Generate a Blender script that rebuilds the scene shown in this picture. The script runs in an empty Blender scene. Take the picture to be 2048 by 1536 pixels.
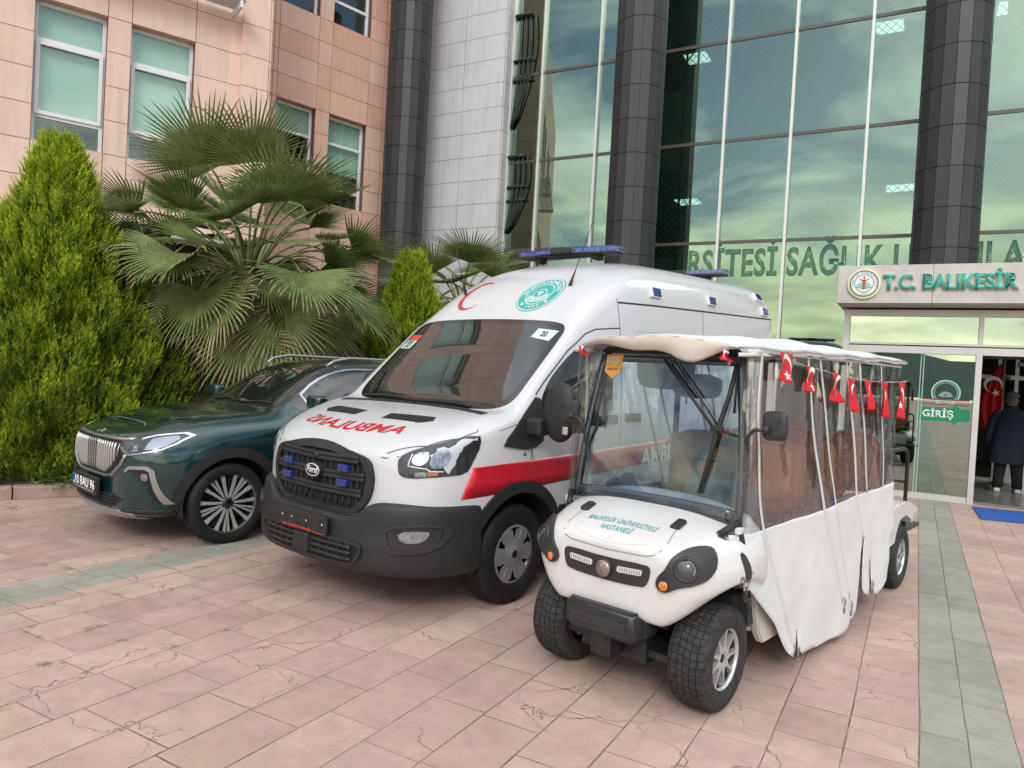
import bpy, bmesh, math, random
from mathutils import Vector, Matrix
from mathutils.bvhtree import BVHTree
R = math.radians
random.seed(7)
S = bpy.context.scene
COL = S.collection

# ---------------------------------------------------------------- camera
cd = bpy.data.cameras.new('camera'); cam = bpy.data.objects.new('camera', cd); COL.objects.link(cam)
S.camera = cam
cd.sensor_width = 36.0; cd.lens = 25.49; cd.clip_start = 0.05; cd.clip_end = 3000
CR = ((0.871, 0.057, -0.488), (0.488, 0.010, 0.873), (0.055, -0.998, -0.019))
cx = Vector((0.8709, 0.4884, 0.0549)).normalized()
cz = -Vector((-0.4881, 0.8726, -0.0190)).normalized()
cy = cz.cross(cx).normalized(); cx = cy.cross(cz).normalized()
cam.matrix_world = Matrix(((cx.x, cy.x, cz.x, 0.0), (cx.y, cy.y, cz.y, 0.0), (cx.z, cy.z, cz.z, 1.66), (0, 0, 0, 1)))

# ---------------------------------------------------------------- world: sky with broken cloud
SUN_EL, SUN_AZ = 34.0, 156.0      # azimuth: where the sun stands, clockwise from +Y
W = bpy.data.worlds.new('World'); S.world = W; W.use_nodes = True
nt = W.node_tree; nt.nodes.clear()
def N(nt, typ, **kw):
    n = nt.nodes.new(typ)
    for k, v in kw.items():
        if k == 'i':
            for kk, vv in v.items(): n.inputs[kk].default_value = vv
        else: setattr(n, k, v)
    return n
out = N(nt, 'ShaderNodeOutputWorld'); bg = N(nt, 'ShaderNodeBackground'); L = nt.links.new
sky = N(nt, 'ShaderNodeTexSky'); sky.sky_type = 'NISHITA'; sky.sun_disc = False
sky.sun_elevation = R(SUN_EL); sky.sun_rotation = R(SUN_AZ); sky.dust_density = 1.5; sky.altitude = 100
tc = N(nt, 'ShaderNodeTexCoord')
sep = N(nt, 'ShaderNodeSeparateXYZ'); L(tc.outputs['Generated'], sep.inputs[0])
zz = N(nt, 'ShaderNodeMath', operation='MAXIMUM', i={1: 0.02}); L(sep.outputs[2], zz.inputs[0])
za = N(nt, 'ShaderNodeMath', operation='ADD', i={1: 0.16}); L(zz.outputs[0], za.inputs[0])
dx = N(nt, 'ShaderNodeMath', operation='DIVIDE'); L(sep.outputs[0], dx.inputs[0]); L(za.outputs[0], dx.inputs[1])
dy = N(nt, 'ShaderNodeMath', operation='DIVIDE'); L(sep.outputs[1], dy.inputs[0]); L(za.outputs[0], dy.inputs[1])
cmb = N(nt, 'ShaderNodeCombineXYZ'); L(dx.outputs[0], cmb.inputs[0]); L(dy.outputs[0], cmb.inputs[1])
n1 = N(nt, 'ShaderNodeTexNoise', i={'Scale': 1.25, 'Detail': 10.0, 'Roughness': 0.58, 'Distortion': 0.5}); L(cmb.outputs[0], n1.inputs['Vector'])
n2 = N(nt, 'ShaderNodeTexNoise', i={'Scale': 0.8, 'Detail': 6.0, 'Roughness': 0.55}); 
mp = N(nt, 'ShaderNodeMapping', i={'Location': (3.7, 1.2, 0.5)}); L(cmb.outputs[0], mp.inputs[0]); L(mp.outputs[0], n2.inputs['Vector'])
cr = N(nt, 'ShaderNodeValToRGB'); cr.color_ramp.elements[0].position = 0.43; cr.color_ramp.elements[1].position = 0.60
hi = N(nt, 'ShaderNodeMapRange', i={'From Min': 0.40, 'From Max': 0.75, 'To Min': 0.0, 'To Max': 0.30}); L(sep.outputs[2], hi.inputs[0])
lw = N(nt, 'ShaderNodeMapRange', i={'From Min': 0.02, 'From Max': 0.24, 'To Min': 0.10, 'To Max': 0.0}); L(sep.outputs[2], lw.inputs[0])
ad = N(nt, 'ShaderNodeMath', operation='ADD'); L(n1.outputs[0], ad.inputs[0]); L(hi.outputs[0], ad.inputs[1])
ad2 = N(nt, 'ShaderNodeMath', operation='ADD'); L(ad.outputs[0], ad2.inputs[0]); L(lw.outputs[0], ad2.inputs[1])
L(ad2.outputs[0], cr.inputs[0])                                  # cloud cover
cc = N(nt, 'ShaderNodeValToRGB'); e = cc.color_ramp.elements    # cloud brightness: dark bases to sunlit
e[0].position = 0.40; e[0].color = (0.22, 0.26, 0.32, 1); e[1].position = 0.60; e[1].color = (1.45, 1.45, 1.45, 1)
m = e.new(0.48); m.color = (0.80, 0.83, 0.88, 1)
L(n2.outputs[0], cc.inputs[0])
# warmer brighter cloud low down
lo = N(nt, 'ShaderNodeMapRange', i={'From Min': 0.10, 'From Max': 0.30, 'To Min': 1.0, 'To Max': 0.0}); L(sep.outputs[2], lo.inputs[0])
wm = N(nt, 'ShaderNodeMix', data_type='RGBA', blend_type='MULTIPLY'); wm.inputs['B'].default_value = (1.20, 1.12, 0.76, 1)
L(lo.outputs[0], wm.inputs['Factor']); L(cc.outputs[0], wm.inputs['A'])
sk = N(nt, 'ShaderNodeMix', data_type='RGBA', blend_type='MULTIPLY', i={'Factor': 1.0}); sk.inputs['B'].default_value = (0.10, 0.10, 0.10, 1)
L(sky.outputs[0], sk.inputs['A'])
mx = N(nt, 'ShaderNodeMix', data_type='RGBA'); L(cr.outputs[0], mx.inputs['Factor']); L(sk.outputs['Result'], mx.inputs['A']); L(wm.outputs['Result'], mx.inputs['B'])
# the same mix, scaled so that the Background runs at 0.1
up = N(nt, 'ShaderNodeVectorMath', operation='SCALE', i={'Scale': 10.0}); L(mx.outputs['Result'], up.inputs[0])
L(up.outputs[0], bg.inputs[0]); bg.inputs[1].default_value = 0.1; L(bg.outputs[0], out.inputs[0])

sd = bpy.data.lights.new('sun', 'SUN'); sd.energy = 0.85; sd.angle = R(16); sd.color = (1.0, 0.975, 0.94)
so = bpy.data.objects.new('sun', sd); COL.objects.link(so)
a = R(SUN_AZ); sv = Vector((math.sin(a) * math.cos(R(SUN_EL)), math.cos(a) * math.cos(R(SUN_EL)), math.sin(R(SUN_EL))))
so.rotation_euler = sv.to_track_quat('Z', 'Y').to_euler()
S.view_settings.view_transform = 'Standard'; S.view_settings.look = 'None'; S.view_settings.gamma = 1.0
S.view_settings.exposure = 0.60

# ---------------------------------------------------------------- materials
MATS = {}
def mat(name, col, rough=0.5, metal=0.0, coat=0.0, spec=0.5, var=0.0, vscale=8.0, bump=0.0, bscale=60.0, emit=None, es=1.0, rv=0.0, dirt=None, ds=3.0, da=0.5):
    """principled material; var: noise variation of the base colour; rv: noise on roughness; bump: fine bump; dirt: stain colour"""
    if name in MATS: return MATS[name]
    m = bpy.data.materials.new(name); m.use_nodes = True; t = m.node_tree; p = t.nodes['Principled BSDF']; l = t.links.new
    c = (*col, 1.0)
    p.inputs['Base Color'].default_value = c; p.inputs['Roughness'].default_value = rough; p.inputs['Metallic'].default_value = metal
    p.inputs['Coat Weight'].default_value = coat; p.inputs['Coat Roughness'].default_value = 0.03; p.inputs['Specular IOR Level'].default_value = spec
    co = N(t, 'ShaderNodeTexCoord')
    last = None
    if var > 0:
        n = N(t, 'ShaderNodeTexNoise', i={'Scale': vscale, 'Detail': 6.0, 'Roughness': 0.6}); l(co.outputs['Object'], n.inputs['Vector'])
        mr = N(t, 'ShaderNodeMapRange', i={'From Min': 0.25, 'From Max': 0.75, 'To Min': 1 - var, 'To Max': 1 + var}); l(n.outputs[0], mr.inputs[0])
        vm = N(t, 'ShaderNodeVectorMath', operation='SCALE'); vm.inputs[0].default_value = col; l(mr.outputs[0], vm.inputs['Scale'])
        last = vm.outputs[0]
    if dirt:
        n = N(t, 'ShaderNodeTexNoise', i={'Scale': ds, 'Detail': 8.0, 'Roughness': 0.7}); l(co.outputs['Object'], n.inputs['Vector'])
        r = N(t, 'ShaderNodeMapRange', i={'From Min': 0.5, 'From Max': 0.8, 'To Min': 0.0, 'To Max': da}); l(n.outputs[0], r.inputs[0])
        x = N(t, 'ShaderNodeMix', data_type='RGBA'); x.inputs['A'].default_value = c; x.inputs['B'].default_value = (*dirt, 1)
        if last: l(last, x.inputs['A'])
        l(r.outputs[0], x.inputs['Factor']); last = x.outputs['Result']
    if last: l(last, p.inputs['Base Color'])
    if rv > 0:
        n = N(t, 'ShaderNodeTexNoise', i={'Scale': 5.0, 'Detail': 7.0}); l(co.outputs['Object'], n.inputs['Vector'])
        mr = N(t, 'ShaderNodeMapRange', i={'From Min': 0.3, 'From Max': 0.7, 'To Min': max(0.0, rough - rv), 'To Max': rough + rv}); l(n.outputs[0], mr.inputs[0]); l(mr.outputs[0], p.inputs['Roughness'])
    if bump > 0:
        n = N(t, 'ShaderNodeTexNoise', i={'Scale': bscale, 'Detail': 4.0}); l(co.outputs['Object'], n.inputs['Vector'])
        b = N(t, 'ShaderNodeBump', i={'Strength': bump, 'Distance': 0.01}); l(n.outputs[0], b.inputs['Height']); l(b.outputs[0], p.inputs['Normal'])
    if emit: p.inputs['Emission Color'].default_value = (*emit, 1); p.inputs['Emission Strength'].default_value = es
    MATS[name] = m; return m

def glass_mat(name, tint, gloss_col, f0=0.08, f1=0.9, rough=0.0, bump=0.0, bscale=3.0, streak=0.0):
    """thin clear sheet: transparency tinted by tint, mirror reflection weighted from f0 (face on) to f1 (grazing)"""
    if name in MATS: return MATS[name]
    m = bpy.data.materials.new(name); m.use_nodes = True; t = m.node_tree; t.nodes.clear(); l = t.links.new
    o = N(t, 'ShaderNodeOutputMaterial'); mx = N(t, 'ShaderNodeMixShader'); tr = N(t, 'ShaderNodeBsdfTransparent'); gl = N(t, 'ShaderNodeBsdfGlossy')
    tr.inputs[0].default_value = (*tint, 1); gl.inputs[0].default_value = (*gloss_col, 1); gl.inputs['Roughness'].default_value = rough
    lw = N(t, 'ShaderNodeLayerWeight', i={'Blend': 0.35})
    pw = N(t, 'ShaderNodeMath', operation='POWER', i={1: 2.0}); l(lw.outputs['Facing'], pw.inputs[0])
    mr = N(t, 'ShaderNodeMapRange', i={'To Min': f0, 'To Max': f1}); l(pw.outputs[0], mr.inputs[0])
    l(mr.outputs[0], mx.inputs[0]); l(tr.outputs[0], mx.inputs[1]); l(gl.outputs[0], mx.inputs[2])
    last = mx
    co = N(t, 'ShaderNodeTexCoord')
    if bump > 0:
        n = N(t, 'ShaderNodeTexNoise', i={'Scale': bscale, 'Detail': 3.0}); l(co.outputs['Object'], n.inputs['Vector'])
        b = N(t, 'ShaderNodeBump', i={'Strength': bump, 'Distance': 0.02}); l(n.outputs[0], b.inputs['Height']); l(b.outputs[0], gl.inputs['Normal'])
    if streak > 0:      # milky scratches and folds in soft vinyl
        mp = N(t, 'ShaderNodeMapping', i={'Scale': (9.0, 9.0, 2.2)}); l(co.outputs['Object'], mp.inputs[0])
        n = N(t, 'ShaderNodeTexNoise', i={'Scale': 2.2, 'Detail': 9.0, 'Roughness': 0.75, 'Distortion': 1.2}); l(mp.outputs[0], n.inputs['Vector'])
        r = N(t, 'ShaderNodeMapRange', i={'From Min': 0.55, 'From Max': 0.78, 'To Min': 0.012, 'To Max': streak}); l(n.outputs[0], r.inputs[0])
        d = N(t, 'ShaderNodeBsdfDiffuse'); d.inputs[0].default_value = (0.75, 0.77, 0.78, 1)
        m2 = N(t, 'ShaderNodeMixShader'); l(r.outputs[0], m2.inputs[0]); l(mx.outputs[0], m2.inputs[1]); l(d.outputs[0], m2.inputs[2]); last = m2
    l(last.outputs[0], o.inputs[0]); MATS[name] = m; return m

# ---------------------------------------------------------------- geometry helpers
def link(o, parent=None):
    COL.objects.link(o)
    if parent is not None: o.parent = parent
    return o
def obj(name, bm, m, parent=None, smooth=False, sharp=None):
    me = bpy.data.meshes.new(name)
    if smooth:
        for f in bm.faces: f.smooth = True
        if sharp is not None:
            for e in bm.edges:
                if len(e.link_faces) == 2 and e.calc_face_angle(0) > R(sharp): e.smooth = False
    bm.to_mesh(me); bm.free()
    for x in (m if isinstance(m, (list, tuple)) else [m]): me.materials.append(x)
    return link(bpy.data.objects.new(name, me), parent)
def thing(name, label, cat, loc=(0, 0, 0), rotz=0.0, group=None):
    o = bpy.data.objects.new(name, None); o.empty_display_size = 0.2; link(o)
    o.location = loc; o.rotation_euler = (0, 0, rotz); o['label'] = label; o['category'] = cat
    if group: o['group'] = group
    return o
def tag(o, label, cat, group=None):
    o['label'] = label; o['category'] = cat
    if group: o['group'] = group
    return o
def struct(o): o['kind'] = 'structure'; return o
def B(): return bmesh.new()
def box(bm, c, s, rot=None, bev=0.0, mi=0):
    M = Matrix.Translation(c) @ (rot.to_4x4() if rot else Matrix()) @ Matrix.Diagonal((*s, 1.0))
    r = bmesh.ops.create_cube(bm, size=1.0, matrix=M)
    fs = list({f for v in r['verts'] for f in v.link_faces})
    if mi:
        for f in fs: f.material_index = mi
    if bev > 0:
        es = list({e for v in r['verts'] for e in v.link_edges})
        q = bmesh.ops.bevel(bm, geom=es, offset=bev, segments=2, affect='EDGES', profile=0.5)
        if mi:
            for f in q['faces']: f.material_index = mi
    return fs
def box2(bm, a, b, bev=0.0, mi=0):
    return box(bm, [(a[i] + b[i]) / 2 for i in range(3)], [abs(b[i] - a[i]) for i in range(3)], None, bev, mi)
def tube(bm, pts, r, seg=8, closed=False, cap=True, flat=None, mi=0):
    """sweep a circle (or an ellipse: flat = second radius) along pts; r may be a list"""
    pts = [Vector(p) for p in pts]; n = len(pts); rr = r if isinstance(r, (list, tuple)) else [r] * n
    rings = []; prev = None
    for i, p in enumerate(pts):
        if closed: t = pts[(i + 1) % n] - pts[i - 1]
        else: t = pts[min(i + 1, n - 1)] - pts[max(i - 1, 0)]
        t.normalize()
        if prev is None:
            a = Vector((0, 0, 1)) if abs(t.z) < 0.9 else Vector((1, 0, 0)); u = t.cross(a).normalized()
        else: u = (prev - t * prev.dot(t)).normalized()
        prev = u; v = t.cross(u)
        r2 = flat if flat else rr[i]
        rings.append([bm.verts.new(p + u * math.cos(2 * math.pi * k / seg) * rr[i] + v * math.sin(2 * math.pi * k / seg) * r2) for k in range(seg)])
    m = n if closed else n - 1
    for i in range(m):
        A, C = rings[i], rings[(i + 1) % n]
        for k in range(seg):
            f = bm.faces.new((A[k], A[(k + 1) % seg], C[(k + 1) % seg], C[k])); f.smooth = True; f.material_index = mi
    if cap and not closed:
        bm.faces.new(rings[0][::-1]).material_index = mi; bm.faces.new(rings[-1]).material_index = mi
def lathe(bm, prof, seg=32, M=None, mi=0, smooth=True, close=True):
    """revolve (r, h) profile about local x axis (wheel axis); M places it"""
    M = M or Matrix(); rings = []
    for r, h in prof:
        if r < 1e-6: rings.append([bm.verts.new(M @ Vector((h, 0, 0)))])
        else: rings.append([bm.verts.new(M @ Vector((h, r * math.cos(2 * math.pi * k / seg), r * math.sin(2 * math.pi * k / seg)))) for k in range(seg)])
    for i in range(len(rings) - 1):
        A, C = rings[i], rings[i + 1]
        for k in range(seg):
            k2 = (k + 1) % seg
            vs = [A[k % len(A)], A[k2 % len(A)], C[k2 % len(C)], C[k % len(C)]]
            u = []
            for v in vs:
                if v not in u: u.append(v)
            if len(u) > 2:
                f = bm.faces.new(u); f.smooth = smooth; f.material_index = mi
def prism(bm, pts, n, d, mi=0):
    """extrude 3D planar polygon pts by vector n*d"""
    n = Vector(n) * d; a = [bm.verts.new(p) for p in pts]; b = [bm.verts.new(Vector(p) + n) for p in pts]
    fs = [bm.faces.new(a[::-1]), bm.faces.new(b)]
    for i in range(len(a)):
        j = (i + 1) % len(a); fs.append(bm.faces.new((a[i], a[j], b[j], b[i])))
    for f in fs: f.material_index = mi
    return fs
def fixn(bm): bmesh.ops.recalc_face_normals(bm, faces=bm.faces)
def smooth_poly(pts, it=2, closed=True):
    """Chaikin corner cutting of a 2D/3D polyline"""
    for _ in range(it):
        q = []; n = len(pts); rng = range(n) if closed else range(n - 1)
        if not closed: q.append(pts[0])
        for i in rng:
            a, b = pts[i], pts[(i + 1) % n]
            q.append(tuple(0.75 * x + 0.25 * y for x, y in zip(a, b))); q.append(tuple(0.25 * x + 0.75 * y for x, y in zip(a, b)))
        if not closed: q.append(pts[-1])
        pts = q
    return pts
def spline(pts, n=8):
    """Catmull-Rom through pts"""
    pts = [Vector(p) for p in pts]; o = []
    for i in range(len(pts) - 1):
        p0 = pts[max(i - 1, 0)]; p1 = pts[i]; p2 = pts[i + 1]; p3 = pts[min(i + 2, len(pts) - 1)]
        for k in range(n):
            t = k / n; o.append(0.5 * ((2 * p1) + (p2 - p0) * t + (2 * p0 - 5 * p1 + 4 * p2 - p3) * t * t + (3 * p1 - p0 - 3 * p2 + p3) * t ** 3))
    o.append(pts[-1]); return o

def text_bm(s, size, bold=0.0, shear=0.0, align='CENTER', spacing=1.0, res=3):
    c = bpy.data.curves.new('t', 'FONT'); c.body = s; c.size = size; c.offset = bold; c.shear = shear
    c.align_x = align; c.align_y = 'CENTER'; c.space_character = spacing; c.resolution_u = res
    o = bpy.data.objects.new('t', c); COL.objects.link(o)
    dg = bpy.context.evaluated_depsgraph_get(); me = bpy.data.meshes.new_from_object(o.evaluated_get(dg))
    bm = B(); bm.from_mesh(me); bpy.data.objects.remove(o); bpy.data.curves.remove(c); bpy.data.meshes.remove(me)
    bmesh.ops.remove_doubles(bm, verts=bm.verts, dist=1e-5)
    return bm
def grid_cut(bm, step):
    for ax in (0, 1):
        lo = min(v.co[ax] for v in bm.verts); hi = max(v.co[ax] for v in bm.verts); k = math.ceil(lo / step) * step
        while k < hi:
            p = Vector((0, 0, 0)); p[ax] = k; n = Vector((0, 0, 0)); n[ax] = 1
            bmesh.ops.bisect_plane(bm, geom=bm.verts[:] + bm.edges[:] + bm.faces[:], plane_co=p, plane_no=n, dist=1e-6); k += step
def poly_bm(pts):
    bm = B(); f = bm.faces.new([bm.verts.new((p[0], p[1], 0)) for p in pts]); return bm
def wrap(bm, bvh, axis, off=0.003, thick=0.006, sgn=1, step=0.08, tilt=None):
    """lay a flat 2D mesh (u,v) onto a body surface. axis 'x': (u,v)=(y,z) seen from side sgn*x; 'y': (u,v)=(x,z) seen from the front (-y); 'z': (u,v)=(x,y) from above"""
    if step: grid_cut(bm, step)
    kill = []
    cen = {}
    for v in bm.verts:
        u, w = v.co.x, v.co.y
        if axis == 'x': o, d = Vector((4 * sgn, u, w)), Vector((-sgn, 0, 0))
        elif axis == 'y': o, d = Vector((u, -4, w)), Vector((0, 1, 0))
        elif axis == 'b': o, d = Vector((u, 12, w)), Vector((0, -1, 0))
        else: o, d = Vector((u, w, 5)), Vector((0, 0, -1))
        h, nn, ix, ds = bvh.ray_cast(o, d)
        if h is None: kill.append(v); continue
        if nn.dot(d) > 0: nn = -nn
        v.co = h + nn * off; cen[v] = nn.copy()
    if kill: bmesh.ops.delete(bm, geom=kill, context='VERTS')
    bm.normal_update()
    if bm.faces:
        s = sum(f.normal.dot(cen[f.verts[0]]) for f in bm.faces)
        if s < 0: bmesh.ops.reverse_faces(bm, faces=bm.faces)
    if thick:
        es = [e for e in bm.edges if len(e.link_faces) == 1]
        nb = {v: cen[v] for e in es for v in e.verts}
        r = bmesh.ops.extrude_edge_only(bm, edges=es)
        nv = [g for g in r['geom'] if isinstance(g, bmesh.types.BMVert)]
        src = {}
        for v in nv:
            for e in v.link_edges:
                w = e.other_vert(v)
                if w in nb: src[v] = w
        for v in nv:
            if v in src: v.co = v.co - nb[src[v]] * (thick + off)
    return bm
def strip2(pts, w, closed=False):
    """2D ribbon of width w along a polyline, as quads"""
    bm = B(); n = len(pts); L_, R_ = [], []
    for i in range(n):
        a = pts[(i - 1) % n] if (closed or i > 0) else pts[i]; b = pts[(i + 1) % n] if (closed or i < n - 1) else pts[i]
        dx_, dy_ = b[0] - a[0], b[1] - a[1]; q = math.hypot(dx_, dy_) or 1; nx, ny = -dy_ / q * w / 2, dx_ / q * w / 2
        L_.append(bm.verts.new((pts[i][0] + nx, pts[i][1] + ny, 0))); R_.append(bm.verts.new((pts[i][0] - nx, pts[i][1] - ny, 0)))
    for i in range(n if closed else n - 1):
        j = (i + 1) % n; bm.faces.new((L_[i], L_[j], R_[j], R_[i]))
    return bm
def dense(pts, step=0.04, closed=False):
    o = []; n = len(pts)
    for i in range(n if closed else n - 1):
        a, b = pts[i], pts[(i + 1) % n]; k = max(1, int(math.dist(a, b) / step))
        for j in range(k): o.append(tuple(x + (y - x) * j / k for x, y in zip(a, b)))
    if not closed: o.append(tuple(pts[-1]))
    return o
def subsurf(o, lv=2, apply=True, extra=None):
    m = o.modifiers.new('s', 'SUBSURF'); m.levels = lv; m.render_levels = lv
    if extra: extra(o)
    dg = bpy.context.evaluated_depsgraph_get(); me = bpy.data.meshes.new_from_object(o.evaluated_get(dg))
    o.modifiers.clear(); old = o.data; o.data = me; bpy.data.meshes.remove(old)
    for p in me.polygons: p.use_smooth = True
    return o
def loft(name, st, m, parent, lv=2, cap0=True, cap1=True, crease=()):
    """half sections st = [(y, [(x,z)...])], mirrored across x=0; first and last point lie on x=0"""
    bm = B(); rows = []; cl = bm.edges.layers.float.new('crease_edge')
    for y, ps in st:
        right = [bm.verts.new((x, y, z)) for x, z in ps]
        left = [bm.verts.new((-x, y, z)) for x, z in ps[1:-1]]
        rows.append(right + left[::-1])
    n = len(rows[0])
    for a, b in zip(rows, rows[1:]):
        for k in range(n): bm.faces.new((a[k], a[(k + 1) % n], b[(k + 1) % n], b[k]))
    for row, do in ((rows[0], cap0), (rows[-1], cap1)):
        if not do: continue
        h = len(st[0][1])          # quads across
        rr = row[:h]; ll = [row[0]] + row[h:][::-1] + [row[h - 1]]
        for k in range(h - 1):
            q = []
            for v in (rr[k], rr[k + 1], ll[k + 1], ll[k]):
                if v not in q: q.append(v)
            if len(q) > 2: bm.faces.new(q)
    bm.edges.index_update()
    for k, (i0, i1), c in crease:            # crease the longitudinal line k between stations i0..i1
        for i in range(i0, i1):
            for kk in {k, (n - k) % n}:
                e = bm.edges.get((rows[i][kk], rows[i + 1][kk]))
                if e: e[cl] = c
    fixn(bm)
    o = obj(name, bm, m, parent); return subsurf(o, lv)
def bvh_of(*objs):
    bm = B()
    for o in objs: bm.from_mesh(o.data)
    t = BVHTree.FromBMesh(bm); bm.free(); return t
def cut(o, cutters):
    """subtract closed bmeshes from o"""
    for cb in cutters:
        fixn(cb); c = obj('cutter', cb, [], o.parent); md = o.modifiers.new('b', 'BOOLEAN'); md.operation = 'DIFFERENCE'; md.object = c; md.solver = 'EXACT'
        dg = bpy.context.evaluated_depsgraph_get(); me = bpy.data.meshes.new_from_object(o.evaluated_get(dg))
        o.modifiers.clear(); old = o.data; o.data = me; bpy.data.meshes.remove(old)
        cm = c.data; bpy.data.objects.remove(c); bpy.data.meshes.remove(cm)
    return o
# ================================================================ GROUND
def ground_material():
    m = bpy.data.materials.new('paving'); m.use_nodes = True; t = m.node_tree; l = t.links.new; p = t.nodes['Principled BSDF']
    co = N(t, 'ShaderNodeTexCoord'); sp = N(t, 'ShaderNodeSeparateXYZ')
    def M(op, a, b=None, c=None):
        n = N(t, 'ShaderNodeMath', operation=op)
        for i, x in enumerate((a, b, c)):
            if x is None: continue
            if isinstance(x, (int, float)): n.inputs[i].default_value = x
            else: l(x, n.inputs[i])
        return n.outputs[0]
    # slight warp so joints are not ruler straight
    wn = N(t, 'ShaderNodeTexNoise', i={'Scale': 1.3, 'Detail': 3.0}); l(co.outputs['Object'], wn.inputs['Vector'])
    ws = N(t, 'ShaderNodeVectorMath', operation='SUBTRACT'); ws.inputs[1].default_value = (0.5, 0.5, 0.5); l(wn.outputs['Color'], ws.inputs[0])
    wm = N(t, 'ShaderNodeVectorMath', operation='MULTIPLY_ADD'); wm.inputs[1].default_value = (0.02, 0.05, 0); l(ws.outputs[0], wm.inputs[0]); l(co.outputs['Object'], wm.inputs[2])
    l(wm.outputs[0], sp.inputs[0]); X, Y = sp.outputs[0], sp.outputs[1]
    isr = M('GREATER_THAN', X, 0.51); isb = M('MULTIPLY', M('GREATER_THAN', X, 0.10), M('LESS_THAN', X, 0.51))
    r0 = M('DIVIDE', M('SUBTRACT', X, 0.10), 0.305); r1 = M('DIVIDE', M('SUBTRACT', X, 0.10), 0.205); r2 = M('ADD', M('DIVIDE', M('SUBTRACT', X, 0.51), 0.305), 40.0)
    mixf = lambda f, a, b: M('ADD', M('MULTIPLY', a, M('SUBTRACT', 1.0, f)), M('MULTIPLY', b, f))
    r = mixf(isr, mixf(isb, r0, M('ADD', r1, 70.0)), r2)
    row = M('FLOOR', r); fr = M('FRACT', r)
    pitch = mixf(isb, 0.305, 0.205)
    wr = N(t, 'ShaderNodeTexWhiteNoise', noise_dimensions='1D'); l(row, wr.inputs['W'])
    ln = M('ADD', 0.36, M('MULTIPLY', wr.outputs['Value'], 0.26))
    v = M('ADD', M('DIVIDE', Y, ln), M('MULTIPLY', wr.outputs['Value'], 17.3)); cell = M('FLOOR', v); fv = M('FRACT', v)
    dxx = M('MULTIPLY', M('SUBTRACT', 0.5, M('ABSOLUTE', M('SUBTRACT', fr, 0.5))), pitch)
    dyy = M('MULTIPLY', M('SUBTRACT', 0.5, M('ABSOLUTE', M('SUBTRACT', fv, 0.5))), ln)
    fine = N(t, 'ShaderNodeTexNoise', i={'Scale': 22.0, 'Detail': 5.0, 'Roughness': 0.7}); l(co.outputs['Object'], fine.inputs['Vector'])
    big = N(t, 'ShaderNodeTexNoise', i={'Scale': 0.9, 'Detail': 4.0, 'Roughness': 0.6}); l(co.outputs['Object'], big.inputs['Vector'])
    jit = M('MULTIPLY', M('SUBTRACT', fine.outputs[0], 0.5), 0.007)
    jw = M('ADD', 0.0006, M('MULTIPLY', M('MAXIMUM', M('SUBTRACT', big.outputs[0], 0.42), 0.0), 0.012))
    dmin = M('ADD', M('MINIMUM', dxx, M('ADD', dyy, 0.0008)), jit)
    sm = N(t, 'ShaderNodeMapRange', interpolation_type='SMOOTHSTEP', i={'To Min': 1.0, 'To Max': 0.0}); l(dmin, sm.inputs[0]); l(jw, sm.inputs['From Min']); l(M('ADD', jw, 0.0028), sm.inputs['From Max'])
    joint = sm.outputs[0]
    # cracks: warped voronoi edges, only in some slabs
    cw = N(t, 'ShaderNodeTexNoise', i={'Scale': 2.6, 'Detail': 4.0, 'Roughness': 0.6}); l(co.outputs['Object'], cw.inputs['Vector'])
    c2 = N(t, 'ShaderNodeVectorMath', operation='MULTIPLY_ADD'); c2.inputs[1].default_value = (0.55, 0.55, 0); l(cw.outputs['Color'], c2.inputs[0]); l(co.outputs['Object'], c2.inputs[2])
    vo = N(t, 'ShaderNodeTexVoronoi', feature='DISTANCE_TO_EDGE', voronoi_dimensions='2D', i={'Scale': 1.7, 'Randomness': 1.0}); l(c2.outputs[0], vo.inputs['Vector'])
    cmk = N(t, 'ShaderNodeTexNoise', i={'Scale': 1.7, 'Detail': 2.0}); mp = N(t, 'ShaderNodeMapping', i={'Location': (5.1, 9.3, 0)}); l(co.outputs['Object'], mp.inputs[0]); l(mp.outputs[0], cmk.inputs['Vector'])
    cth = M('MULTIPLY', M('MAXIMUM', M('SUBTRACT', cmk.outputs[0], 0.44), 0.0), 0.085)
    cs = N(t, 'ShaderNodeMapRange', interpolation_type='SMOOTHSTEP', i={'To Min': 1.0, 'To Max': 0.0}); l(vo.outputs['Distance'], cs.inputs[0]); cs.inputs['From Min'].default_value = 0.0; l(M('ADD', cth, 0.0001), cs.inputs['From Max'])
    wc = N(t, 'ShaderNodeTexWhiteNoise', noise_dimensions='2D'); cb = N(t, 'ShaderNodeCombineXYZ'); l(row, cb.inputs[0]); l(cell, cb.inputs[1]); l(cb.outputs[0], wc.inputs['Vector'])
    keep = M('MULTIPLY', M('SUBTRACT', 1.0, M('MAXIMUM', isb, M('MULTIPLY', isr, 0.6))), M('GREATER_THAN', wc.outputs['Value'], 0.25))
    crack = M('MULTIPLY', M('MULTIPLY', cs.outputs[0], keep), 0.85)
    # colours
    green = M('MAXIMUM', isb, M('MULTIPLY', M('GREATER_THAN', X, -5.335), M('LESS_THAN', X, -4.93)))
    ra = N(t, 'ShaderNodeValToRGB'); e = ra.color_ramp.elements; e[0].color = (0.42, 0.30, 0.262, 1); e[1].color = (0.505, 0.375, 0.31, 1); q = e.new(0.5); q.color = (0.465, 0.335, 0.300, 1)
    l(wc.outputs['Value'], ra.inputs[0])
    rg = N(t, 'ShaderNodeValToRGB'); e = rg.color_ramp.elements; e[0].color = (0.30, 0.300, 0.252, 1); e[1].color = (0.345, 0.340, 0.290, 1); l(wc.outputs['Value'], rg.inputs[0])
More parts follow.
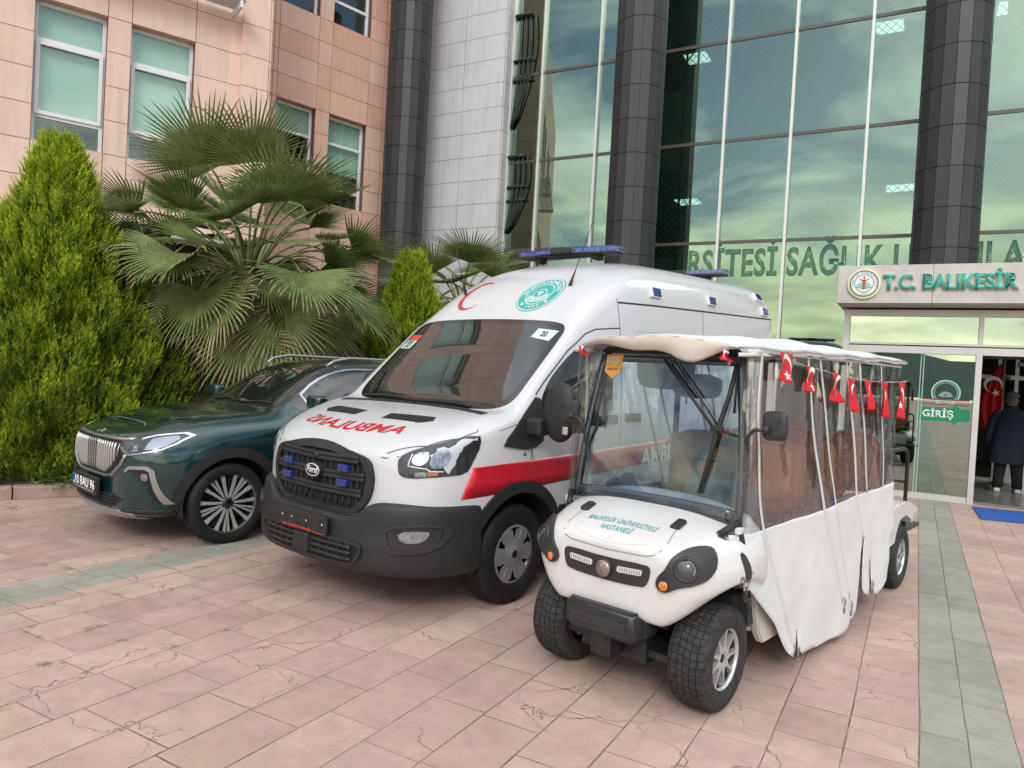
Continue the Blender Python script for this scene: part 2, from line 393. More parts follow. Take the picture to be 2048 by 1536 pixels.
    mc = N(t, 'ShaderNodeMix', data_type='RGBA'); l(green, mc.inputs['Factor']); l(ra.outputs[0], mc.inputs['A']); l(rg.outputs[0], mc.inputs['B'])
    # grain and stains
    gr = N(t, 'ShaderNodeTexNoise', i={'Scale': 160.0, 'Detail': 3.0, 'Roughness': 0.8}); l(co.outputs['Object'], gr.inputs['Vector'])
    md = N(t, 'ShaderNodeTexNoise', i={'Scale': 6.5, 'Detail': 8.0, 'Roughness': 0.72}); l(co.outputs['Object'], md.inputs['Vector'])
    f1 = N(t, 'ShaderNodeMapRange', i={'From Min': 0.3, 'From Max': 0.7, 'To Min': 0.76, 'To Max': 1.24}); l(gr.outputs[0], f1.inputs[0])
    f2 = N(t, 'ShaderNodeMapRange', i={'From Min': 0.25, 'From Max': 0.75, 'To Min': 0.80, 'To Max': 1.17}); l(md.outputs[0], f2.inputs[0])
    s1 = N(t, 'ShaderNodeVectorMath', operation='SCALE'); l(mc.outputs['Result'], s1.inputs[0]); f3 = N(t, 'ShaderNodeMapRange', i={'From Min': 0.3, 'From Max': 0.7, 'To Min': 0.86, 'To Max': 1.06}); l(cmk.outputs[0], f3.inputs[0]); f4 = N(t, 'ShaderNodeMapRange', i={'From Min': -3.0, 'From Max': -6.5, 'To Min': 1.0, 'To Max': 0.86}); l(X, f4.inputs[0]); l(M('MULTIPLY', M('MULTIPLY', f3.outputs[0], f4.outputs[0]), M('MULTIPLY', f1.outputs[0], f2.outputs[0])), s1.inputs['Scale'])
    # yellowish silt patches
    st = N(t, 'ShaderNodeMapRange', interpolation_type='SMOOTHSTEP', i={'From Min': 0.52, 'From Max': 0.72, 'To Min': 0.0, 'To Max': 0.55}); l(big.outputs[0], st.inputs[0])
    m3 = N(t, 'ShaderNodeMix', data_type='RGBA'); l(M('MULTIPLY', st.outputs[0], M('SUBTRACT', 1.0, green)), m3.inputs['Factor']); l(s1.outputs[0], m3.inputs['A']); m3.inputs['B'].default_value = (0.47, 0.37, 0.27, 1)
    # joints: dark soil, here and there moss
    ms = N(t, 'ShaderNodeTexNoise', i={'Scale': 2.2, 'Detail': 3.0}); mp2 = N(t, 'ShaderNodeMapping', i={'Location': (2.7, 1.3, 0)}); l(co.outputs['Object'], mp2.inputs[0]); l(mp2.outputs[0], ms.inputs['Vector'])
    mr = N(t, 'ShaderNodeMapRange', i={'From Min': 0.5, 'From Max': 0.65}); l(ms.outputs[0], mr.inputs[0])
    jc = N(t, 'ShaderNodeMix', data_type='RGBA'); l(mr.outputs[0], jc.inputs['Factor']); jc.inputs['A'].default_value = (0.10, 0.075, 0.06, 1); jc.inputs['B'].default_value = (0.13, 0.125, 0.05, 1)
    m4 = N(t, 'ShaderNodeMix', data_type='RGBA'); jv = N(t, 'ShaderNodeMapRange', i={'From Min': 0.35, 'From Max': 0.60, 'To Min': 0.40, 'To Max': 0.95}); l(md.outputs[0], jv.inputs[0]); l(M('MULTIPLY', M('MAXIMUM', joint, crack), jv.outputs[0]), m4.inputs['Factor']); l(m3.outputs['Result'], m4.inputs['A']); l(jc.outputs['Result'], m4.inputs['B'])
    # moss patches spreading out of the joints, left part only
    near = N(t, 'ShaderNodeMapRange', interpolation_type='SMOOTHSTEP', i={'From Min': 0.0, 'From Max': 0.09, 'To Min': 1.0, 'To Max': 0.0}); l(dmin, near.inputs[0])
    mn = N(t, 'ShaderNodeTexNoise', i={'Scale': 4.5, 'Detail': 6.0, 'Roughness': 0.75}); l(mp2.outputs[0], mn.inputs['Vector'])
    zone = N(t, 'ShaderNodeMapRange', interpolation_type='SMOOTHSTEP', i={'From Min': -2.6, 'From Max': -4.0}); l(X, zone.inputs[0])
    mo = N(t, 'ShaderNodeMapRange', interpolation_type='SMOOTHSTEP', i={'From Min': 0.55, 'From Max': 0.66}); l(mn.outputs[0], mo.inputs[0])
    mf = M('MULTIPLY', M('MULTIPLY', mo.outputs[0], near.outputs[0]), M('MULTIPLY', zone.outputs[0], M('SUBTRACT', 1.0, M('MULTIPLY', green, 0.8))))
    m5 = N(t, 'ShaderNodeMix', data_type='RGBA'); l(M('MULTIPLY', mf, 0.8), m5.inputs['Factor']); l(m4.outputs['Result'], m5.inputs['A']); m5.inputs['B'].default_value = (0.12, 0.12, 0.055, 1)
    l(m5.outputs['Result'], p.inputs['Base Color'])
    p.inputs['Roughness'].default_value = 0.82; p.inputs['Specular IOR Level'].default_value = 0.35
    h = M('ADD', M('MULTIPLY', M('MAXIMUM', joint, M('MULTIPLY', crack, 0.7)), -1.0), M('ADD', M('MULTIPLY', md.outputs[0], 0.35), M('MULTIPLY', gr.outputs[0], 0.12)))
    b = N(t, 'ShaderNodeBump', i={'Strength': 0.55, 'Distance': 0.008}); l(h, b.inputs['Height']); l(b.outputs[0], p.inputs['Normal'])
    return m
bm = B(); bmesh.ops.create_grid(bm, x_segments=8, y_segments=8, size=1, matrix=Matrix.Diagonal((160, 160, 1, 1)))
struct(obj('ground', bm, ground_material()))

# kerb and planting bed: runs beside the cars, heading 24.5 degrees
HD = R(24.5); KU = Vector((math.sin(HD), math.cos(HD), 0)); KN = Vector((-math.cos(HD), math.sin(HD), 0))
K0 = Vector((-8.26, 4.12, 0))
bm = B()
for k in range(-12, 14):
    a = K0 + KU * (k * 0.8); c = a + KU * 0.397 + KN * 0.09 + Vector((0, 0, 0.065))
    box(bm, c, (0.17, 0.788, 0.14), Matrix.Rotation(-HD, 3, 'Z'), 0.012)
kerb = struct(obj('kerb', bm, mat('kerb_stone', (0.36, 0.25, 0.22), 0.85, var=0.2, vscale=14, bump=0.4, dirt=(0.13, 0.12, 0.07), da=0.7)))
bm = B()
A = K0 + KN * 0.17 - KU * 9.6; Bq = K0 + KN * 0.17 + KU * 11.1
bmesh.ops.create_grid(bm, x_segments=60, y_segments=24, size=0.5)
for v in bm.verts:
    u, w = v.co.x + 0.5, v.co.y + 0.5
    v.co = A + (Bq - A) * u + KN * (3.2 * w); v.co.z = 0.10 + 0.05 * math.sin(u * 40) * math.cos(w * 9) * min(1, w * 5) + 0.03 * random.random() * min(1, w * 5)
struct(obj('planting_bed', bm, mat('soil', (0.075, 0.055, 0.038), 0.95, var=0.5, vscale=5, bump=0.8, bscale=25, dirt=(0.05, 0.07, 0.025), ds=2, da=0.8), smooth=True))
# distant ridge behind the camera, seen only in the glass
bm = B(); n = 90; prev = None
for i in range(n + 1):
    a = R(95 + 170 * i / n); d = 420; x, y = math.sin(a) * d, math.cos(a) * d
    h = 26 + 10 * math.sin(i * 0.21) + 7 * math.sin(i * 0.53 + 1) + 2 * math.sin(i * 1.7)
    r = [bm.verts.new((x, y, -1)), bm.verts.new((x * 1.15, y * 1.15, h)), bm.verts.new((x * 1.5, y * 1.5, -1))]
    if prev:
        bm.faces.new((prev[0], r[0], r[1], prev[1])); bm.faces.new((prev[1], r[1], r[2], prev[2]))
    prev = r
struct(obj('hills', bm, mat('hill', (0.07, 0.10, 0.09), 0.95, var=0.4, vscale=0.02)))

# ================================================================ PINK BUILDING
M_peach = None
def panel_mat(name, c1, c2, c3, rough=0.55):
    m = bpy.data.materials.new(name); m.use_nodes = True; t = m.node_tree; l = t.links.new; p = t.nodes['Principled BSDF']
    at = N(t, 'ShaderNodeAttribute', attribute_name='rnd'); r = N(t, 'ShaderNodeValToRGB'); e = r.color_ramp.elements
    e[0].color = (*c1, 1); e[1].color = (*c3, 1); q = e.new(0.5); q.color = (*c2, 1); l(at.outputs['Fac'], r.inputs[0])
    co = N(t, 'ShaderNodeTexCoord'); n = N(t, 'ShaderNodeTexNoise', i={'Scale': 1.5, 'Detail': 7.0, 'Roughness': 0.65}); l(co.outputs['Object'], n.inputs['Vector'])
    mr = N(t, 'ShaderNodeMapRange', i={'From Min': 0.3, 'From Max': 0.7, 'To Min': 0.93, 'To Max': 1.05}); l(n.outputs[0], mr.inputs[0])
    # faint rain streaks
    mp = N(t, 'ShaderNodeMapping', i={'Scale': (7, 7, 0.5)}); l(co.outputs['Object'], mp.inputs[0]); n2 = N(t, 'ShaderNodeTexNoise', i={'Scale': 1.6, 'Detail': 5.0}); l(mp.outputs[0], n2.inputs['Vector'])
    m2 = N(t, 'ShaderNodeMapRange', i={'From Min': 0.45, 'From Max': 0.75, 'To Min': 1.0, 'To Max': 0.88}); l(n2.outputs[0], m2.inputs[0])
    mm = N(t, 'ShaderNodeMath', operation='MULTIPLY'); l(mr.outputs[0], mm.inputs[0]); l(m2.outputs[0], mm.inputs[1])
    s = N(t, 'ShaderNodeVectorMath', operation='SCALE'); l(r.outputs[0], s.inputs[0]); l(mm.outputs[0], s.inputs['Scale']); l(s.outputs[0], p.inputs['Base Color'])
    p.inputs['Roughness'].default_value = rough
    return m
PEACH = panel_mat('peach_cladding', (0.70, 0.50, 0.415), (0.73, 0.55, 0.455), (0.68, 0.455, 0.375))
SALMON = panel_mat('salmon_cladding', (0.64, 0.385, 0.295), (0.66, 0.46, 0.375), (0.61, 0.345, 0.26))
GREYP = panel_mat('pale_grey_cladding', (0.56, 0.58, 0.60), (0.58, 0.595, 0.615), (0.55, 0.57, 0.59), 0.38)
DARKP = panel_mat('dark_grey_cladding', (0.026, 0.028, 0.032), (0.031, 0.033, 0.038), (0.023, 0.025, 0.028), 0.5)
BACK = mat('joint_backing', (0.11, 0.078, 0.065), 0.9)  # dark brown backing that shows through the panel gaps
WHITEF = mat('white_window_frame', (0.74, 0.75, 0.78), 0.35, var=0.05)
WINGLASS = glass_mat('window_glass', (0.88, 0.95, 0.92), (0.80, 0.90, 0.86), 0.10, 0.85)
BLIND = mat('pale_green_blind', (0.62, 0.745, 0.68), 0.8, var=0.03, vscale=3)
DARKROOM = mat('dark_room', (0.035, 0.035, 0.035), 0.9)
def wall_frame(p0, deg):
    a = R(deg); return Matrix(((math.sin(a), math.cos(a), 0, p0[0]), (math.cos(a), -math.sin(a), 0, p0[1]), (0, 0, 1, 0), (0, 0, 0, 1)))
# local wall space: x along the wall, y outward (to the right/camera), z up
def panel_wall(name, M, us, zs, holes, m, parent, gap=0.011, th=0.035, depth=0.3, skip=None):
    bm = B(); lay = bm.faces.layers.float.new('rnd')
    def inhole(u, z):
        return any(h[0] - 1e-4 < u < h[1] + 1e-4 and h[2] - 1e-4 < z < h[3] + 1e-4 for h in holes)
    rng = random.Random(name)
    for a, b in zip(us, us[1:]):
        for c, d in zip(zs, zs[1:]):
            if inhole((a + b) / 2, (c + d) / 2): continue
            fs = box2(bm, (a + gap / 2, 0, c + gap / 2), (b - gap / 2, th, d - gap / 2)); r = rng.random()
            for f in fs: f[lay] = r
    bmesh.ops.transform(bm, matrix=M, verts=bm.verts); fixn(bm)
    me = bpy.data.meshes.new(name); bm.to_mesh(me); bm.free()
    me.materials.append(m); w = link(bpy.data.objects.new(name, me), parent)
    # backing behind the panels, with the same openings (thin set of boxes around the holes)
    bm = B()
    U = sorted({us[0], us[-1], *[h[0] for h in holes], *[h[1] for h in holes]}); Z = sorted({zs[0], zs[-1], *[h[2] for h in holes], *[h[3] for h in holes]})
    for a, b in zip(U, U[1:]):
        for c, d in zip(Z, Z[1:]):
            if inhole((a + b) / 2, (c + d) / 2): continue
            box2(bm, (a + (0.004 if a == us[0] else 0), -depth, c), (b - (0.004 if b == us[-1] else 0), -0.002, d))
    bmesh.ops.transform(bm, matrix=M, verts=bm.verts); fixn(bm)
    obj('wall_core', bm, BACK, w)
    return w
def window(M, u0, u1, z0, z1, parent, kind, m_reveal):
    """kind: transom heights list (bars); lower part dark, rest blinded down to zb"""
    bars, zb, sash = kind
    wf = B(); y0, y1 = -0.20, -0.13; w = 0.055
    box2(wf, (u0, y0, z0), (u0 + w, y1, z1)); box2(wf, (u1 - w, y0, z0), (u1, y1, z1))
    box2(wf, (u0 + w, y0, z1 - w), (u1 - w, y1, z1)); box2(wf, (u0 + w, y0, z0), (u1 - w, y1, z0 + w * 0.6))
    for b in bars: box2(wf, (u0 + w, y0, b - w * 0.55), (u1 - w, y1, b + w * 0.55))
    if sash:   # opening light proud of the frame
        a, b = sash; s = 0.06; yy0, yy1 = y1 + 0.002, y1 + 0.03
        box2(wf, (u0 + w * .6, yy0, a), (u0 + w * .6 + s, yy1, b)); box2(wf, (u1 - w * .6 - s, yy0, a), (u1 - w * .6, yy1, b))
        box2(wf, (u0 + w * .6 + s, yy0, b - s), (u1 - w * .6 - s, yy1, b)); box2(wf, (u0 + w * .6 + s, yy0, a), (u1 - w * .6 - s, yy1, a + s))
    bmesh.ops.transform(wf, matrix=M, verts=wf.verts); fixn(wf)
    win = obj('window', wf, WHITEF, parent)
    rv = B()   # reveal lining: head, sill, jambs
    box2(rv, (u0 - 0.002, -0.22, z1 + 0.001), (u1 + 0.002, 0.0, z1 + 0.02)); box2(rv, (u0 - 0.002, -0.22, z0 - 0.02), (u1 + 0.002, 0.030, z0 - 0.001))
    box2(rv, (u0 - 0.02, -0.22, z0), (u0 - 0.003, -0.001, z1)); box2(rv, (u1 + 0.003, -0.22, z0), (u1 + 0.02, -0.001, z1))
    bmesh.ops.transform(rv, matrix=M, verts=rv.verts); fixn(rv); obj('reveal', rv, m_reveal, win)
    g = B(); box2(g, (u0 + 0.02, -0.168, z0 + 0.01), (u1 - 0.02, -0.16, z1 - 0.01)); bmesh.ops.transform(g, matrix=M, verts=g.verts); obj('pane', g, WINGLASS, win)
    if zb < z1:
        g = B(); box2(g, (u0 + 0.03, -0.26, zb), (u1 - 0.03, -0.25, z1 - 0.01)); bmesh.ops.transform(g, matrix=M, verts=g.verts); obj('blind', g, BLIND, win)
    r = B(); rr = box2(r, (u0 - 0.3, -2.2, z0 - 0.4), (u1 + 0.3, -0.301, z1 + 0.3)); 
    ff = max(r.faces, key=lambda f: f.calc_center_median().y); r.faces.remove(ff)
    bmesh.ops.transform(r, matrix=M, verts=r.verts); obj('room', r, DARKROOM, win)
    return win
pb = thing('pink_building', 'peach and salmon panelled building with white framed windows behind the fan palm', 'building', (-11.2, 9.8, 0))
pb.location = (0, 0, 0)
W1 = wall_frame((-12.5, 7.0), 24.5)
wins1 = [(-0.66, 0.37), (0.73, 1.76), (-4.8, -3.77), (-3.41, -2.38), (-8.9, -7.87), (-7.5, -6.47)]
us = sorted({u for w in wins1 for u in w} | {2.56, -1.9, -5.9, -10.2, -11.4, -12.8, -14.2}); zs = [3.80, 4.38, 4.96] + [4.96 + 0.578 * k for k in range(1, 18)]
z = lambda k: 4.96 + 0.578 * k
holes = [(a, b, 4.96, z(4)) for a, b in wins1] + [(a, b, z(8), z(12)) for a, b in wins1]
w = panel_wall('wall', W1, us, zs, holes, PEACH, pb)
P1 = W1 @ Matrix.Translation((0, 0.11, 0))
panel_wall('pilaster', P1, [2.56, 3.05], zs, [], PEACH, pb, depth=2.5)
bm = B(); lay = bm.faces.layers.float.new('rnd')
for k in range(len(zs) - 1):
    fs = box2(bm, (2.549, 0.037, zs[k] + 0.005), (2.5635, 0.144, zs[k + 1] - 0.005))
    for f in fs: f[lay] = (k * 0.41) % 1
bmesh.ops.transform(bm, matrix=W1, verts=bm.verts); fixn(bm); obj('pilaster_side', bm, PEACH, pb)
RV1 = mat('peach_reveal', (0.56, 0.36, 0.29), 0.6, var=0.06); RV2 = mat('salmon_reveal', (0.50, 0.27, 0.20), 0.6, var=0.06)
for a, b in wins1:
    window(W1, a, b, 4.975, z(4) - 0.01, pb, ([6.66, 5.42], 5.40, (5.44, 6.63)), RV1)
    window(W1, a, b, z(8) + 0.01, z(12) - 0.01, pb, ([8.9 + 2.3], 9.9, None), RV1)
# side return where wall one ends, towards wall two
bm = B(); lay = bm.faces.layers.float.new('rnd')
for k in range(17):
    fs = box2(bm, (3.055, -2.4, 3.80 + 0.578 * k + 0.006), (3.085, 0.14, 3.80 + 0.578 * (k + 1) - 0.006))
    for f in fs: f[lay] = (k * 0.37) % 1
bmesh.ops.transform(bm, matrix=W1, verts=bm.verts); obj('return_wall', bm, PEACH, pb)
W2 = wall_frame((-11.6, 13.6), 15.3)
z2 = [3.15, 3.67, 4.19, 4.70] + [5.20 + 0.5075 * k for k in range(0, 20)]
zz2 = lambda k: 5.20 + 0.5075 * k
wins2 = [(-2.70, -1.76), (-1.42, -0.42)]
hol2 = [(a, b, zz2(0) , zz2(4)) for a, b in wins2] + [(a, b, zz2(8), zz2(12)) for a, b in wins2]
panel_wall('wall', W2, [-4.2, -2.81, -2.70, -1.76, -1.42, -0.42, 0.0, 1.6], z2, hol2, SALMON, pb)
for a, b in wins2:
    window(W2, a, b, zz2(0) + 0.01, zz2(4) - 0.01, pb, ([6.62, 5.6], 6.62 if a < -2 else 6.0, None), RV2)
    window(W2, a, b, zz2(8) + 0.01, zz2(12) - 0.01, pb, ([9.85, 10.5], 99, None), RV2)
# recessed dark ground floor under the overhang, with a few columns and glazing
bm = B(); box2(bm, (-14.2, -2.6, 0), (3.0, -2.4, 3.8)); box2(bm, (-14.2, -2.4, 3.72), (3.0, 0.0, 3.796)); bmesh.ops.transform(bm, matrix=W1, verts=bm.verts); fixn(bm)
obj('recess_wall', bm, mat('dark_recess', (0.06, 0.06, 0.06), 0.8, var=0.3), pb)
bm = B()
bm.free()
for u in (-9, -6, -3, 0, 2.6):
    bm = B(); box2(bm, (u, -0.45, 0), (u + 0.35, -0.1, 3.72)); bmesh.ops.transform(bm, matrix=W1, verts=bm.verts); fixn(bm); obj('ground_floor_pier', bm, mat('pier', (0.16, 0.15, 0.14), 0.8, var=0.2), pb)
for u in (-7.4, -4.4, -1.4, 0.9):
    bm = B(); box2(bm, (u, -2.38, 0.3), (u + 1.3, -2.34, 2.4)); bmesh.ops.transform(bm, matrix=W1, verts=bm.verts); fixn(bm); obj('ground_floor_glazing', bm, mat('dark_glazing', (0.02, 0.05, 0.05), 0.08, spec=0.9), pb)
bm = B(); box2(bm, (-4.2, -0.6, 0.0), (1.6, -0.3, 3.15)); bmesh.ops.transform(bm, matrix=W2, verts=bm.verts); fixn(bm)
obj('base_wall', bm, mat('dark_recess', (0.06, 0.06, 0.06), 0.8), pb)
# white ledge over the recess
bm = B(); box2(bm, (-3.0, 0.04, 3.62), (2.30, 0.46, 3.80), 0.012); bmesh.ops.transform(bm, matrix=W1, verts=bm.verts); fixn(bm)
obj('white_ledge', bm, mat('white_ledge', (0.70, 0.70, 0.71), 0.5, var=0.1), pb)
# louvred sun shade near the top
bm = B()
for k in range(6): tube(bm, [(-2.4, 0.14 + k * 0.085, 8.05), (2.46, 0.14 + k * 0.085, 8.05)], 0.030, 8)
box2(bm, (-2.2, 0.03, 7.90), (-2.15, 0.60, 8.02)); box2(bm, (2.36, 0.03, 7.90), (2.41, 0.60, 8.02)); box2(bm, (0.3, 0.04, 7.92), (0.35, 0.60, 8.02))
bmesh.ops.transform(bm, matrix=W1, verts=bm.verts); fixn(bm)
obj('sun_shade', bm, mat('white_metal', (0.72, 0.72, 0.74), 0.3, var=0.05), pb)

# ================================================================ GLASS BUILDING
gb = thing('glass_building', 'hospital block with green mirrored curtain wall, dark round columns and pale grey cladding', 'building', (0, 0, 0))
# pale cladding, left of the glass
gz = [2.2 + 0.572 * k - 0.02 for k in range(0, 18)]
bm = B(); lay = bm.faces.layers.float.new('rnd'); rng = random.Random(3)
for a, b in ((-12.3, -11.42), (-11.42, -10.09), (-10.09, -8.95)):
    for k in range(17):
        fs = box2(bm, (a + 0.005, 14.80, gz[k] + 0.005), (b - 0.005, 14.84, gz[k + 1] - 0.005)); r = rng.random()
        for f in fs: f[lay] = r
for k in range(17):
    fs = box2(bm, (-8.945, 14.81, gz[k] + 0.005), (-8.915, 15.14, gz[k + 1] - 0.005))
    for f in fs: f[lay] = 0.3
fixn(bm); obj('cladding', bm, GREYP, gb)
bm = B(); box2(bm, (-12.3, 14.842, 0), (-8.95, 15.6, 12.0)); obj('cladding_core', bm, BACK, gb)
# round columns: faceted dark panels with joints
for cxp, cyp, r in ((-10.95, 13.75, 0.5), (-5.25, 13.95, 0.5), (0.245, 14.25, 0.5)):
    bm = B(); lay = bm.faces.layers.float.new('rnd'); rng = random.Random(int(cxp * 10)); nf = 16
    zc = [2.06 - 0.665 * 3 + 0.665 * k for k in range(0, 20)]
    for k in range(len(zc) - 1):
        for j in range(nf):
            a0, a1 = 2 * math.pi * (j + 0.018) / nf, 2 * math.pi * (j + 0.982) / nf; rv = rng.random()
            vs = []
            for rr in (r, r - 0.03):
                for zz_ in (zc[k] + 0.006, zc[k + 1] - 0.006):
                    for aa in (a0, a1): vs.append(bm.verts.new((cxp + rr * math.cos(aa), cyp + rr * math.sin(aa), zz_)))
            for q in ((0, 1, 3, 2), (4, 6, 7, 5), (0, 2, 6, 4), (1, 5, 7, 3), (2, 3, 7, 6), (0, 4, 5, 1)):
                f = bm.faces.new([vs[i] for i in q]); f[lay] = rv
    fixn(bm); c = obj('column', bm, DARKP, gb)
    bm = B(); bmesh.ops.create_cone(bm, segments=24, radius1=r - 0.032, radius2=r - 0.032, depth=12, cap_ends=True, matrix=Matrix.Translation((cxp, cyp, 6.0)))
    obj('column_core', bm, BACK, c)
# curtain wall
GY = 15.15
FAC = glass_mat('mirror_green_glass', (0.66, 0.82, 0.76), (0.37, 0.47, 0.39), 0.50, 0.90, bump=0.004, bscale=0.5)
mull = [-8.91, -8.08, -6.64, -5.21, -3.78, -2.47, -1.11, 0.27, 1.67, 3.05, 4.4, 5.8]
hz = [0.0, 2.35, 4.53, 6.62, 8.67, 10.8]
for i in range(len(mull) - 1):
    for j in range(len(hz) - 1):
        if hz[j + 1] < 2.5 and mull[i] > -1.2: continue
        bm = B(); box2(bm, (mull[i] + 0.02, GY, hz[j] + 0.02), (mull[i + 1] - 0.02, GY + 0.008, hz[j + 1] - 0.02)); 
        obj('glass_pane', bm, FAC, gb)
M_MUL = mat('silver_mullion', (0.66, 0.67, 0.66), 0.35, metal=0.3, var=0.05); M_TR = mat('dark_transom', (0.10, 0.085, 0.08), 0.4, metal=0.3)
for u in mull:
    bm = B(); box2(bm, (u - 0.026, GY - 0.075, 0), (u + 0.026, GY + 0.09, 10.8)); obj('mullion', bm, M_MUL, gb)
for h in hz[1:-1]:
    bm = B()
    for i in range(len(mull) - 1): box2(bm, (mull[i] + 0.027, GY - 0.02, h - 0.032), (mull[i + 1] - 0.027, GY + 0.05, h + 0.032))
    obj('transom', bm, M_TR, gb)
bm = None
for zb_, zt_ in ((7.45, 10.1), (4.95, 6.75)):  # bars added at the glass, standing in for a reflected balcony
    cg = obj('mirrored_balcony', B(), mat('mirrored_balcony_dark', (0.02, 0.035, 0.03), 0.5, metal=0.3), gb); h_ = zt_ - zb_
    for k in range(4):
        a = R(18 + 22 * k); q = [Vector((-8.88 + (0.13 + 0.11 * k) * (0.15 + 1.1 * math.sin(math.pi * (0.02 + 0.62 * i / 10)) ** 1.1) * (1.0 if i else 0.3), GY - 0.05 - 0.012 * k, zb_ + h_ * i / 10)) for i in range(11)]
        bm = B(); tube(bm, q, 0.020, 6); obj('mirrored_balcony_bar', bm, MATS['mirrored_balcony_dark'], cg)
    for zz_ in (0.42, 0.60):
        bm = B(); tube(bm, [(-8.88, GY - 0.05, zb_ + h_ * zz_), (-8.36, GY - 0.09, zb_ + h_ * zz_)], 0.028, 6); obj('mirrored_balcony_rail', bm, MATS['mirrored_balcony_dark'], cg)
    bm = B(); tube(bm, [(-8.88, GY - 0.06, zt_), (-8.42, GY - 0.09, zt_)], 0.045, 8); obj('mirrored_balcony_rail', bm, MATS['mirrored_balcony_dark'], cg)
# interior: floors, back wall, partitions
bm = B()
for z0_, z1_ in ((2.75, 4.46), (6.45, 8.32), (10.25, 10.75)): box2(bm, (-8.9, GY + 1.2, z0_), (6, GY + 6.45, z1_))
obj('floor_slab', bm, mat('slab', (0.42, 0.46, 0.43), 0.8, var=0.1), gb)
bm = B(); box2(bm, (-8.9, GY + 6.5, 0), (6, GY + 6.7, 10.8)); box2(bm, (-9.0, GY + 0.1, 0), (-8.93, GY + 6.6, 10.8)); box2(bm, (6.0, GY, 0), (6.1, GY + 6.6, 10.8)); box2(bm, (-9, GY, 10.8), (6, GY + 6.7, 10.9))
obj('back_wall', bm, mat('inner_wall', (0.20, 0.22, 0.21), 0.85, var=0.15, vscale=1.0), gb)
bm = B()
for u in (-7.2, -3.1, 1.2): box2(bm, (u, GY + 3.0, 4.47), (u + 0.4, GY + 3.4, 6.44)); box2(bm, (u, GY + 3.0, 8.33), (u + 0.4, GY + 3.4, 10.24))
obj('inner_column', bm, mat('inner_wall', (0.20, 0.22, 0.21), 0.85), gb)
# guard net behind the glass: crossed wires
bm = B()
for z0, z1 in ((4.47, 6.44), (8.33, 10.24)):
    s = 0.16; h = z1 - z0; u = -8.8 - h
    while u < 5.9:
        for d in (1, -1):
            a = Vector((u if d > 0 else u + h, GY + 1.1, z0)); b = Vector((u + h if d > 0 else u, GY + 1.1, z1))
            if min(a.x, b.x) > -8.9 and max(a.x, b.x) < 6:
                t = (b - a).normalized(); q = Vector((t.z, 0, -t.x)) * 0.007
                bm.faces.new([bm.verts.new(x) for x in (a - q, a + q, b + q, b - q)])
        u += s
obj('guard_net', bm, mat('net_wire', (0.75, 0.78, 0.76), 0.6), gb)
# slim steel truss just behind the second column
bm = B()
for u in (-4.75, -4.5):
    tube(bm, [(u, GY + 0.3, 2.2), (u, GY + 0.3, 10.8)], 0.025, 6)
for k in range(12):
    za = 2.2 + k * 0.7; tube(bm, [(-4.75, GY + 0.3, za), (-4.5, GY + 0.3, za + 0.35), (-4.75, GY + 0.3, za + 0.7)], 0.014, 6)
obj('steel_truss', bm, mat('truss_steel', (0.30, 0.34, 0.33), 0.5, metal=0.4), gb)
# lit ceiling panels hanging inside
LIT = mat('lit_panel', (0.9, 0.95, 1.0), 0.5, emit=(0.85, 1.0, 0.97), es=2.6)
def ceil_light(x, y, z, label):
    t = thing('ceiling_light', label, 'light', (x, y, z), group='lit ceiling panels behind the glass wall')
    bm = B(); box2(bm, (-0.32, -0.34, 0.012), (0.32, 0.34, 0.05)); obj('housing', bm, mat('lamp_housing', (0.6, 0.6, 0.6), 0.5), t)
    bm = B(); box2(bm, (-0.29, -0.31, 0), (0.29, 0.31, 0.010)); obj('diffuser', bm, LIT, t)
    return t
for x_, z_, l_ in ((-5.60, 10.24, 'lit ceiling panel high behind the glass just right of the middle dark column'), (-5.62, 6.44, 'lit ceiling panel one floor down just right of the middle dark column'),
    (-1.06, 10.24, 'lit ceiling panel high behind the glass left of the right-hand dark column'), (-0.63, 6.44, 'lit ceiling panel one floor down left of the right-hand dark column'), (1.35, 10.24, 'lit ceiling panel at the top right corner beyond the right-hand dark column')):
    ceil_light(x_, 19.1, z_ - 0.055, l_)
# ================================================================ ENTRANCE
FR = mat('satin_aluminium', (0.60, 0.60, 0.58), 0.38, metal=0.35, var=0.08, vscale=2)
EG = glass_mat('entrance_glass', (0.42, 0.55, 0.50), (0.80, 0.93, 0.84), 0.42, 0.95, bump=0.003, bscale=0.8)
ep = thing('entrance_porch', 'projecting glazed entrance porch with silver frame, left sliding panel closed and doorway open', 'entrance', (0, 13.1, 0)); ep.location = (0, 0, 0)
FY = 13.10
bm = B()
box2(bm, (-1.12, FY - 0.03, 0.0), (-1.03, FY + 0.09, 2.96)); box2(bm, (0.745, FY - 0.035, 0.0), (0.825, FY + 0.09, 2.275))
box2(bm, (-1.029, FY - 0.03, 2.275), (3.0, FY + 0.085, 2.385)); box2(bm, (-1.029, FY - 0.033, 2.405), (3.0, FY + 0.088, 2.44)); box2(bm, (0.755, FY - 0.03, 2.441), (0.82, FY + 0.08, 2.86))
box2(bm, (-1.029, FY - 0.028, 2.861), (3.0, FY + 0.08, 2.96))
box2(bm, (-1.029, FY - 0.02, 0.0), (0.744, FY + 0.06, 0.085))
box2(bm, (2.3, FY - 0.035, 0.0), (2.38, FY + 0.09, 2.274)); box2(bm, (2.95, FY - 0.03, 0), (3.03, FY + 0.09, 2.96))
fixn(bm); obj('door_frame', bm, FR, ep)
bm = B(); box2(bm, (-1.03, FY - 0.022, 0.0), (0.75, FY + 0.10, 0.022)); fixn(bm)
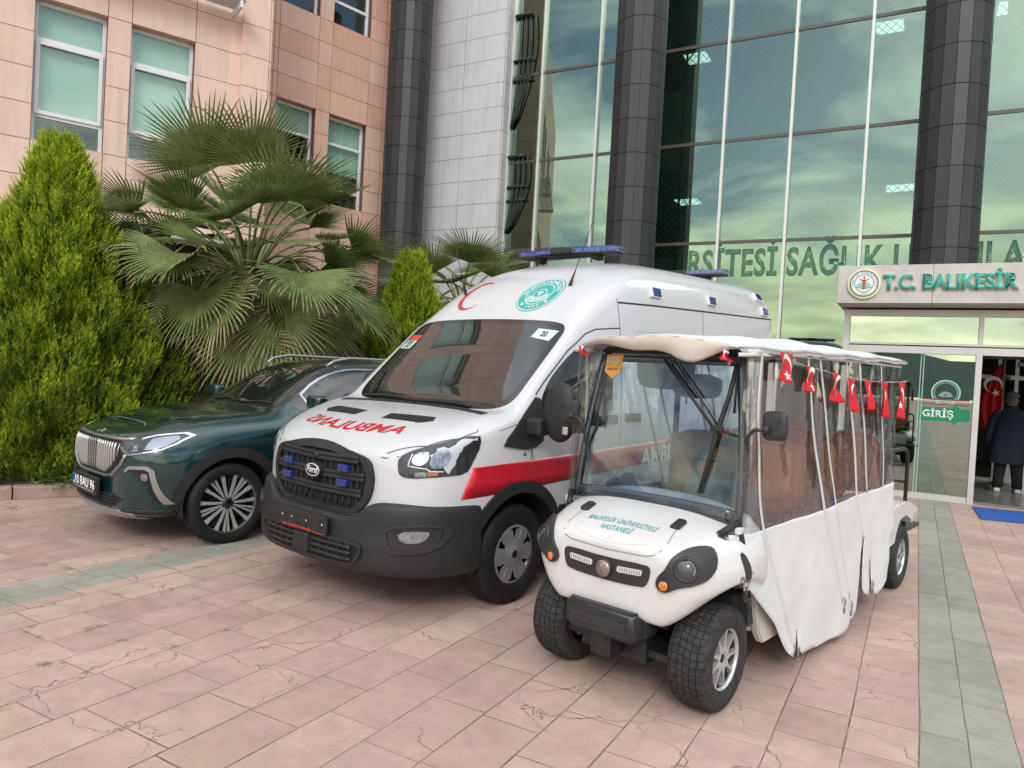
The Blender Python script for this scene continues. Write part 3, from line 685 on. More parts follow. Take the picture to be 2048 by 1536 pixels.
def pane(a, b, y, z0, z1, par=ep, nm='glass_pane'):
    bm = B(); box2(bm, (a, y, z0), (b, y + 0.01, z1)); return obj(nm, bm, EG, par)
bm.free()
dl = pane(-1.028, 0.045, FY + 0.03, 0.087, 2.272)
dr = pane(0.02, 0.742, FY + 0.045, 0.087, 2.272, nm='sliding_door')
bm = B(); 
for x in (0.012, 0.052): box2(bm, (x, FY + 0.02, 0.087), (x + 0.014, FY + 0.072, 2.272))
obj('door_edge', bm, mat('glass_edge', (0.30, 0.48, 0.42), 0.25), dr)
pane(-1.028, 0.753, FY + 0.03, 2.442, 2.86); pane(0.822, 2.95, FY + 0.03, 2.442, 2.86); pane(2.38, 2.95, FY + 0.03, 0.09, 2.27)
# porch side and roof
bm = B(); box2(bm, (-1.10, FY + 0.091, 0.085), (-1.09, GY - 0.08, 2.86)); obj('side_glass', bm, EG, ep)
bm = B(); box2(bm, (-1.12, FY + 0.09, 0), (-1.07, GY - 0.078, 0.084)); box2(bm, (-1.12, FY + 0.09, 2.861), (3.03, GY - 0.078, 2.96)); obj('side_rail', bm, FR, ep)
# lobby: floor, dark walls, inner frames
bm = B(); box2(bm, (-1.02, FY + 0.10, 0.005), (5.5, GY + 6.4, 0.03)); struct(obj('lobby_floor', bm, mat('grey_floor_tile', (0.21, 0.19, 0.18), 0.25, var=0.15, vscale=1.2)))
bm = B()
box2(bm, (0.3, GY + 1.6, 0.0), (0.36, GY + 1.66, 2.7)); box2(bm, (1.32, GY + 1.6, 0.0), (1.38, GY + 1.66, 2.7)); box2(bm, (1.60, GY + 1.6, 0.0), (1.66, GY + 1.66, 2.7)); box2(bm, (2.6, GY + 1.6, 0), (2.66, GY + 1.66, 2.7))
box2(bm, (0.36, GY + 1.605, 2.0), (2.6, GY + 1.655, 2.08)); box2(bm, (0.36, GY + 1.605, 0.0), (1.32, GY + 1.655, 0.09)); box2(bm, (1.38, GY + 1.608, 0.0), (1.6, GY + 1.652, 0.5))
fixn(bm); obj('inner_frame', bm, FR, ep)
bm = B(); box2(bm, (-8.9, GY + 1.7, 0.0), (0.28, GY + 1.8, 2.74)); box2(bm, (2.7, GY + 1.7, 0.0), (6.0, GY + 1.8, 2.74)); obj('lobby_wall', bm, mat('lobby_dark', (0.07, 0.075, 0.075), 0.7, var=0.3, vscale=0.8), ep)
bm = B(); box2(bm, (1.30, FY + 0.12, 2.13), (1.48, FY + 0.24, 2.20), 0.01); box2(bm, (1.34, GY + 1.5, 1.98), (1.52, GY + 1.58, 2.06), 0.01); obj('door_sensor', bm, mat('black_plastic', (0.02, 0.02, 0.02), 0.45), ep)
# decals on the sliding door
TEAL = mat('teal_letter', (0.045, 0.36, 0.31), 0.35, var=0.06); GREENS = mat('green_sticker', (0.0, 0.22, 0.10), 0.45); WHITES = mat('white_sticker', (0.80, 0.80, 0.80), 0.5)
DY = FY + 0.040
def flat(bm, y, dx, dz, th=0.002):
    """2D (x,y) sheet stood up on the plane Y=y facing -Y"""
    for v in bm.verts: v.co = Vector((v.co.x + dx, y, v.co.y + dz))
    r = bmesh.ops.extrude_face_region(bm, geom=bm.faces[:])
    for g in r['geom']:
        if isinstance(g, bmesh.types.BMVert): g.co.y -= th
    fixn(bm); return bm
gz0 = 1.345
sg = flat(poly_bm([(0.055, 0.105), (0.49, 0.105), (0.50, 0.15), (0.60, 0.095), (0.715, 0.095), (0.715, -0.10), (0.58, -0.10), (0.49, -0.165), (0.485, -0.115), (0.055, -0.115)]), DY, 0.0, gz0, 0.003)
gs = tag(obj('direction_sticker', sg, GREENS), 'green entrance sticker with white GİRİŞ and an arrow shape on the sliding door', 'sign')
obj('lettering', flat(text_bm('GİRİŞ', 0.150, 0.0035, spacing=1.0), DY - 0.0035, 0.29, gz0 - 0.005, 0.002), WHITES, gs)
def ring(bm, cx_, cy_, r0, r1, seg=48, a0=0, a1=2 * math.pi):
    n = seg; A = []; Bv = []; full = abs(a1 - a0 - 2 * math.pi) < 1e-3
    for k in range(n + (0 if full else 1)):
        a = a0 + (a1 - a0) * k / n; A.append(bm.verts.new((cx_ + r0 * math.cos(a), cy_ + r0 * math.sin(a), 0))); Bv.append(bm.verts.new((cx_ + r1 * math.cos(a), cy_ + r1 * math.sin(a), 0)))
    m = len(A)
    for k in range(m if full else m - 1): bm.faces.new((A[k], Bv[k], Bv[(k + 1) % m], A[(k + 1) % m]))
def disc(bm, cx_, cy_, r, seg=40, rx=None):
    bm.faces.new([bm.verts.new((cx_ + (rx or r) * math.cos(2 * math.pi * k / seg), cy_ + r * math.sin(2 * math.pi * k / seg), 0)) for k in range(seg)])
def add2(bm, src, fn=None):
    me = bpy.data.meshes.new('x'); 
    if fn:
        for v in src.verts: v.co = fn(v.co)
    src.to_mesh(me); src.free(); bm.from_mesh(me); bpy.data.meshes.remove(me)
def arc_text(s, r, size, a0, a1, inward=False, bold=0.004):
    """letters set along an arc (angles in degrees, clockwise from a0 to a1)"""
    bm = B(); n = len(s)
    for i, ch in enumerate(s):
        if ch == ' ': continue
        a = R(a0 + (a1 - a0) * (i + 0.5) / n); t = text_bm(ch, size, bold)
        rot = a - math.pi / 2 if not inward else a + math.pi / 2; c_, s_ = math.cos(rot), math.sin(rot)
        add2(bm, t, lambda v: Vector((v.x * c_ - v.y * s_ + r * math.cos(a), v.x * s_ + v.y * c_ + r * math.sin(a), 0)))
    return bm
def emblem(r):
    """health emblem: returns dict of flat bmeshes"""
    o = {}
    b = B(); disc(b, 0, 0, r); o['white'] = b
    b = B(); ring(b, 0, 0, r * 0.90, r * 0.98); ring(b, 0, 0, r * 0.62, r * 0.66); 
    add2(b, arc_text('TÜRKİYE CUMHURİYETİ', r * 0.78, r * 0.19, 200, -20, False, 0.0)); add2(b, arc_text('1992', r * 0.78, r * 0.2, 250, 290, True, 0.0)); o['navy'] = b
    b = B()
    for sx in (-1, 1):
        for k in range(5):
            a = R(20 + k * 24); b.faces.new([b.verts.new((sx * x_, y_, 0)) for x_, y_ in ((0.03 * r, -0.42 * r), (r * 0.46 * math.cos(a) + 0.05 * r, -0.40 * r + r * 0.50 * math.sin(a)), (r * 0.56 * math.cos(a - .14) + 0.05 * r, -0.42 * r + r * 0.52 * math.sin(a - .14)))])
    o['teal'] = b
    b = B(); b.faces.new([b.verts.new(p) for p in ((-0.03 * r, -0.45 * r, 0), (0.03 * r, -0.45 * r, 0), (0.03 * r, 0.4 * r, 0), (-0.03 * r, 0.4 * r, 0))]); disc(b, 0, 0.44 * r, 0.07 * r, 16)
    for sx in (-1, 1): b.faces.new([b.verts.new((sx * x_ * r, y_ * r, 0)) for x_, y_ in ((0.04, 0.22), (0.34, 0.38), (0.30, 0.28), (0.22, 0.24), (0.04, 0.12))])
    add2(b, strip2([(0.12 * r * math.sin(t * 0.5), -0.40 * r + t * 0.045 * r) for t in range(16)], 0.045 * r)); add2(b, strip2([(-0.12 * r * math.sin(t * 0.5), -0.40 * r + t * 0.045 * r) for t in range(16)], 0.045 * r))
    o['red'] = b
    return o
REDM = mat('emblem_red', (0.55, 0.05, 0.03), 0.5); NAVY = mat('emblem_navy', (0.03, 0.10, 0.12), 0.5); MINT = mat('mint', (0.30, 0.55, 0.48), 0.5)
st_ = B(); ring(st_, 0, 0, 0.175, 0.20); ring(st_, 0, 0, 0.150, 0.158); add2(st_, emblem(0.17)['teal'])
tag(obj('round_sticker', flat(st_, DY, 0.38, 1.68, 0.002), MINT), 'round pale mint emblem sticker above the green entrance sticker on the door', 'sticker')
# red and mint safety stripes across the glass
b = B(); b.faces.new([b.verts.new(p) for p in ((-0.95, 0.0, 0), (0.70, 0.0, 0), (0.70, 0.022, 0), (-0.95, 0.022, 0))]); b.faces.new([b.verts.new(p) for p in ((-0.95, -0.075, 0), (0.70, -0.075, 0), (0.70, -0.055, 0), (-0.95, -0.055, 0))])
obj('safety_stripe', flat(b, DY - 0.002, 0, 1.56, 0.001), mat('dark_red_stripe', (0.25, 0.03, 0.03), 0.5), ep)
# fascia sign
fb = thing('fascia_sign', 'pale metal fascia box over the entrance with teal raised letters and round emblem', 'sign', (0, 12.4, 2.99)); fb.location = (0, 0, 0)
SF = 12.42
bm = B(); box2(bm, (-1.19, SF, 2.995), (0.10, GY - 0.9, 3.575), 0.006); box2(bm, (0.104, SF, 2.995), (1.55, GY - 0.9, 3.575), 0.006); box2(bm, (1.554, SF, 2.995), (4.2, GY - 0.9, 3.575), 0.006)
obj('fascia_box', bm, mat('fascia_metal', (0.50, 0.475, 0.465), 0.42, var=0.10, vscale=3, dirt=(0.30, 0.26, 0.24), ds=5, da=0.5), fb)
CREAM = mat('cream_letter_side', (0.72, 0.68, 0.42), 0.5)
def raised(s, size, x, z, th, bold):
    t = text_bm(s, size, bold, align='LEFT'); back = text_bm(s, size, bold + 0.0055, align='LEFT')
    for q in (t, back):
        for v in q.verts: v.co.x *= 0.83
    obj('letter_backing', flat(back, SF - 0.002, x, z, th), CREAM, fb)
    return obj('lettering', flat(t, SF - 0.002 - th, x, z, 0.006), TEAL, fb)
raised('T.C. BALIKESİR', 0.305, -0.55, 3.30, 0.035, 0.013)
raised('ÜNİVERSİTESİ', 0.305, 1.45, 3.30, 0.035, 0.013)
E_ = emblem(0.205)
bm = B(); disc(bm, 0, 0, 0.232); obj('emblem_rim', flat(bm, SF - 0.002, -0.815, 3.29, 0.045), CREAM, fb)
em = obj('emblem', flat(E_['white'], SF - 0.047, -0.815, 3.29, 0.012), mat('emblem_white', (0.72, 0.76, 0.74), 0.4), fb)
for k, mm_, of in (('navy', NAVY, .0125), ('teal', TEAL, .013), ('red', REDM, .016)): obj('emblem_mark', flat(E_[k], SF - 0.047 - of, -0.815, 3.29, 0.002), mm_, em)
bm = B(); tube(bm, [(1.20, SF + 0.1, 3.575), (1.20, SF + 0.1, 3.66)], 0.012, 8); box(bm, (1.20, SF + 0.08, 3.69), (0.045, 0.09, 0.05), None, 0.008)
tag(obj('security_camera', bm, mat('cam_white', (0.6, 0.6, 0.58), 0.4)), 'tiny camera on a short post on top of the fascia sign', 'camera')
# reflected lettering imitated: tinted letters on the glass, pale band behind it
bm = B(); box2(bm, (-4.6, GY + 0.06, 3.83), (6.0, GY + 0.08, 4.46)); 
lb = tag(obj('mirrored_letter_band', bm, mat('band_pale', (0.40, 0.50, 0.45), 0.7, var=0.1)), 'pale band and tinted capital letters standing in for a reflection in the glass above the entrance', 'sign')
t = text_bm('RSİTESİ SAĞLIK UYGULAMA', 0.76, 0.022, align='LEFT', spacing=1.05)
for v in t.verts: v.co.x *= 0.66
obj('lettering', flat(t, GY - 0.004, -4.40, 4.07, 0.003), glass_mat('mirrored_letter_tint', (0.76, 0.85, 0.83), (0.12, 0.17, 0.16), 0.10, 0.5), lb)
# door mat
bm = B(); prism(bm, [(0.80, 12.72, 0.006), (0.84, 11.60, 0.006), (2.9, 12.05, 0.006), (2.9, 13.0, 0.006)], (0, 0, 1), 0.014); fixn(bm)
tag(obj('door_mat', bm, mat('blue_mat', (0.02, 0.10, 0.40), 0.9, var=0.2, vscale=30, bump=0.5, bscale=200)), 'bright blue door mat lying in front of the open doorway', 'mat')

# ---------------------------------------------------------------- flag standing inside the lobby
REDF = mat('flag_red', (0.55, 0.008, 0.015), 0.75, var=0.08, vscale=12)
def crescent_star(s):
    """flat white crescent and five-pointed star, width about s*1.5, centred near 0"""
    b = B(); n = 28; o = []; 
    for k in range(n + 1):
        a = R(38 + (322 - 38) * k / n); o.append((s * 0.5 * math.cos(a), s * 0.5 * math.sin(a)))
    i_ = []
    for k in range(n + 1):
        a = R(50 + (310 - 50) * k / n); i_.append((s * 0.125 + s * 0.4 * math.cos(a), s * 0.4 * math.sin(a)))
    A = [b.verts.new((*p, 0)) for p in o]; C = [b.verts.new((*p, 0)) for p in i_]
    for k in range(n): b.faces.new((A[k], A[k + 1], C[k + 1], C[k]))
    pts = []
    for k in range(10):
        a = R(180 + 36 * k); rr = s * 0.26 if k % 2 == 0 else s * 0.10; pts.append((s * 0.56 + rr * math.cos(a), rr * math.sin(a)))
    c = b.verts.new((s * 0.56, 0, 0)); P = [b.verts.new((*p, 0)) for p in pts]
    for k in range(10): b.faces.new((c, P[k], P[(k + 1) % 10]))
    return b
fl = thing('standing_flag', 'red flag with white crescent and star hanging on a pole inside the doorway', 'flag', (1.33, 16.3, 0.03))
bm = B(); tube(bm, [(0.06, 0.0, 0), (0.06, 0.0, 2.35)], 0.014, 8); lathe(bm, [(0, -0.0), (0.13, 0.0), (0.13, 0.02), (0.02, 0.05), (0, 0.05)], 20, Matrix.Translation((0.06, 0, 0)) @ Matrix.Rotation(R(-90), 4, 'Y')); obj('pole', bm, mat('pole_chrome', (0.5, 0.45, 0.3), 0.3, metal=0.8), fl)
bm = B(); nx_, nz_ = 12, 26; g = []
def fprof(v): return 0.05 + 0.33 * math.sin(math.pi * min(1, v * 0.75 + 0.05)) ** 1.2 * (1 if v < 0.8 else 1 - (v - 0.8) * 3.2)
for j in range(nz_ + 1):
    v = j / nz_; zt = 2.28 - 1.42 * v; wd = fprof(v)
    g.append([bm.verts.new((0.05 - wd * (i / nx_), -0.02 - 0.035 * math.sin(i * 1.4 + v * 2), zt - 0.06 * (i / nx_))) for i in range(nx_ + 1)])
for j in range(nz_):
    for i in range(nx_): bm.faces.new((g[j][i], g[j][i + 1], g[j + 1][i + 1], g[j + 1][i]))
fc = obj('cloth', bm, REDF, fl, smooth=True); md = fc.modifiers.new('s', 'SOLIDIFY'); md.thickness = 0.003
cs_ = crescent_star(0.30); bmesh.ops.rotate(cs_, verts=cs_.verts, cent=(0, 0, 0), matrix=Matrix.Rotation(R(-72), 3, 'Z')); obj('emblem', flat(cs_, -0.062, -0.11, 1.86, 0.002), WHITES, fl)

# ---------------------------------------------------------------- person seen from behind in the lobby
def skin_body(name, verts, edges, radii, m, parent, lv=2, root=0):
    me = bpy.data.meshes.new(name); me.from_pydata(verts, edges, []); o = link(bpy.data.objects.new(name, me), parent)
    o.modifiers.new('k', 'SKIN'); me.skin_vertices[0].data[root].use_root = True
    for i, r in enumerate(radii): me.skin_vertices[0].data[i].radius = r if isinstance(r, tuple) else (r, r)
    me.materials.append(m); return subsurf(o, lv)
pr = thing('person', 'person seen from behind in a navy coat, grey cap and white shoes in the doorway', 'person', (1.42, 15.0, 0.03), R(2))
COAT = mat('navy_coat', (0.012, 0.016, 0.035), 0.85, var=0.3, vscale=20, bump=0.2); SKIN = mat('skin', (0.42, 0.24, 0.17), 0.55); TROU = mat('dark_trousers', (0.010, 0.011, 0.017), 0.9)
v = [(0, 0, .95), (0, 0, 1.15), (0, .01, 1.33), (0, 0.02, 1.43), (0, .03, 1.50), (0, .04, 1.60), (0, .04, 1.68),
     (-.19, 0, 1.37), (-.26, .01, 1.10), (-.27, .08, .88), (-.265, .11, .79), (.19, 0, 1.37), (.26, .01, 1.10), (.27, .08, .88), (.265, .11, .79),
     (-.10, 0, .90), (-.11, .01, .50), (-.125, -.02, .10), (-.13, .10, .05), (.10, 0, .90), (.115, .01, .50), (.14, -.02, .10), (.15, .10, .05)]
e = [(0, 1), (1, 2), (2, 3), (3, 4), (4, 5), (5, 6), (2, 7), (7, 8), (8, 9), (9, 10), (2, 11), (11, 12), (12, 13), (13, 14), (0, 15), (15, 16), (16, 17), (17, 18), (0, 19), (19, 20), (20, 21), (21, 22)]
rd = [(.14, .10), (.13, .09), (.11, .07), .065, .06, (.085, .10), (.07, .08), .045, .04, .035, .03, .045, .04, .035, .03, .085, .065, .045, .035, .085, .065, .045, .035]
skin_body('body', v, e, rd, SKIN, pr)
def rings(nm, data, m, par, seg=24, amp=0.0):
    bm = B(); pr_ = None
    for cx_, cy_, z_, rx, ry in data:
        r = [bm.verts.new((cx_ + rx * (1 + amp * math.sin(k * 2.6 + z_ * 3)) * math.cos(2 * math.pi * k / seg), cy_ + ry * (1 + amp * math.cos(k * 1.7)) * math.sin(2 * math.pi * k / seg), z_)) for k in range(seg)]
        if pr_:
            for k in range(seg): bm.faces.new((pr_[k], pr_[(k + 1) % seg], r[(k + 1) % seg], r[k]))
        else: bm.faces.new(r[::-1])
        pr_ = r
    bm.faces.new(pr_); fixn(bm); return obj(nm, bm, m, par, smooth=True, sharp=60)
coat = rings('coat', [(0, 0, .50, .30, .19), (0, 0, .52, .305, .195), (0, 0, .72, .285, .18), (0, 0, .95, .25, .165), (0, 0, 1.15, .235, .155), (0, .01, 1.30, .235, .145), (0, .02, 1.385, .195, .12), (0, .03, 1.43, .11, .09), (0, .03, 1.50, .09, .085)], COAT, pr, amp=0.035)
for s in (-1, 1):
    bm = B(); tube(bm, [(s * .17, .01, 1.37), (s * .245, .01, 1.25), (s * .285, .02, 1.08), (s * .295, .09, .88), (s * .28, .12, .80)], [.085, .082, .075, .068, .062], 14); obj('sleeve', bm, COAT, coat)
    bm = B(); tube(bm, [(s * .105, 0, .60), (s * .12, .005, .40), (s * .135, -.01, .20), (s * .14, -.015, .09)], [.10, .088, .08, .078], 14); obj('trouser_leg', bm, TROU, pr)
    bm = B(); box(bm, (s * .15, .05, .04), (.10, .27, .08), None, 0.03); obj('shoe', bm, mat('white_shoe', (0.62, 0.60, 0.56), 0.6), pr)
bm = B(); bmesh.ops.create_uvsphere(bm, u_segments=20, v_segments=12, radius=1, matrix=Matrix.Translation((0, .04, 1.655)) @ Matrix.Diagonal((.105, .125, .085, 1)))
bmesh.ops.bisect_plane(bm, geom=bm.verts[:] + bm.edges[:] + bm.faces[:], plane_co=(0, 0, 1.62), plane_no=(0, 0, -1), clear_outer=True); obj('cap', bm, mat('grey_cap', (0.09, 0.09, 0.10), 0.9, bump=0.3), pr, smooth=True)
bm = B(); bmesh.ops.create_uvsphere(bm, u_segments=20, v_segments=12, radius=1, matrix=Matrix.Translation((0, .03, 1.575)) @ Matrix.Diagonal((.098, .11, .075, 1))); obj('hair', bm, mat('grey_hair', (0.13, 0.12, 0.115), 0.8, bump=0.5), pr, smooth=True)

# ================================================================ PLANTS
def leaf_mat(name, c1, c2, rough=0.6, trans=0.25):
    m = bpy.data.materials.new(name); m.use_nodes = True; t = m.node_tree; l = t.links.new; p = t.nodes['Principled BSDF']
    at = N(t, 'ShaderNodeAttribute', attribute_name='rnd'); r = N(t, 'ShaderNodeMix', data_type='RGBA'); r.inputs['A'].default_value = (*c1, 1); r.inputs['B'].default_value = (*c2, 1); l(at.outputs['Fac'], r.inputs['Factor'])
    l(r.outputs['Result'], p.inputs['Base Color']); p.inputs['Roughness'].default_value = rough; p.inputs['Specular IOR Level'].default_value = 0.3
    tr = N(t, 'ShaderNodeBsdfTranslucent'); l(r.outputs['Result'], tr.inputs[0]); mx = N(t, 'ShaderNodeMixShader', i={0: trans}); l(p.outputs[0], mx.inputs[1]); l(tr.outputs[0], mx.inputs[2]); l(mx.outputs[0], t.nodes['Material Output'].inputs[0])
    return m
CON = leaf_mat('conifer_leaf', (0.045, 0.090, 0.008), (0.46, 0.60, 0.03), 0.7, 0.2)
BARK = mat('bark', (0.09, 0.06, 0.04), 0.95, var=0.4, vscale=20, bump=0.8, bscale=30)
def conifer(name, label, loc, prof, H, nspr, seed, size=0.20):
    """prof(h) gives the crown radius at relative height h; crown of flat upright sprays"""
    rg = random.Random(seed); t = thing(name, label, 'conifer', loc)
    bm = B(); tube(bm, [(0, 0, 0), (0.02, 0, H * 0.5), (0, 0, H * 0.95)], [0.10, 0.05, 0.01], 8)
    for k in range(40):
        z_ = H * (0.05 + 0.85 * k / 40); a = k * 2.4; r = prof(z_ / H) * 0.8; tube(bm, [(0, 0, z_), (r * .5 * math.cos(a), r * .5 * math.sin(a), z_ + .03), (r * math.cos(a), r * math.sin(a), z_ + r * 0.35)], [0.02, 0.012, 0.004], 5, cap=False)
    obj('trunk', bm, BARK, t)
    vs, fs, rn = [], [], []
    # vertical plumes: each plume is a pointed cluster of many little upright scales of foliage
    lumps = [(rg.uniform(0, 6.283), rg.random(), rg.uniform(0.6, 1.0)) for _ in range(70)]
    for s in range(nspr):
        h = rg.random() ** 1.15 * 0.97; a = rg.uniform(0, 2 * math.pi); rr = prof(h)
        lump = 1 + 0.12 * math.sin(a * 5 + h * 19 + seed) + 0.13 * math.sin(a * 11 - h * 23) + 0.07 * math.sin(a * 19 + h * 47)
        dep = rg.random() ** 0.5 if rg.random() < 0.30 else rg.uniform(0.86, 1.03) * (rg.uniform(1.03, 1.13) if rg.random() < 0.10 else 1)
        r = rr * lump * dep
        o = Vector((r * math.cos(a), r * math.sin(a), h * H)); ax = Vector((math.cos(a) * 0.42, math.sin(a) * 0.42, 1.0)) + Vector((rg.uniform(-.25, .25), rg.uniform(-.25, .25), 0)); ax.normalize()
        L_ = size * rg.uniform(0.7, 1.6) * (1.25 if h > 0.85 else 1); tone = rg.uniform(-0.12, 0.14) + 0.22 * math.sin(a * 11 - h * 23) * math.sin(h * 37 + a * 4) + 0.25 * max(0, dep - 0.8) / 0.2 * (0.3 + 0.7 * h ** 0.5)  # outer sprays lighter; shade inside the crown put into the leaf tone
        out_ = Vector((math.cos(a), math.sin(a), 0)); side = Vector((-out_.y, out_.x, 0))
        nb = 11
        for k in range(nb):
            f = k / nb; base = o + ax * (L_ * f)
            wl = L_ * 0.36 * (1 - f * 0.72)
            for sg_ in (rg.choice((-1, 1)),):
                d = (ax * 0.85 + side * sg_ * rg.uniform(0.1, 0.7) + out_ * rg.uniform(-0.3, 0.65)).normalized(); n_ = d.cross(Vector((rg.uniform(-1, 1), rg.uniform(-1, 1), rg.uniform(-1, 1)))).normalized()
                w_ = wl * 0.13
                i = len(vs); vs += [base - n_ * w_ * .5, base + d * wl * 0.5 - n_ * w_, base + d * wl, base + d * wl * 0.5 + n_ * w_, base + n_ * w_ * .5]
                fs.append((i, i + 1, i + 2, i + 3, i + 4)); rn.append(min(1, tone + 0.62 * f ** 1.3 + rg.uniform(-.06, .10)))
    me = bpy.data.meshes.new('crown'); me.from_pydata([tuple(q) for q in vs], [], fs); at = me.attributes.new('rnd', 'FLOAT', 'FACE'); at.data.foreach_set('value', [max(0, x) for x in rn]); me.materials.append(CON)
    o = link(bpy.data.objects.new('crown', me), t)
    # leading tips standing above the crown
    bm = B()
    for (x_, y_, hh) in ((0, 0, H), (.16, -.08, H * .93), (-.2, .05, H * .91)):
        tube(bm, [(x_ * .6, y_ * .6, hh * .86), (x_, y_, hh * .98), (x_ * 1.1, y_, hh * 1.05)], [.012, .007, .003], 5)
    obj('leader', bm, mat('young_twig', (.16, .16, .05), .8), t)
    # dense dark inner mass of leaf clumps so the crown is not see-through
    return t
def cprof(Rm):
    return lambda h: Rm * ((0.80 + 1.1 * h) if h < 0.18 else max(0.015, 1 - ((h - 0.18) / 0.82) ** 1.12))
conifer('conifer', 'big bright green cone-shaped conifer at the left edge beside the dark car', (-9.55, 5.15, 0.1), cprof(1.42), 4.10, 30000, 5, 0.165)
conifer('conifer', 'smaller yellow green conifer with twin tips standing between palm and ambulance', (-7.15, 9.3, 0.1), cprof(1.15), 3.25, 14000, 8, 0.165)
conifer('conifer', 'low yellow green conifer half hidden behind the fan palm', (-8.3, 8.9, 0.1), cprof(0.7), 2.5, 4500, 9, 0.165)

PALM = leaf_mat('palm_leaf', (0.075, 0.125, 0.036), (0.31, 0.37, 0.13), 0.42, 0.28); DRY = leaf_mat('dry_leaf_tip', (0.26, 0.20, 0.11), (0.40, 0.33, 0.20), 0.8, 0.1); STALK = mat('palm_stalk', (0.16, 0.19, 0.06), 0.5, var=0.2)
def fan_palm(label, loc, H, leaves, seed, grp='fan palms in the planting bed'):
    rg = random.Random(seed); t = thing('fan_palm', label, 'palm', loc, group=grp)
    bm = B(); pts = [(0.03 * math.sin(k), 0.03 * math.cos(k * 1.3), H * k / 8) for k in range(9)]
    tube(bm, pts, [0.21, 0.19, 0.18, 0.18, 0.18, 0.19, 0.20, 0.19, 0.12], 14)
    for k in range(150):   # boots of old stalks
        a = k * 2.4; z_ = H * (0.12 + 0.86 * k / 150); r = 0.17; d = Vector((math.cos(a), math.sin(a), 0))
        s = d.cross(Vector((0, 0, 1))) * 0.035; p = Vector((r * d.x, r * d.y, z_)); q = p + d * 0.08 + Vector((0, 0, 0.16))
        bm.faces.new([bm.verts.new(x) for x in (p - s * 1.6, p + s * 1.6, q + s, q - s)])
    obj('trunk', bm, mat('palm_trunk', (0.10, 0.055, 0.04), 0.9, var=0.4, vscale=18, bump=0.8, bscale=30), t)
    for (az_, el, L_, R_, droop) in leaves:
        a = R(az_); hd = Vector((math.sin(a), math.cos(a), 0)); e0 = R(el)
        o = Vector((0.08 * hd.x, 0.08 * hd.y, H - 0.05 + rg.uniform(-.12, .08))); P = []
        for k in range(9):
            f = k / 8; ee = e0 - droop * f * f; P.append(o + (hd * math.cos(ee) + Vector((0, 0, 1)) * math.sin(ee)) * (L_ * f))
        bm = B(); tube(bm, P, [0.028 - 0.0015 * k for k in range(9)], 6, flat=0.012); stalk = obj('stalk', bm, STALK, t)
        tip = P[-1]; fw = (P[-1] - P[-2]).normalized(); sd = fw.cross(Vector((0, 0, 1))); sd = sd.normalized() if sd.length > 0.1 else Vector((1, 0, 0)); up_ = sd.cross(fw).normalized()
        roll = rg.uniform(-0.5, 0.5); sd, up_ = sd * math.cos(roll) + up_ * math.sin(roll), up_ * math.cos(roll) - sd * math.sin(roll)
        vs, fs, rn, mi = [], [], [], []; span = rg.uniform(82, 112); ns = 44; tone = rg.uniform(0.05, 0.6) + (0.25 if el < 15 else 0)
        for k in range(ns):
            th = R(-span + 2 * span * k / (ns - 1)); d0 = fw * math.cos(th) + sd * math.sin(th); sn = (sd * math.cos(th) - fw * math.sin(th))
            fold = up_ * 0.9
            ln = R_ * (0.84 + 0.22 * math.cos(th)) * rg.uniform(0.86, 1.12); w0 = R_ * 0.023; cur = rg.uniform(0.25, 0.8) if rg.random() < 0.7 else rg.uniform(1.0, 2.4); prevs = None; p = tip.copy(); kk = 0.35 if el > 40 else 1.0; cur *= kk; d = (d0 + up_ * (0.10 + 0.18 * abs(math.sin(th))) * (0.6 + 0.4 * kk)).normalized(); nseg = 8
            wd = Vector((rg.uniform(-.3, .3), rg.uniform(-.3, .3), 0))
            for j in range(nseg + 1):
                f = j / nseg; w = w0 * (0.12 + 2.1 * f if f < 0.40 else 0.96 * (1 - (f - 0.40) / 0.60) ** 0.75) + 0.001
                zig = up_ * (0.35 * w)
                i = len(vs); vs += [p - sn * w - zig * 0, p + zig, p + sn * w]
                if prevs is not None:
                    fs += [(prevs, prevs + 1, i + 1, i), (prevs + 1, prevs + 2, i + 2, i + 1)]; c_ = tone + rg.uniform(-.22, .22); dr_ = f > 0.90 or (el < 20 and f > 0.72 and rg.random() < 0.45)
                    rn += [max(0, c_), max(0, c_ + 0.1)]; mi += [int(dr_)] * 2
                prevs = i; p = p + d * (ln / nseg)
                if f > 0.45: d = (d + Vector((0, 0, -1)) * cur * (0.09 + 0.34 * (f > 0.68)) + wd * 0.10).normalized()
        me = bpy.data.meshes.new('leaf_fan'); me.from_pydata([tuple(q) for q in vs], [], fs); at = me.attributes.new('rnd', 'FLOAT', 'FACE'); at.data.foreach_set('value', rn); me.materials.append(PALM); me.materials.append(DRY); me.polygons.foreach_set('material_index', mi)
        link(bpy.data.objects.new('leaf_fan', me), stalk)
    return t
rg = random.Random(4); lv = []
for k in range(120):
    az_ = (k * 137.5) % 360; f = k / 120
    lv.append((az_ + rg.uniform(-8, 8), 80 - 116 * f ** 0.9 + rg.uniform(-12, 12), rg.uniform(1.1, 1.75) * (1 - 0.22 * f), rg.uniform(0.74, 1.0), R(12 + 45 * f)))
fan_palm('large ragged fan palm with drooping dry-tipped fans behind the dark car', (-8.75, 7.45, 0.1), 2.75, lv, 11)
lv = [((k * 137.5) % 360, 78 - 85 * k / 22, 0.9, 0.85, R(20)) for k in range(22)]
fan_palm('smaller fan palm in front of the pale grey wall behind the ambulance', (-7.35, 11.1, 0.1), 2.7, lv, 12)
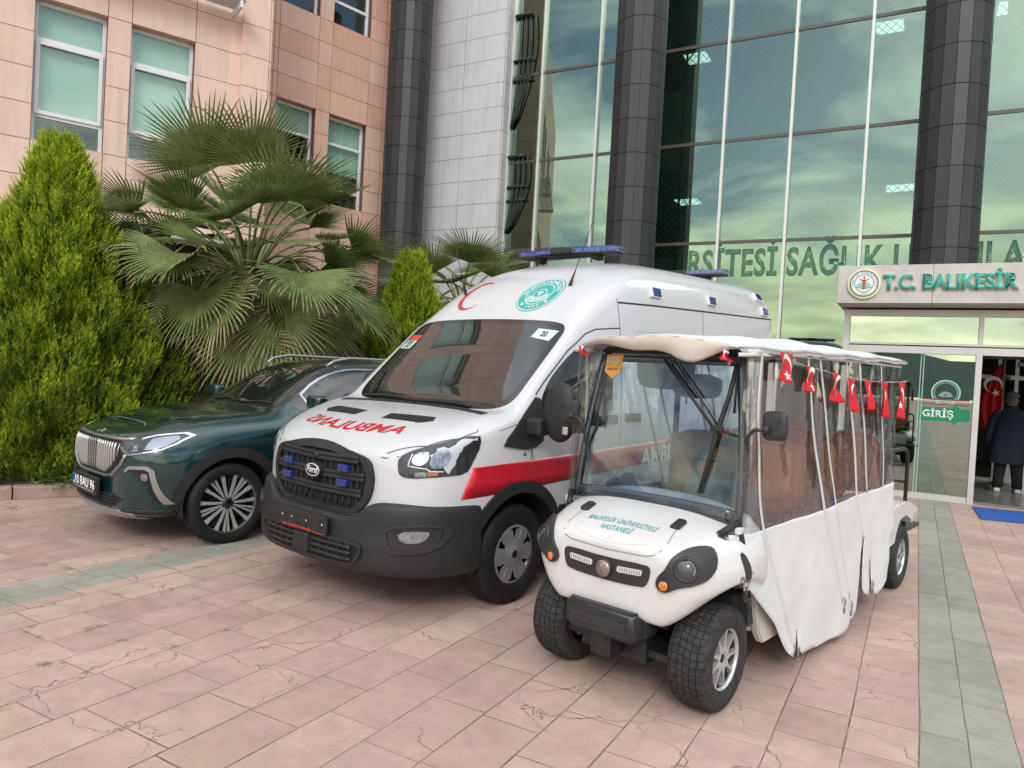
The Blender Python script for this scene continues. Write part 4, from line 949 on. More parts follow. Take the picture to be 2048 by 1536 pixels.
# low weeds on the kerb
bm = B(); lay = bm.faces.layers.float.new('rnd'); rg = random.Random(2)
for k in range(520):
    c = K0 + KU * (0.62 + rg.gauss(0, 0.22)) + KN * (0.10 + rg.gauss(0, 0.10)); c.z = 0.10 + rg.random() * 0.12
    a = rg.uniform(0, 6.28); s = rg.uniform(0.02, 0.045); d = Vector((math.cos(a), math.sin(a), rg.uniform(-.3, .6))).normalized(); n_ = Vector((-d.y, d.x, rg.uniform(-.5, .5))).normalized()
    f = bm.faces.new([bm.verts.new(x) for x in (c, c + d * s * .5 - n_ * s * .6, c + d * s, c + d * s * .5 + n_ * s * .6)]); f[lay] = rg.random()
w = obj('ground_weeds', bm, leaf_mat('weed_leaf', (0.05, 0.10, 0.025), (0.12, 0.20, 0.06))); w['kind'] = 'stuff'
WPAINT = mat('white_paint', (0.55, 0.56, 0.585), 0.24, coat=0.5, spec=0.5, rv=0.04, dirt=(0.55, 0.54, 0.52), ds=2.0, da=0.25)
BLKP = mat('black_trim_plastic', (0.015, 0.0155, 0.017), 0.55, var=0.15, vscale=3, bump=0.15, bscale=250, dirt=(0.035, 0.034, 0.033), ds=3, da=0.5)
GLOSSBLK = mat('gloss_black', (0.008, 0.008, 0.009), 0.12, spec=0.6)
RUB = mat('tyre_rubber', (0.011, 0.011, 0.012), 0.7, spec=0.3, var=0.25, vscale=6, dirt=(0.035, 0.032, 0.03), ds=5, da=0.6)
DARKIN = mat('dark_inside', (0.006, 0.006, 0.006), 0.9)
SEAM = mat('panel_gap', (0.02, 0.02, 0.022), 0.8)
VGLASS = mat('dark_vehicle_glass', (0.010, 0.013, 0.013), 0.02, spec=1.0, coat=0.4)
BLUEL = mat('blue_lamp', (0.010, 0.028, 0.17), 0.12, coat=0.5, var=0.2, vscale=60)
CHROME = mat('chrome', (0.75, 0.76, 0.78), 0.10, metal=1.0)
LENS = glass_mat('clear_lens', (0.93, 0.95, 0.97), (1, 1, 1), 0.03, 0.7)
REFL = mat('lamp_reflector', (0.34, 0.36, 0.39), 0.2, metal=0.85, var=0.55, vscale=45)
REDV = mat('red_vinyl', (0.50, 0.006, 0.018), 0.28, coat=0.3, var=0.05)
# ================================================================ WHEELS
ALU = mat('machined_alloy', (0.58, 0.59, 0.60), 0.25, metal=0.55, var=0.1, vscale=30); HUBG = mat('silver_hubcap', (0.30, 0.31, 0.32), 0.35, metal=0.55, var=0.08); BLKR = mat('black_rim', (0.012, 0.012, 0.013), 0.3, spec=0.5)
def tread_mat():
    m = bpy.data.materials.new('block_tread'); m.use_nodes = True; t = m.node_tree; l = t.links.new; p = t.nodes['Principled BSDF']
    co = N(t, 'ShaderNodeTexCoord'); sp = N(t, 'ShaderNodeSeparateXYZ'); l(co.outputs['Object'], sp.inputs[0])
    def M(op, a, b=None):
        n = N(t, 'ShaderNodeMath', operation=op)
        for i, x in enumerate((a, b)):
            if x is None: continue
            if isinstance(x, (int, float)): n.inputs[i].default_value = x
            else: l(x, n.inputs[i])
        return n.outputs[0]
    ang = M('ARCTAN2', sp.outputs[1], sp.outputs[2]); X = sp.outputs[0]
    a2 = M('ADD', M('MULTIPLY', ang, 46 / 6.2832), M('MULTIPLY', M('SINE', M('MULTIPLY', X, 34.0)), 0.16))
    x2 = M('ADD', M('MULTIPLY', X, 29.0), M('MULTIPLY', M('SINE', M('MULTIPLY', ang, 23.0)), 0.05))
    fa = M('ABSOLUTE', M('SUBTRACT', M('FRACT', a2), 0.5)); fx = M('ABSOLUTE', M('SUBTRACT', M('FRACT', x2), 0.5))
    g = M('MAXIMUM', M('GREATER_THAN', fa, 0.44), M('MULTIPLY', M('GREATER_THAN', fx, 0.43), M('LESS_THAN', M('ABSOLUTE', X), 0.088)))
    r = M('SQRT', M('ADD', M('MULTIPLY', sp.outputs[1], sp.outputs[1]), M('MULTIPLY', sp.outputs[2], sp.outputs[2])))
    g = M('MULTIPLY', g, M('GREATER_THAN', r, 0.2515))
    n = N(t, 'ShaderNodeTexNoise', i={'Scale': 30.0, 'Detail': 4.0}); l(co.outputs['Object'], n.inputs['Vector'])
    c = N(t, 'ShaderNodeMix', data_type='RGBA'); l(g, c.inputs['Factor']); c.inputs['B'].default_value = (0.004, 0.004, 0.004, 1)
    rp = N(t, 'ShaderNodeValToRGB'); e = rp.color_ramp.elements; e[0].color = (0.018, 0.018, 0.019, 1); e[1].color = (0.050, 0.049, 0.048, 1); l(n.outputs[0], rp.inputs[0]); e[0].position = .3; e[1].position = .7
    l(rp.outputs[0], c.inputs['A']); l(c.outputs['Result'], p.inputs['Base Color']); p.inputs['Roughness'].default_value = 0.75; p.inputs['Specular IOR Level'].default_value = 0.3
    b = N(t, 'ShaderNodeBump', i={'Strength': 0.8, 'Distance': 0.005}); l(M('SUBTRACT', 1.0, g), b.inputs['Height']); l(b.outputs[0], p.inputs['Normal'])
    return m
TREAD = tread_mat()
def spoke(bm, pts, n, x0, x1, off=0.0, mirror=False):
    """pts: (radius, tangent) outline, n copies about the axle, extruded from x0 to x1 along the axle; both mirror images if asked"""
    for k in range(n):
        a = 2 * math.pi * k / n + off; u = Vector((0, math.cos(a), math.sin(a))); w = Vector((0, -math.sin(a), math.cos(a)))
        for sg in ((1, -1) if mirror else (1,)):
            P = [u * r + w * (t_ * sg) + Vector((x0, 0, 0)) for r, t_ in pts]
            prism(bm, P, (1, 0, 0), x1 - x0)
def wheel(root, x, y, Rt, wd, Rr, style, side, treadmat=None):
    """side +1: outer face towards +x"""
    h = wd / 2; M0 = Matrix.Scale(side, 4, (1, 0, 0))
    prof = [(Rr * 0.97, -h * 0.9), (Rr * 1.03, -h * 0.98), ((Rr + Rt) / 2, -h), (Rt - 0.035, -h * 0.97), (Rt - 0.012, -h * 0.86)]
    if style == 'van' or style == 'car':
        gx = [-0.52, -0.18, 0.18, 0.52]
        for g_ in gx: prof += [(Rt, (g_ - 0.06) * h), (Rt - 0.008, (g_ - 0.045) * h), (Rt - 0.008, (g_ + 0.045) * h), (Rt, (g_ + 0.06) * h)]
    else: prof += [(Rt - 0.001, -h * 0.6), (Rt, 0), (Rt - 0.001, h * 0.6)]
    prof += [(Rt - 0.012, h * 0.86), (Rt - 0.035, h * 0.97), ((Rr + Rt) / 2, h), (Rr * 1.03, h * 0.98), (Rr * 0.97, h * 0.9)]
    bm = B(); lathe(bm, prof, 72, M0); fixn(bm)
    w = obj('wheel', B(), BLKR, root); w.location = (x, y, Rt)
    ty = obj('tyre', bm, treadmat or RUB, w)
    bm = B(); lathe(bm, [(Rr * 0.98, -h * 0.85), (Rr * 0.93, -h * 0.6), (Rr * 0.88, h * 0.35), (Rr * 0.95, h * 0.80), (Rr * 1.0, h * 0.86)], 48, M0); lathe(bm, [(0, h * 0.02), (Rr * 0.88, h * 0.02)], 32, M0); fixn(bm)
    obj('rim', bm, BLKR, w)
    if style == 'van':
        bm = B(); q = h * 0.80
        lathe(bm, [(Rr * 1.02, q + .006), (Rr * 0.97, q + .014), (Rr * 0.90, q + .016)], 60, M0)
        lathe(bm, [(0, q + .020), (Rr * .20, q + .022), (Rr * .27, q + .014), (Rr * .30, q + .010), (Rr * 0.52, q + .016), (Rr * .55, q + .012)], 48, M0)
        spoke(bm, [(Rr * .50, Rr * .24), (Rr * .74, Rr * .30), (Rr * .92, Rr * .20), (Rr * .93, -Rr * .20), (Rr * .74, -Rr * .30), (Rr * .50, -Rr * .24)], 6, (q + .004) * side, (q + .015) * side)
        spoke(bm, [(Rr * .52, Rr * .06), (Rr * .88, Rr * .10), (Rr * .88, -Rr * .10), (Rr * .52, -Rr * .06)], 6, (q + .0152) * side, (q + .018) * side)
        fixn(bm); hc = obj('hubcap', bm, HUBG, w)
        bm = B(); lathe(bm, [(Rr * .13, q + .0225), (Rr * .10, q + .0235), (0, q + .0235)], 24, M0); obj('centre_cap', bm, GLOSSBLK, hc)
    elif style == 'car':
        bm = B(); q = h * 0.74
        lathe(bm, [(Rr * 1.0, q), (Rr * 0.985, q + .012), (Rr * 0.965, q + .010)], 72, M0)
        for k in range(5):      # five wide forked spokes and five slim ones
            spoke(bm, [(Rr * .17, Rr * .015), (Rr * .22, Rr * .085), (Rr * .58, Rr * .20), (Rr * .95, Rr * .27), (Rr * .965, Rr * .17), (Rr * .62, Rr * .115), (Rr * .24, Rr * .018)], 5, (q - .012) * side, (q + .006) * side, 0.3, True)
            break
        spoke(bm, [(Rr * .20, Rr * .022), (Rr * .5, Rr * .055), (Rr * .95, Rr * .115), (Rr * .96, Rr * .035), (Rr * .5, Rr * .008), (Rr * .2, -Rr * .008)], 5, (q - .014) * side, (q + .003) * side, 0.3 + math.pi / 5, True)
        spoke(bm, [(Rr * .62, Rr * .20), (Rr * .95, Rr * .33), (Rr * .955, Rr * .285), (Rr * .66, Rr * .175)], 5, (q - .016) * side, (q + .001) * side, 0.3, True)
        fixn(bm); obj('alloy_spokes', bm, ALU, w)
        bm = B(); lathe(bm, [(Rr * .19, q - .01), (Rr * .17, q + .004), (0, q + .006)], 30, M0); spoke(bm, [(Rr * .18, Rr * .05), (Rr * .60, Rr * .10), (Rr * .60, -Rr * .10), (Rr * .18, -Rr * .05)], 5, (q - .02) * side, (q - .006) * side, 0.3); fixn(bm); obj('centre_cap', bm, GLOSSBLK, w)
    else:
        bm = B(); q = h * 0.80
        lathe(bm, [(Rr * 1.02, q), (Rr * 0.99, q + .010), (Rr * 0.93, q + .006), (Rr * .92, q - .01)], 60, M0)
        spoke(bm, [(Rr * .22, Rr * .10), (Rr * .36, Rr * .105), (Rr * .44, Rr * .055), (Rr * .60, Rr * .034), (Rr * .84, Rr * .040), (Rr * .92, Rr * .080), (Rr * .96, Rr * .15), (Rr * .98, Rr * .15), (Rr * .98, -Rr * .15), (Rr * .96, -Rr * .15), (Rr * .92, -Rr * .080), (Rr * .84, -Rr * .040), (Rr * .60, -Rr * .034), (Rr * .44, -Rr * .055), (Rr * .36, -Rr * .105), (Rr * .22, -Rr * .10)], 9, (q - .03) * side, (q - .002) * side)
        lathe(bm, [(Rr * .31, q - .008), (Rr * .22, q - .0075), (Rr * .2, q - .02), (0, q - .022)], 32, M0)
        fixn(bm); obj('alloy_spokes', bm, ALU, w)
        bm = B(); lathe(bm, [(Rr * .15, q - .02), (Rr * .13, q - .005), (0, q - .004)], 24, M0); obj('centre_cap', bm, GLOSSBLK, w)
    return w
def front_path(bv, pts, off, n=6):
    o = []
    for p in dense(pts, 0.03):
        h, nn, i, d = bv.ray_cast(Vector((p[0], -4, p[1])), Vector((0, 1, 0)))
        if h: o.append(h + Vector((0, -off, 0)))
    return o
def side_path(bv, pts, off, sgn=1):
    o = []
    for p in dense(pts, 0.05):
        h, nn, i, d = bv.ray_cast(Vector((4 * sgn, p[0], p[1])), Vector((-sgn, 0, 0)))
        if h: o.append(h + Vector((off * sgn, 0, 0)))
    return o
def patch(name, pts, bv, axis, m, parent, off=0.003, thick=0.006, sgn=1, step=0.08, both=False):
    o = obj(name, wrap(poly_bm(pts), bv, axis, off, thick, sgn, step), m, parent, smooth=True, sharp=50)
    if both:
        if axis == 'x': obj(name, wrap(poly_bm(pts), bv, axis, off, thick, -1, step), m, parent, smooth=True, sharp=50)
        else: obj(name, wrap(poly_bm([(-p[0], p[1]) for p in pts]), bv, axis, off, thick, 1, step), m, parent, smooth=True, sharp=50)
    return o
def seam(pts, bv, axis, parent, w=0.007, off=0.0012, closed=False, both=False, name='panel_gap', m=None):
    for k in ((1, -1) if both else (1,)):
        q = dense(pts, 0.05, closed)
        if axis != 'x' and k < 0: q = [(-a, b) for a, b in q]
        obj(name, wrap(strip2(q, w, closed), bv, axis, off, 0, k if axis == 'x' else 1, 0), m or SEAM, parent)
def arcpts(cy_, cz_, r, a0, a1, n=24): return [(cy_ + r * math.cos(R(a0 + (a1 - a0) * i / n)), cz_ + r * math.sin(R(a0 + (a1 - a0) * i / n))) for i in range(n + 1)]
def arch_trim(name, bv, cy_, cz_, ri, ro, a0, a1, m, parent, off=0.018, both=True, zmin=0.2):
    pts = arcpts(cy_, cz_, ro, a0, a1) + arcpts(cy_, cz_, ri, a1, a0)
    pts = [(a, max(b, zmin)) for a, b in pts]
    for k in ((1, -1) if both else (1,)):
        bm = B(); A = arcpts(cy_, cz_, ro, a0, a1, 30); C = arcpts(cy_, cz_, ri, a0, a1, 30); rows = []
        for t_ in (0, .5, 1): rows.append([bm.verts.new((a[0] * (1 - t_) + c[0] * t_, max(zmin, a[1] * (1 - t_) + c[1] * t_), 0)) for a, c in zip(A, C)])
        for ra, rb in zip(rows, rows[1:]):
            for i in range(30): bm.faces.new((ra[i], ra[i + 1], rb[i + 1], rb[i]))
        obj(name, wrap(bm, bv, 'x', off, 0.05, k, 0), m, parent, smooth=True, sharp=50)
def well(parent, y, z, r, x0, x1, name='wheel_well'):
    """dark liner arching over each wheel, one per side"""
    for s in (1, -1):
        bm = B(); n = 24; A = [(s * x0, y + r * math.cos(R(-12 + 204 * i / n)), z + r * math.sin(R(-12 + 204 * i / n))) for i in range(n + 1)]; C = [(s * x1, p[1], p[2]) for p in A]
        VA = [bm.verts.new(p) for p in A]; VC = [bm.verts.new(p) for p in C]; f = bm.faces.new(VA)
        for i in range(n): bm.faces.new((VA[i], VA[i + 1], VC[i + 1], VC[i]))
        obj(name, bm, DARKIN, parent)
def cyl_cut(y, z, r, x0, x1):
    bm = B(); lathe(bm, [(0, x0), (r, x0), (r, x1), (0, x1)], 40, Matrix.Translation((0, y, z))); return bm
# AMB
AMB_O, AMB_A = (-3.405, 4.662, 0.0), -R(10.5)
def amb_body(root):
    def sec(zb, xb, p2, p3, p4, p5, p6, p7, p8, p9): return [(0, zb), (xb, zb), p2, p3, p4, p5, p6, p7, p8, (0, p9)]
    st = [
     (-.93, sec(.50, .28, (.33, .55), (.36, .75), (.36, .92), (.33, 1.035), (.26, 1.055), (.17, 1.060), (.08, 1.062), 1.062)),
     (-.905, sec(.46, .50, (.54, .55), (.56, .75), (.56, .92), (.54, 1.045), (.44, 1.075), (.30, 1.085), (.15, 1.088), 1.088)),
     (-.85, sec(.44, .66, (.72, .55), (.74, .75), (.73, .95), (.70, 1.06), (.60, 1.10), (.44, 1.115), (.2, 1.12), 1.12)),
     (-.75, sec(.42, .80, (.86, .55), (.885, .75), (.88, .95), (.85, 1.08), (.74, 1.15), (.55, 1.178), (.25, 1.19), 1.19)),
     (-.58, sec(.40, .90, (.95, .55), (.965, .75), (.965, .97), (.93, 1.13), (.82, 1.215), (.62, 1.245), (.3, 1.258), 1.26)),
     (-.36, sec(.38, .94, (.99, .55), (1.0, .75), (1.0, 1.0), (.965, 1.215), (.86, 1.29), (.66, 1.312), (.3, 1.318), 1.318)),
     (-.15, sec(.36, .95, (1.0, .55), (1.01, .75), (1.01, 1.03), (.985, 1.28), (.90, 1.345), (.70, 1.35), (.3, 1.345), 1.345)),
     (.0, sec(.34, .95, (1.01, .55), (1.02, .75), (1.02, 1.05), (.99, 1.315), (.92, 1.36), (.78, 1.36), (.4, 1.37), 1.375)),
     (.10, sec(.34, .95, (1.01, .55), (1.02, .75), (1.02, 1.08), (1.0, 1.34), (.935, 1.435), (.80, 1.445), (.43, 1.46), 1.465)),
     (.30, sec(.34, .95, (1.01, .55), (1.02, .75), (1.02, 1.1), (1.0, 1.42), (.925, 1.62), (.80, 1.635), (.45, 1.65), 1.655)),
     (.55, sec(.34, .95, (1.01, .55), (1.02, .75), (1.02, 1.12), (1.0, 1.50), (.915, 1.83), (.79, 1.855), (.45, 1.88), 1.885)),
     (.70, sec(.34, .95, (1.01, .55), (1.02, .75), (1.02, 1.15), (1.0, 1.55), (.91, 1.955), (.79, 1.99), (.45, 2.015), 2.02)),
     (.80, sec(.34, .95, (1.01, .55), (1.02, .75), (1.02, 1.15), (1.0, 1.58), (.912, 2.04), (.80, 2.09), (.46, 2.12), 2.125)),
     (1.05, sec(.34, .95, (1.01, .55), (1.02, .75), (1.02, 1.15), (1.0, 1.60), (.92, 2.13), (.83, 2.28), (.50, 2.36), 2.38)),
     (1.40, sec(.34, .95, (1.01, .55), (1.02, .75), (1.02, 1.15), (1.0, 1.65), (.935, 2.20), (.86, 2.46), (.56, 2.56), 2.575)),
     (1.85, sec(.34, .95, (1.01, .55), (1.02, .75), (1.02, 1.15), (1.0, 1.65), (.94, 2.23), (.87, 2.52), (.58, 2.66), 2.69)),
     (2.4, sec(.34, .95, (1.01, .55), (1.02, .75), (1.02, 1.15), (1.0, 1.65), (.94, 2.25), (.87, 2.54), (.60, 2.69), 2.72)),
     (3.6, sec(.34, .95, (1.01, .55), (1.02, .75), (1.02, 1.15), (1.0, 1.65), (.94, 2.25), (.87, 2.54), (.60, 2.69), 2.72)),
     (4.80, sec(.34, .95, (1.01, .55), (1.02, .75), (1.02, 1.15), (1.0, 1.65), (.94, 2.25), (.87, 2.54), (.60, 2.69), 2.72)),
     (4.93, sec(.36, .93, (.99, .56), (1.0, .75), (1.0, 1.15), (.98, 1.65), (.92, 2.22), (.85, 2.50), (.58, 2.65), 2.68)),
     (4.955, sec(.40, .88, (.95, .6), (.96, .75), (.96, 1.15), (.94, 1.6), (.88, 2.15), (.80, 2.40), (.52, 2.54), 2.56)),
    ]
    st = [(y, [(x, z + 0.04 * max(0, y) * min(1, max(0, (z - 0.4) / 0.6))) for x, z in ps]) for y, ps in st]   # raked stance, nose low
    return loft('body', st, WPAINT, root, 2, crease=[(6, (3, 12), .55), (5, (3, 7), .5), (4, (4, 19), .25)])
def amb_bumper(root):
    # lower front skirt and bumper, one black moulding wrapping to the wheel arches; half outline in plan
    plan = [(0, -1.035), (.20, -1.034), (.36, -1.026), (.46, -1.012), (.56, -.993), (.64, -.965), (.75, -.92), (.90, -.78), (.98, -.62), (1.015, -.46), (1.02, -.34)]
    rows = [(.285, -.12), (.295, -.04), (.325, -.012), (.375, .0), (.50, .004), (.525, -.004), (.62, -.010), (.735, -.012), (.775, -.026), (.785, -.085)]
    bm = B(); g = []
    full = [(-x, y) for x, y in plan[::-1][:-1]] + plan
    for z_, off in rows:
        r = []
        for i, (x, y) in enumerate(full):
            a = full[max(i - 1, 0)]; b = full[min(i + 1, len(full) - 1)]; tx, ty = b[0] - a[0], b[1] - a[1]; q = math.hypot(tx, ty); nx, ny = ty / q, -tx / q
            r.append(bm.verts.new((x + nx * off, y + ny * off, z_)))
        for v in r:      # the top edge dips under the grille
            zt = .655 + .12 * min(1, max(0, (abs(v.co.x) - .44) / .13)); v.co.z = .285 + (v.co.z - .285) * (zt - .285) / .5
        g.append(r)
    for a, b in zip(g, g[1:]):
        for k in range(len(full) - 1): bm.faces.new((a[k], a[k + 1], b[k + 1], b[k]))
    o = obj('front_bumper', bm, BLKP, root); fix = o.modifiers.new('so', 'SOLIDIFY'); fix.thickness = 0.05; fix.offset = -1
    return subsurf(o, 2)
am = thing('ambulance', 'white van ambulance with red side stripe, mirrored hood lettering and blue roof lights', 'ambulance', AMB_O, AMB_A)
ab = amb_body(am); bv = bvh_of(ab); bp = amb_bumper(am)
bv2 = bvh_of(ab, bp)
cut(ab, [cyl_cut(0.03, 0.37, 0.445, 0.55, 1.3), cyl_cut(0.03, 0.37, 0.445, -0.55, -1.3), cyl_cut(3.75, 0.37, 0.445, 0.55, 1.3), cyl_cut(3.75, 0.37, 0.445, -0.55, -1.3)])
well(am, 0.03, 0.37, 0.443, 0.56, 0.99); well(am, 3.75, 0.37, 0.443, 0.56, 0.99)
for s in (1, -1):
    wheel(am, 0.875 * s, 0.03, 0.358, 0.235, 0.213, 'van', s); wheel(am, 0.875 * s, 3.75, 0.358, 0.235, 0.213, 'van', s)
# glass
WS = smooth_poly([(-.79, 1.378), (-.62, 1.36), (0, 1.352), (.62, 1.36), (.79, 1.378), (.855, 1.44), (.858, 1.56), (.855, 1.72), (.85, 1.90), (.835, 2.035), (.70, 2.07), (.45, 2.083), (0, 2.092), (-.45, 2.083), (-.70, 2.07), (-.835, 2.035), (-.85, 1.90), (-.855, 1.72), (-.858, 1.56), (-.855, 1.44)], 2)
ws = patch('windshield', WS, bv, 'y', mat('windshield_edge', (0.012, 0.012, 0.013), 0.06, spec=1.0), am, 0.004, 0.012, step=0.06)
WS2 = [(a * 0.945, 1.715 + (b - 1.715) * 0.90) for a, b in WS]
patch('glass', WS2, bv, 'y', VGLASS, ws, 0.0055, 0.001, step=0.06)
# stickers seen through the glass, dashboard sill, rear view mirror mount
STK = mat('pale_sticker', (0.55, 0.68, 0.66), 0.35)
sk = patch('number_sticker', [(.585, 1.93), (.775, 1.90), (.80, 1.985), (.60, 2.005)], bv, 'y', STK, ws, 0.007, 0.001)
t = text_bm('20', 0.062, 0.003); [setattr(v, 'co', Vector((v.co.x + .69, v.co.y + 1.955 - .12 * v.co.x, 0))) for v in t.verts]; obj('lettering', wrap(t, bv, 'y', 0.0085, 0, step=0.05), mat('grey_ink', (0.10, 0.12, 0.12), 0.6), sk)
sk = patch('corner_sticker', [(-.83, 1.80), (-.70, 1.80), (-.685, 1.875), (-.82, 1.875)], bv, 'y', STK, ws, 0.007, 0.001)
patch('sticker_band', [(-.82, 1.876), (-.685, 1.876), (-.675, 1.93), (-.81, 1.93)], bv, 'y', REDM, sk, 0.007, 0.001)
t = text_bm('GİRİŞ\nÇIKIŞ', 0.034, 0.002); [setattr(v, 'co', Vector((v.co.x - .76, v.co.y + 1.838, 0))) for v in t.verts]; obj('lettering', wrap(t, bv, 'y', 0.0085, 0, step=0.05), mat('grey_ink', (0.10, 0.12, 0.12), 0.6), sk)
SW = smooth_poly([(.245, 1.20), (.25, 1.44), (.31, 1.535), (.43, 1.655), (.66, 1.825), (.82, 1.905), (.97, 1.955), (1.13, 1.965), (1.19, 1.91), (1.19, 1.20)], 1)
for s in (1, -1):
    w_ = obj('side_window', wrap(poly_bm(SW), bv, 'x', 0.003, 0.008, s, 0.08), VGLASS, am, smooth=True, sharp=50)
    obj('mirror_triangle', wrap(poly_bm([(-.165, 1.135), (-.13, 1.185), (.06, 1.345), (.20, 1.47), (.245, 1.46), (.245, 1.16), (.15, 1.115), (.05, 1.105)]), bv, 'x', 0.016, 0.02, s, 0.08), BLKP, am, smooth=True, sharp=50)
    # door mirror: arm, tall housing, small indicator
    bm = B(); box(bm, (s * 1.07, .11, 1.27), (.14, .12, .12), None, .02); arm = obj('mirror_arm', bm, BLKP, am)
    bm = B(); box(bm, (0, 0, 0), (.27, .15, .42)); me_ = obj('mirror_housing', bm, BLKP, arm); subsurf(me_, 3)
    for v in me_.data.vertices: v.co.x *= 1.22; v.co.z *= 1.20; v.co.y *= 1.05
    me_.data.transform(Matrix.Translation((1.235, .15, 1.385)) if s > 0 else Matrix.Translation((-1.13, .42, 1.385)) @ Matrix.Rotation(R(-80), 4, 'Z'))   # the far one is folded back
    bm = B(); box(bm, (s * 1.325 if s > 0 else -1.20, .088 if s > 0 else .38, 1.265), (.06, .02, .055), Matrix.Rotation(-s * .5, 3, 'Z'), .008); obj('mirror_indicator', bm, mat('lamp_clear', (0.6, 0.5, 0.45), 0.15, coat=0.6, var=.3, vscale=60), arm)
    seam([(.119, 1.0), (.125, 1.10), (.13, 1.19)], bv, 'x', am, both=False) if s > 0 else None
seam([(.235, .80), (.16, .99), (.125, 1.105)], bv, 'x', am, both=True)
seam([(.215, 1.49), (.33, 1.595), (.62, 1.835), (.86, 1.985), (1.0, 2.03), (1.33, 2.065)], bv, 'x', am, both=True, w=.010)
seam([(1.31, .62), (1.32, 1.2), (1.335, 2.10), (1.34, 2.32)], bv, 'x', am, both=True); seam([(2.72, .62), (2.80, 1.3), (2.91, 2.07), (2.94, 2.38)], bv, 'x', am, both=True); seam([(1.345, 2.285), (1.9, 2.315), (2.93, 2.362), (4.88, 2.45)], bv, 'x', am, both=True, w=.016)
seam([(1.55, 1.42), (1.55, 2.0), (1.62, 2.06), (2.6, 2.10), (2.66, 2.02), (2.62, 1.42), (2.5, 1.36), (1.65, 1.34)], bv, 'x', am, both=True, closed=True, w=.012, m=mat('crease_shade', (0.45, 0.46, 0.48), 0.5), name='pressed_panel_shade')  # grey outlines painted on, standing for shade along the pressings
seam([(3.05, 1.46), (3.05, 2.06), (3.12, 2.12), (4.6, 2.18), (4.66, 2.1), (4.62, 1.50), (4.5, 1.44), (3.15, 1.40)], bv, 'x', am, both=True, closed=True, w=.012, m=mat('crease_shade', (0.45, 0.46, 0.48), 0.5), name='pressed_panel_shade')
seam([(-.20, 1.24), (0, 1.285), (.08, 1.32)], bv, 'x', am, both=True, w=.004)
# stripe and lettering on the sides
def zs_(y, z0, k=.037): return z0 + k * (y + .45)
SP = [(-.45, zs_(-.45, 1.003)), (-.535, .797)] + [(y_, .797 + .045 * (y_ + .53)) for y_ in (0, 1, 2, 3, 4, 4.93)] + [(y_, zs_(y_, 1.003)) for y_ in (4.93, 4, 3, 2, 1, 0)]
for s in (1, -1):
    st_ = obj('side_stripe', wrap(poly_bm(SP), bv, 'x', 0.0022, 0.003, s, 0.10), REDV, am, smooth=True)
    t = text_bm('AMBULANS', 0.235, 0.006); [setattr(v, 'co', Vector((v.co.x * s + 2.30, v.co.y + .965 + .035 * v.co.x * s, 0))) for v in t.verts]
    obj('lettering', wrap(t, bv, 'x', 0.0045, 0, s, 0.10), WHITES, st_)
    for yy, nm_ in ((1.12, 'door_handle'), (1.50, 'door_handle')):
        bm = B(); box(bm, (s * 1.028, yy, 1.27 + .03 * yy), (.035, .20, .035), None, .012); box(bm, (s * 1.018, yy + .02, 1.265 + .03 * yy), (.02, .26, .075), None, .01); obj(nm_, bm, BLKP, am)
    obj('sill_trim', wrap(poly_bm([(.50, .40), (.50, .665), (3.28, .70), (3.28, .40)]), bv, 'x', 0.012, 0.015, s, 0.12), BLKP, am, smooth=True, sharp=50)
    obj('rear_trim', wrap(poly_bm([(4.22, .42), (4.22, .70), (4.93, .74), (4.93, .42)]), bv, 'x', 0.012, 0.015, s, 0.12), BLKP, am, smooth=True, sharp=50)
arch_trim('wheel_arch_trim', bv, 0.03, 0.37, 0.435, 0.515, -28, 206, BLKP, am, off=.022, zmin=.30); arch_trim('wheel_arch_trim', bv, 3.75, 0.37, 0.435, 0.515, -25, 205, BLKP, am, off=.022, zmin=.30)
bm = B(); box2(bm, (-.66, -.70, .315), (.66, -.45, .48)); box2(bm, (-.52, -.45, .25), (.52, 4.2, .46)); box2(bm, (-.80, .55, .26), (.80, 3.2, .42)); obj('underbody_shade_box', bm, DARKIN, am)  # dark boxes added beneath the van to deepen the shade there
# front: grille
GO = smooth_poly([(-.36, 1.06), (0, 1.093), (.36, 1.06), (.50, 1.03), (.535, .96), (.55, .88), (.525, .77), (.44, .675), (.37, .655), (0, .645), (-.37, .655), (-.44, .675), (-.525, .77), (-.55, .88), (-.535, .96), (-.50, 1.03)], 2)
gr = patch('grille', GO, bv, 'y', DARKIN, am, 0.012, 0.02, step=.08)
GI = [(a * .91, .872 + (b - .872) * .86) for a, b in GO]
bm = B(); ring_ = []
for a, b in zip(GO, GI): ring_.append((a, b))
vs = [(bm.verts.new((a[0], a[1], 0)), bm.verts.new((b[0], b[1], 0))) for a, b in ring_]
for i in range(len(vs)): bm.faces.new((vs[i][0], vs[(i + 1) % len(vs)][0], vs[(i + 1) % len(vs)][1], vs[i][1]))
obj('grille_surround', wrap(bm, bv, 'y', 0.035, 0.04, step=0), BLKP, gr, smooth=True, sharp=50)
for z_, w_ in ((1.005, .43), (.895, .49), (.79, .47)):
    for dz in (0.013, -0.016):
        bm = B(); tube(bm, front_path(bv, [(-w_, z_ + dz + .012), (0, z_ + dz), (w_, z_ + dz + .012)], .032), .013, 8, flat=.016); obj('grille_bar', bm, BLKP, gr)
for k in range(-6, 7):
    if k == 0: continue
    bm = B(); w_ = k * .068; tube(bm, front_path(bv, [(w_, .70), (w_, 1.045)], .016), .007, 4, flat=.016); obj('grille_rib', bm, BLKP, gr)
bm = B(); bmesh.ops.create_uvsphere(bm, u_segments=12, v_segments=8, radius=.024, matrix=Matrix.Translation((.0, -.965, 1.005))); obj('front_camera', bm, BLKP, gr)
